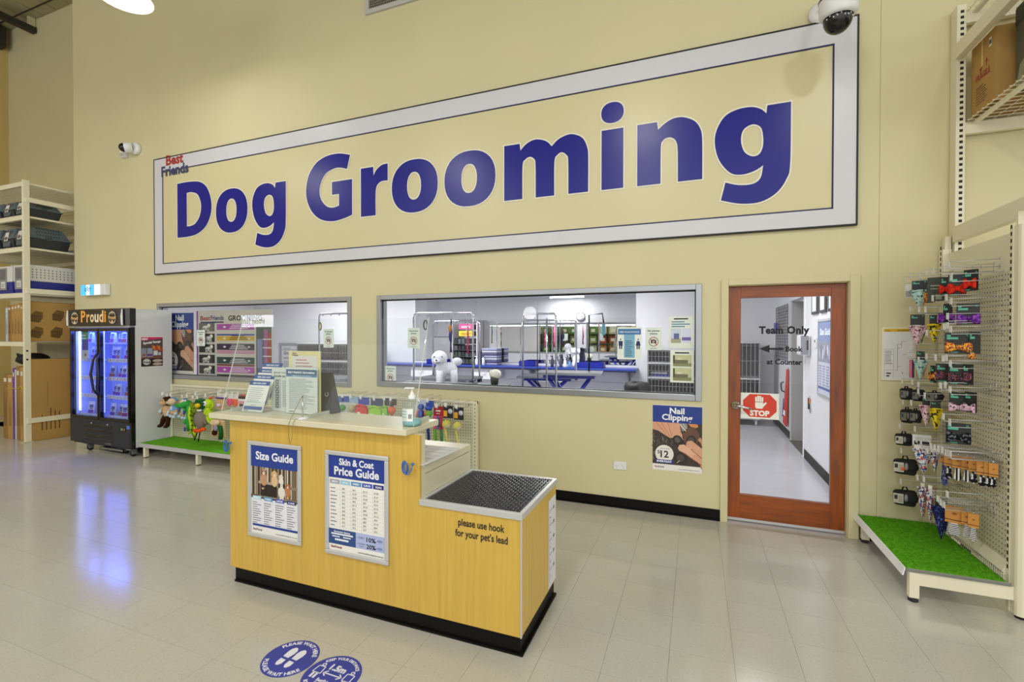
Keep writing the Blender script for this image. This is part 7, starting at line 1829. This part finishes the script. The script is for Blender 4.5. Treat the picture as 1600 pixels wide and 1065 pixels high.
# blue trays and bottles on the bench
def tray(label, x0, x1, y, z, c='blue_enamel'):
    t = thing('blue_tray', label, 'tray', ((x0 + x1) / 2, y, z)); mb = MB(c); mb.box(x0, x1, y, y + .25, z, z + .008); mb.box(x0, x1, y, y + .008, z, z + .11); mb.box(x0, x1, y + .242, y + .25, z, z + .11); mb.box(x0, x0 + .008, y, y + .25, z, z + .11); mb.box(x1 - .008, x1, y, y + .25, z, z + .11); mb.build('tub', t)
tray('blue tray on the bench right of the plush dog', -5.92, -5.42, 9.62, .946)
tray('blue tray on the bench below the first mirror joint', -3.62, -3.25, 9.70, .946)
tray('blue tray on the bench behind the scissor legged table', -2.30, -1.75, 9.62, .946)
for i, (x, h, c) in enumerate(((-2.95, .2, '#d9dce6'), (-2.84, .24, '#2c2f4a'), (-2.74, .18, '#c9d2e6'), (-2.65, .25, '#3a3d52'), (-2.56, .2, '#e0e2ea'), (-2.46, .16, '#5a86b8'), (-4.62, .2, '#d4d8e4'), (-4.45, .22, '#c8ccd8'))):
    t = thing('spray_bottle', 'grooming bottle on the blue bench, %s of the row before the mirror' % o_[i % 8], 'bottle', (x, 9.64, .946), 'bottles on the back bench')
    mb = MB(c); mb.lathe([(.001, 0), (.032, 0), (.034, .02), (.034, h * .6), (.014, h * .8), (.014, h * .85)], (x, 9.64, .946), (0, 0, 1), 14, cap=False); mb.build('bottle', t)
    mb = MB('#3a3d52' if i % 2 else 'white_gloss'); mb.lathe([(.016, h * .84), (.016, h), (.001, h)], (x, 9.64, .946), (0, 0, 1), 12); mb.tube([(x, 9.64, .946 + h * .95), (x - .04, 9.63, .946 + h * .95)], .01, 6); mb.build('spray_head', t)
# product stand against the back wall left of the mirror centre
t = thing('product_stand', 'black wire product stand with pink and yellow headers on the back bench', 'stand', (-5.0, 9.8, .946))
mb = MB('#b9b4b8'); mb.box(-5.30, -5.27, 9.7, 10.03, .946, 1.88); mb.box(-4.66, -4.63, 9.7, 10.03, .946, 1.95); mb.build('side_frame', t)
for z, c in ((1.76, '#c2407a'), (1.60, '#d9b22e')):
    mb = MB(c); mb.box(-5.10, -4.72, 9.69, 9.71, z, z + .12); cv = Canvas((-5.10, 9.69, z), (1, 0, 0), (0, 0, 1), mb); cv.lines(.06, .32, .03, .09, 2, '#5a2a3a' if z < 1.7 else '#f0dce4', 1, .4, .2); mb.build('header_panel', t)
cv = Canvas((-5.2, 9.70, 1.93), (1, 0, 0), (0, 0, 1), MB('ink')); cv.text('SERVICE INFO', .0, 0, .075, 'ink', 1, 'l', .02, .5); cv.mb.build('heading', t)
for r in range(4):
    mb = MB('#55585c'); mb.box(-5.27, -4.66, 9.70, 10.02, .97 + .15 * r, .975 + .15 * r); s_ = mb.build('shelf', t)
    mb = MB('#23272a')
    for k in range(6): mb.box(-5.24 + .095 * k, -5.165 + .095 * k, 9.74, 9.95, .976 + .15 * r, .976 + .15 * r + random.uniform(.09, .125), random.choice(('#23272a', '#34403a', '#4a5258', '#1a1d1f')))
    mb.build('packed_goods', s_, kind='stuff')
t = thing('grey_panel', 'grey board leaning on the back wall behind the plush dog', 'board', (-5.65, 9.95, .946)); mb = MB('#8f9092'); mb.box(-5.96, -5.34, 9.98, 10.035, .947, 1.57); mb.build('board', t); mb = MB('#5a5b5d')
for a in ((-5.97, -5.95, .947, 1.58), (-5.35, -5.33, .947, 1.58), (-5.97, -5.33, 1.57, 1.59)): mb.box(a[0], a[1], 9.975, 10.036, a[2], a[3])
mb.build('frame', t)
t = thing('folded_towels', 'stack of folded grey and purple towels on the bench beside the product stand', 'towels', (-4.3, 9.8, .946))
for k in range(7): mb = MB(('#8c8fae', '#4a4670', '#a8acb8')[k % 3]); mb.box(-4.52 + .01 * (k % 2), -4.14, 9.68, 9.98, .947 + .055 * k, .947 + .055 * k + .05); mb.build('towel', t, bevel=.015)
# wall clock on the shop side wall, seen in the mirror
t = thing('wall_clock', 'round white wall clock between the windows, seen in the room mirror', 'clock', (-3.57, 4.602, 2.25))
mb = MB('white_gloss'); mb.lathe([(.001, 0), (.15, 0), (.15, .03), (.001, .032)], (-3.57, 4.602, 2.25), (0, 1, 0), 30); mb.build('face', t)
mb = MB('#4a4e5c'); mb.lathe([(.14, .0), (.152, .0), (.152, .036), (.138, .036)], (-3.57, 4.602, 2.25), (0, 1, 0), 30, cap=False); mb.build('rim', t)
mb = MB('ink'); mb.box(-3.575, -3.565, 4.6345, 4.637, 2.25, 2.34); mb.box(-3.57, -3.50, 4.6345, 4.637, 2.245, 2.255); mb.build('hand', t)
# cages
def cage_bank(label, x0, x1, y0, y1, tiers, wheels=True, nb=14):
    z0, z1 = tiers[0], tiers[-1]
    t = thing('wire_cage', label, 'cage', ((x0 + x1) / 2, y0, 0))
    for (x, y) in ((x0, y0), (x1 - .02, y0), (x0, y1 - .02), (x1 - .02, y1 - .02)):
        mb = MB('steel_brushed'); mb.box(x, x + .02, y, y + .02, .10, z1); mb.build('post', t)
    mb = MB('#55575a'); mb.box(x0 + .02, x1 - .02, y1 - .012, y1 - .004, z0, z1); mb.box(x0 + .004, x0 + .012, y0 + .02, y1 - .02, z0, z1); mb.box(x1 - .012, x1 - .004, y0 + .02, y1 - .02, z0, z1); mb.build('lining', t)
    for z in tiers: mb = MB('alu_light'); mb.box(x0, x1, y0 - .01, y1, z - .025, z); mb.build('tier_shelf', t)
    for a, b in zip(tiers, tiers[1:]):
        n = max(1, round((x1 - x0) / .75))
        for q in range(n):
            u0 = x0 + .02 + (x1 - x0 - .04) * q / n; u1 = x0 + .02 + (x1 - x0 - .04) * (q + 1) / n
            mb = MB('chrome')
            for k in range(nb + 1): u = u0 + (u1 - u0) * k / nb; mb.tube([(u, y0 + .004, a), (u, y0 + .004, b - .03)], .0045, 4)
            for v in (.06, .5, .94): mb.tube([(u0, y0 - .002, a + (b - a - .03) * v), (u1, y0 - .002, a + (b - a - .03) * v)], .005, 4)
            mb.build('barred_door', t)
    if wheels:
        for x in (x0 + .06, x1 - .06): mb = MB('#c9c9c4'); mb.lathe([(.001, -.015), (.045, -.015), (.045, .015), (.001, .015)], (x, y0 + .05, .047), (1, 0, 0), 14); mb.box(x - .02, x + .02, y0 + .03, y0 + .07, .05, .11); mb.build('caster', t)
    return t
cage_bank('steel wire cages seen behind the notices at the right end of the long window', -.86, .06, 9.35, 9.98, (.12, .52, .82, 1.10, 1.36), True)
cage_bank('steel wire cages on casters seen through the glass door', .30, 1.08, 9.40, 9.98, (.14, .85, 1.50), True, 11)
cage_bank('large wire cages seen through the window by the fridge', -9.5, -7.5, 9.2, 9.9, (.14, .62, .98, 1.42), True)
t = thing('cage_liner', 'blue and white liners folded inside the notice side cages', 'liner', (-.6, 9.5, .83)); mb = MB('blue_enamel'); mb.box(-.80, -.40, 9.45, 9.8, .822, .88); mb.build('blue_liner', t, bevel=.01); mb = MB('#d4d6dc'); mb.box(-.82, -.5, 9.43, 9.8, .881, .91); mb.build('white_liner', t, bevel=.01)
# bin and framed board
t = thing('waste_bin', 'black lined rubbish bin left of the cages behind the window', 'bin', (-.97, 8.5, 0))
mb = MB('#26282a'); mb.lathe([(.17, 0), (.20, .62), (.21, .64)], (-.95, 8.5, .001), (0, 0, 1), 20); mb.build('bin_body', t)
mb = MB('black_matt'); mb.lathe([(.20, .0), (.235, .05), (.23, .13), (.20, .18), (.06, .20), (.001, .19)], (-.95, 8.5, .60), (0, 0, 1), 22, cap=False)
mb.v = [(x + random.uniform(-.012, .012), y + random.uniform(-.012, .012), z + random.uniform(-.012, .012)) for x, y, z in mb.v]; mb.build('bin_liner', t)
t = thing('framed_board', 'silver framed grooming price board on the back wall left of the wire cages', 'board', (-10.4, RB, .9))
mb = MB('alu'); 
for a in ((-11.0, -9.7, 1.33, 1.40), (-11.0, -9.7, .60, .66), (-11.0, -10.92, .66, 1.33), (-9.78, -9.7, .66, 1.33)): mb.box(a[0], a[1], RB - .03, RB - .012, a[2], a[3])
mb.build('frame', t)
cv = Canvas((-10.92, RB - .014, .66), (1, 0, 0), (0, 0, 1), MB('#cfcfd4')); cv.rect(0, 0, 1.14, .67, '#cfcfd4', 0); cv.text('Best Friends', .08, .57, .05, 'ink', 1, 'l', .02); cv.text('Grooming', .08, .42, .12, 'ink', 1, 'l', .02); cv.text('Services', .08, .30, .07, 'ink', 1, 'l', .02); cv.lines(.08, 1.0, .04, .25, 5, 'ink_grey', 1, .3); cv.rect(.05, .54, 1.1, .55, 'ink', 1)
cv.mb.build('print', t)
# things on the corridor wall
def wallbox(name, label, cat, y0, y1, z0, z1, d, m, bevel=.004, x=RW):
    t = thing(name, label, cat, (x, (y0 + y1) / 2, z0)); mb = MB(m); mb.box(x - d, x - .001, y0, y1, z0, z1); mb.build('body', t, bevel=bevel); return t
t = wallbox('soap_dispenser', 'white wall dispenser in the corridor behind the door glass', 'dispenser', 6.86, 7.14, 1.36, 1.62, .11, 'white_gloss', .02); mb = MB('#8d9094'); mb.box(RW - .112, RW - .03, 6.845, 6.862, 1.37, 1.61); mb.build('grey_side', t); mb = MB('black_matt'); mb.box(RW - .05, RW - .03, 6.842, 6.846, 1.43, 1.55); mb.build('window', t)
t = wallbox('light_switch', 'small white wall switch between the dispenser and the framed guide', 'switch', 6.54, 6.66, 1.46, 1.58, .012, 'white_gloss'); mb = MB('ink'); mb.box(RW - .014, RW - .012, 6.58, 6.62, 1.53, 1.56); mb.build('rocker', t)
t = thing('framed_poster', 'blue Size Guide poster framed on the corridor wall behind the door', 'poster frame', (RW, 6.1, .92))
mb = MB('alu_light'); 
for a in ((5.72, 6.46, 1.77, 1.80), (5.72, 6.46, .92, .95), (5.72, 5.75, .95, 1.77), (6.43, 6.46, .95, 1.77)): mb.box(RW - .015, RW - .001, a[0], a[1], a[2], a[3])
mb.build('frame', t)
cv = Canvas((RW - .008, 6.43, .95), (0, -1, 0), (0, 0, 1), MB('#aab0c8')); cv.rect(0, 0, .68, .82, '#c3c6d6', 0); cv.rect(0, .6, .68, .82, '#7f8cb4', 1); cv.text('Size Guide', .06, .67, .10, '#e9ecf4', 2, 'l', .04, .5); cv.rect(0, .36, .68, .6, '#8e90a4', 1)
for k in range(9): cv.disc(.06 + .07 * k, .45 + .05 * (k % 2), .03, .06, ('#b5b4c0', '#6c7088', '#d0ced2')[k % 3], 2, 10)
for k in range(4): cv.lines(.04 + .16 * k, .17 + .16 * k, .1, .34, 8, '#7a82a0', 1, .4)
cv.rect(0, .05, .68, .08, '#55669c', 1); cv.mb.build('print', t)
for i, (y0, y1) in enumerate(((6.46, 6.76), (6.08, 6.36), (5.70, 5.98))):
    t = thing('picture_frame', 'dark framed certificate on the corridor wall, %s from the doorway' % o_[i], 'picture frame', (RW, y0, 1.87)); mb = MB('#2b2b2e'); mb.box(RW - .02, RW - .001, y0, y1, 1.87, 2.12); mb.build('frame', t); mb = MB('#d4d5d9'); mb.box(RW - .022, RW - .02, y0 + .05, y1 - .05, 1.90, 2.09); mb.build('certificate', t)
t = thing('key_bunch', 'bunch of keys on an orange tag hanging low on the corridor wall', 'keys', (RW - .01, 6.86, .82)); mb = MB('#e08a2a'); mb.box(RW - .012, RW - .006, 6.84, 6.88, .76, .82); mb.build('tag', t); mb = MB('black_matt'); mb.box(RW - .014, RW - .004, 6.89, 6.95, .68, .82); mb.build('fob', t); mb = MB('chrome'); mb.box(RW - .012, RW - .008, 6.82, 6.845, .64, .74); mb.tube([(RW - .01, 6.86, .83), (RW - .01, 6.87, .85), (RW - .01, 6.88, .82)], .003, 5); mb.build('key', t)
XR = RW + .03
t = thing('wire_grid', 'black wire grid rack hung on the far corridor wall', 'grid', (XR, 9, 1.2)); mb = MB('#2e2e34')
for k in range(19): z = 1.21 + .05 * k; mb.tube([(XR - .03, 8.46, z), (XR - .03, 9.58, z)], .005, 4)
for k in range(9): y = 8.46 + .14 * k; mb.tube([(XR - .035, y, 1.21), (XR - .035, y, 2.11)], .006, 4)
for y in (8.6, 9.4): mb.tube([(XR - .03, y, 2.0), (XR - .006, y, 2.0)], .006, 4)
mb.build('grid', t)
t = thing('blue_holder', 'blue holder clipped to the black wire grid', 'holder', (XR - .05, 9.55, 1.75)); mb = MB('blue_enamel'); mb.box(XR - .07, XR - .028, 9.42, 9.60, 1.66, 1.84); mb.build('body', t)
t = thing('apron', 'red apron hanging by the passage opening', 'apron', (XR, 8.55, .25)); mb = MB('#c4281e'); mb.prism([(XR - .03, 8.47, 1.08), (XR - .03, 8.57, 1.08), (XR - .05, 8.74, .20), (XR - .05, 8.46, .18)], (.02, 0, 0)); mb.build('cloth', t); mb = MB('#4a3a8a'); mb.prism([(XR - .052, 8.64, .6), (XR - .052, 8.70, .6), (XR - .055, 8.78, .3), (XR - .055, 8.68, .3)], (.004, 0, 0)); mb.build('purple_edge', t); mb = MB('#e9e9ea'); mb.prism([(XR - .053, 8.5, .42), (XR - .053, 8.7, .42), (XR - .055, 8.72, .34), (XR - .055, 8.5, .34)], (.003, 0, 0)); mb.build('white_band', t); mb = MB('#9a9a9c'); mb.box(XR - .02, XR, 8.5, 8.52, 1.05, 1.11); mb.build('hook', t)
t = thing('pull_handle', 'black loop handle low on the far corridor wall', 'handle', (XR, 8.96, .75)); mb = MB('black_matt'); mb.tube([(XR, 8.99, .84), (XR - .04, 8.98, .82), (XR - .045, 8.94, .75), (XR - .04, 8.91, .70), (XR, 8.9, .68)], .012, 8); mb.build('loop', t)
# ================================================================ shop floor opposite the windows (seen mirrored in the glass)
t = thing('frozen_sign', 'lit white frozen food header mirrored in the window glass above the purple poster', 'lightbox', (-11.6, -.9, 1.8))
mat('lightbox_glow', '#f2f5ff', .4, emit=15)
mb = MB('white_gloss'); mb.box(-12.32, -11.0, -1.06, -.905, 1.82, 2.22); mb.build('case', t)
mb = MB('lightbox_glow'); mb.box(-12.28, -11.04, -.905, -.899, 1.85, 2.19); mb.build('face', t)
cv = Canvas((-11.04, -.8985, 1.85), (-1, 0, 0), (0, 0, 1), MB('ink')); cv.text('frozen food', .32, .10, .22, 'ink', 1, 'l', .03, 1.15 * .8); cv.mb.build('lettering', t)
mb = MB('#c9ccd2'); mb.box(-12.3, -11.0, -1.6, -.95, .10, 1.80); mb.build('cabinet', t); mb = MB('#3a4a7a'); mb.box(-12.25, -11.68, -.95, -.93, .3, 1.72); mb.box(-11.62, -11.05, -.95, -.93, .3, 1.72); mb.build('cabinet_door', t); mb = MB('black_matt'); mb.box(-12.3, -11.0, -1.6, -.97, 0, .10); mb.build('plinth', t)
t = thing('globe_lamp', 'round white globe lamp mirrored in the long window glass', 'lamp', (-7.0, -11.2, 2.65))
mat('globe_glow', '#ffffff', .4, emit=16)
mb = MB('globe_glow'); mb.ball((-6.2, -8.9, 2.53), .26, 24, 16); mb.build('globe', t); mb = MB('steel_dark'); mb.tube([(-6.2, -8.9, 2.78), (-6.2, -8.9, HC)], .01, 6); mb.build('stem', t)
sh = thing('shop_shelving', 'long shop shelving across the aisle, seen mirrored through the windows', 'shelving', (-7, -4.3, 0))
mb = MB('#8d9a5a'); mb.box(-12.4, -1.5, -4.62, -4.60, .1, 2.12); mb.build('back_panel', sh)
for z in (.15, .75, 1.25, 1.72): mb = MB('#5a4a2c'); mb.box(-12.4, -1.5, -4.6, -4.1, z - .03, z); mb.build('shelf', sh)
for x in (-12.4, -9.7, -7.0, -4.3, -1.5): mb = MB('rack_cream'); mb.box(x - .03, x + .03, -4.66, -4.6, 0, 2.1); mb.build('upright', sh)
cols = ('#4f8a3a', '#c9cfc0', '#d98a2a', '#2f3a34', '#8fae5a', '#b9442e', '#dfe2dc', '#5a7a4a')
CN = dict(zip(cols, ('green', 'pale grey', 'orange', 'black', 'light green', 'red', 'white', 'dark green')))
protos = {}
for z in (.75, 1.25, 1.72):
    for i in range(21):
        c = cols[(i // 3 + int(z * 7)) % 8]
        x, y = -12.1 + i * .51, -4.3
        lab = '%s pet food bag on the %s shop shelf across the aisle' % (CN[c], {.75: 'lower', 1.25: 'middle', 1.72: 'upper'}[z]); grp = lab.replace(' bag ', ' bags ')
        if c not in protos:
            tt = thing('food_bag', lab, 'bag', (x, y, z + .001), grp)
            mb = MB(c); mb.hexa([(x - .18, y - .1, z + .001), (x + .18, y - .1, z + .001), (x + .18, y + .1, z + .001), (x - .18, y + .1, z + .001)], [(x - .17, y - .02, z + .38), (x + .17, y - .02, z + .38), (x + .17, y + .02, z + .38), (x - .17, y + .02, z + .38)]); mb.build('bag', tt, bevel=.01)
            mb = MB('#eceae0'); mb.hexa([(x - .1, y + .092, z + .1), (x + .1, y + .092, z + .1), (x + .1, y + .094, z + .1), (x - .1, y + .094, z + .1)], [(x - .1, y + .05, z + .26), (x + .1, y + .05, z + .26), (x + .1, y + .055, z + .26), (x - .1, y + .055, z + .26)]); mb.build('label', tt)
            protos[c] = tt
        else: copy_tree(protos[c], (x, y, z + .001), random.uniform(-.1, .1), lab, grp)
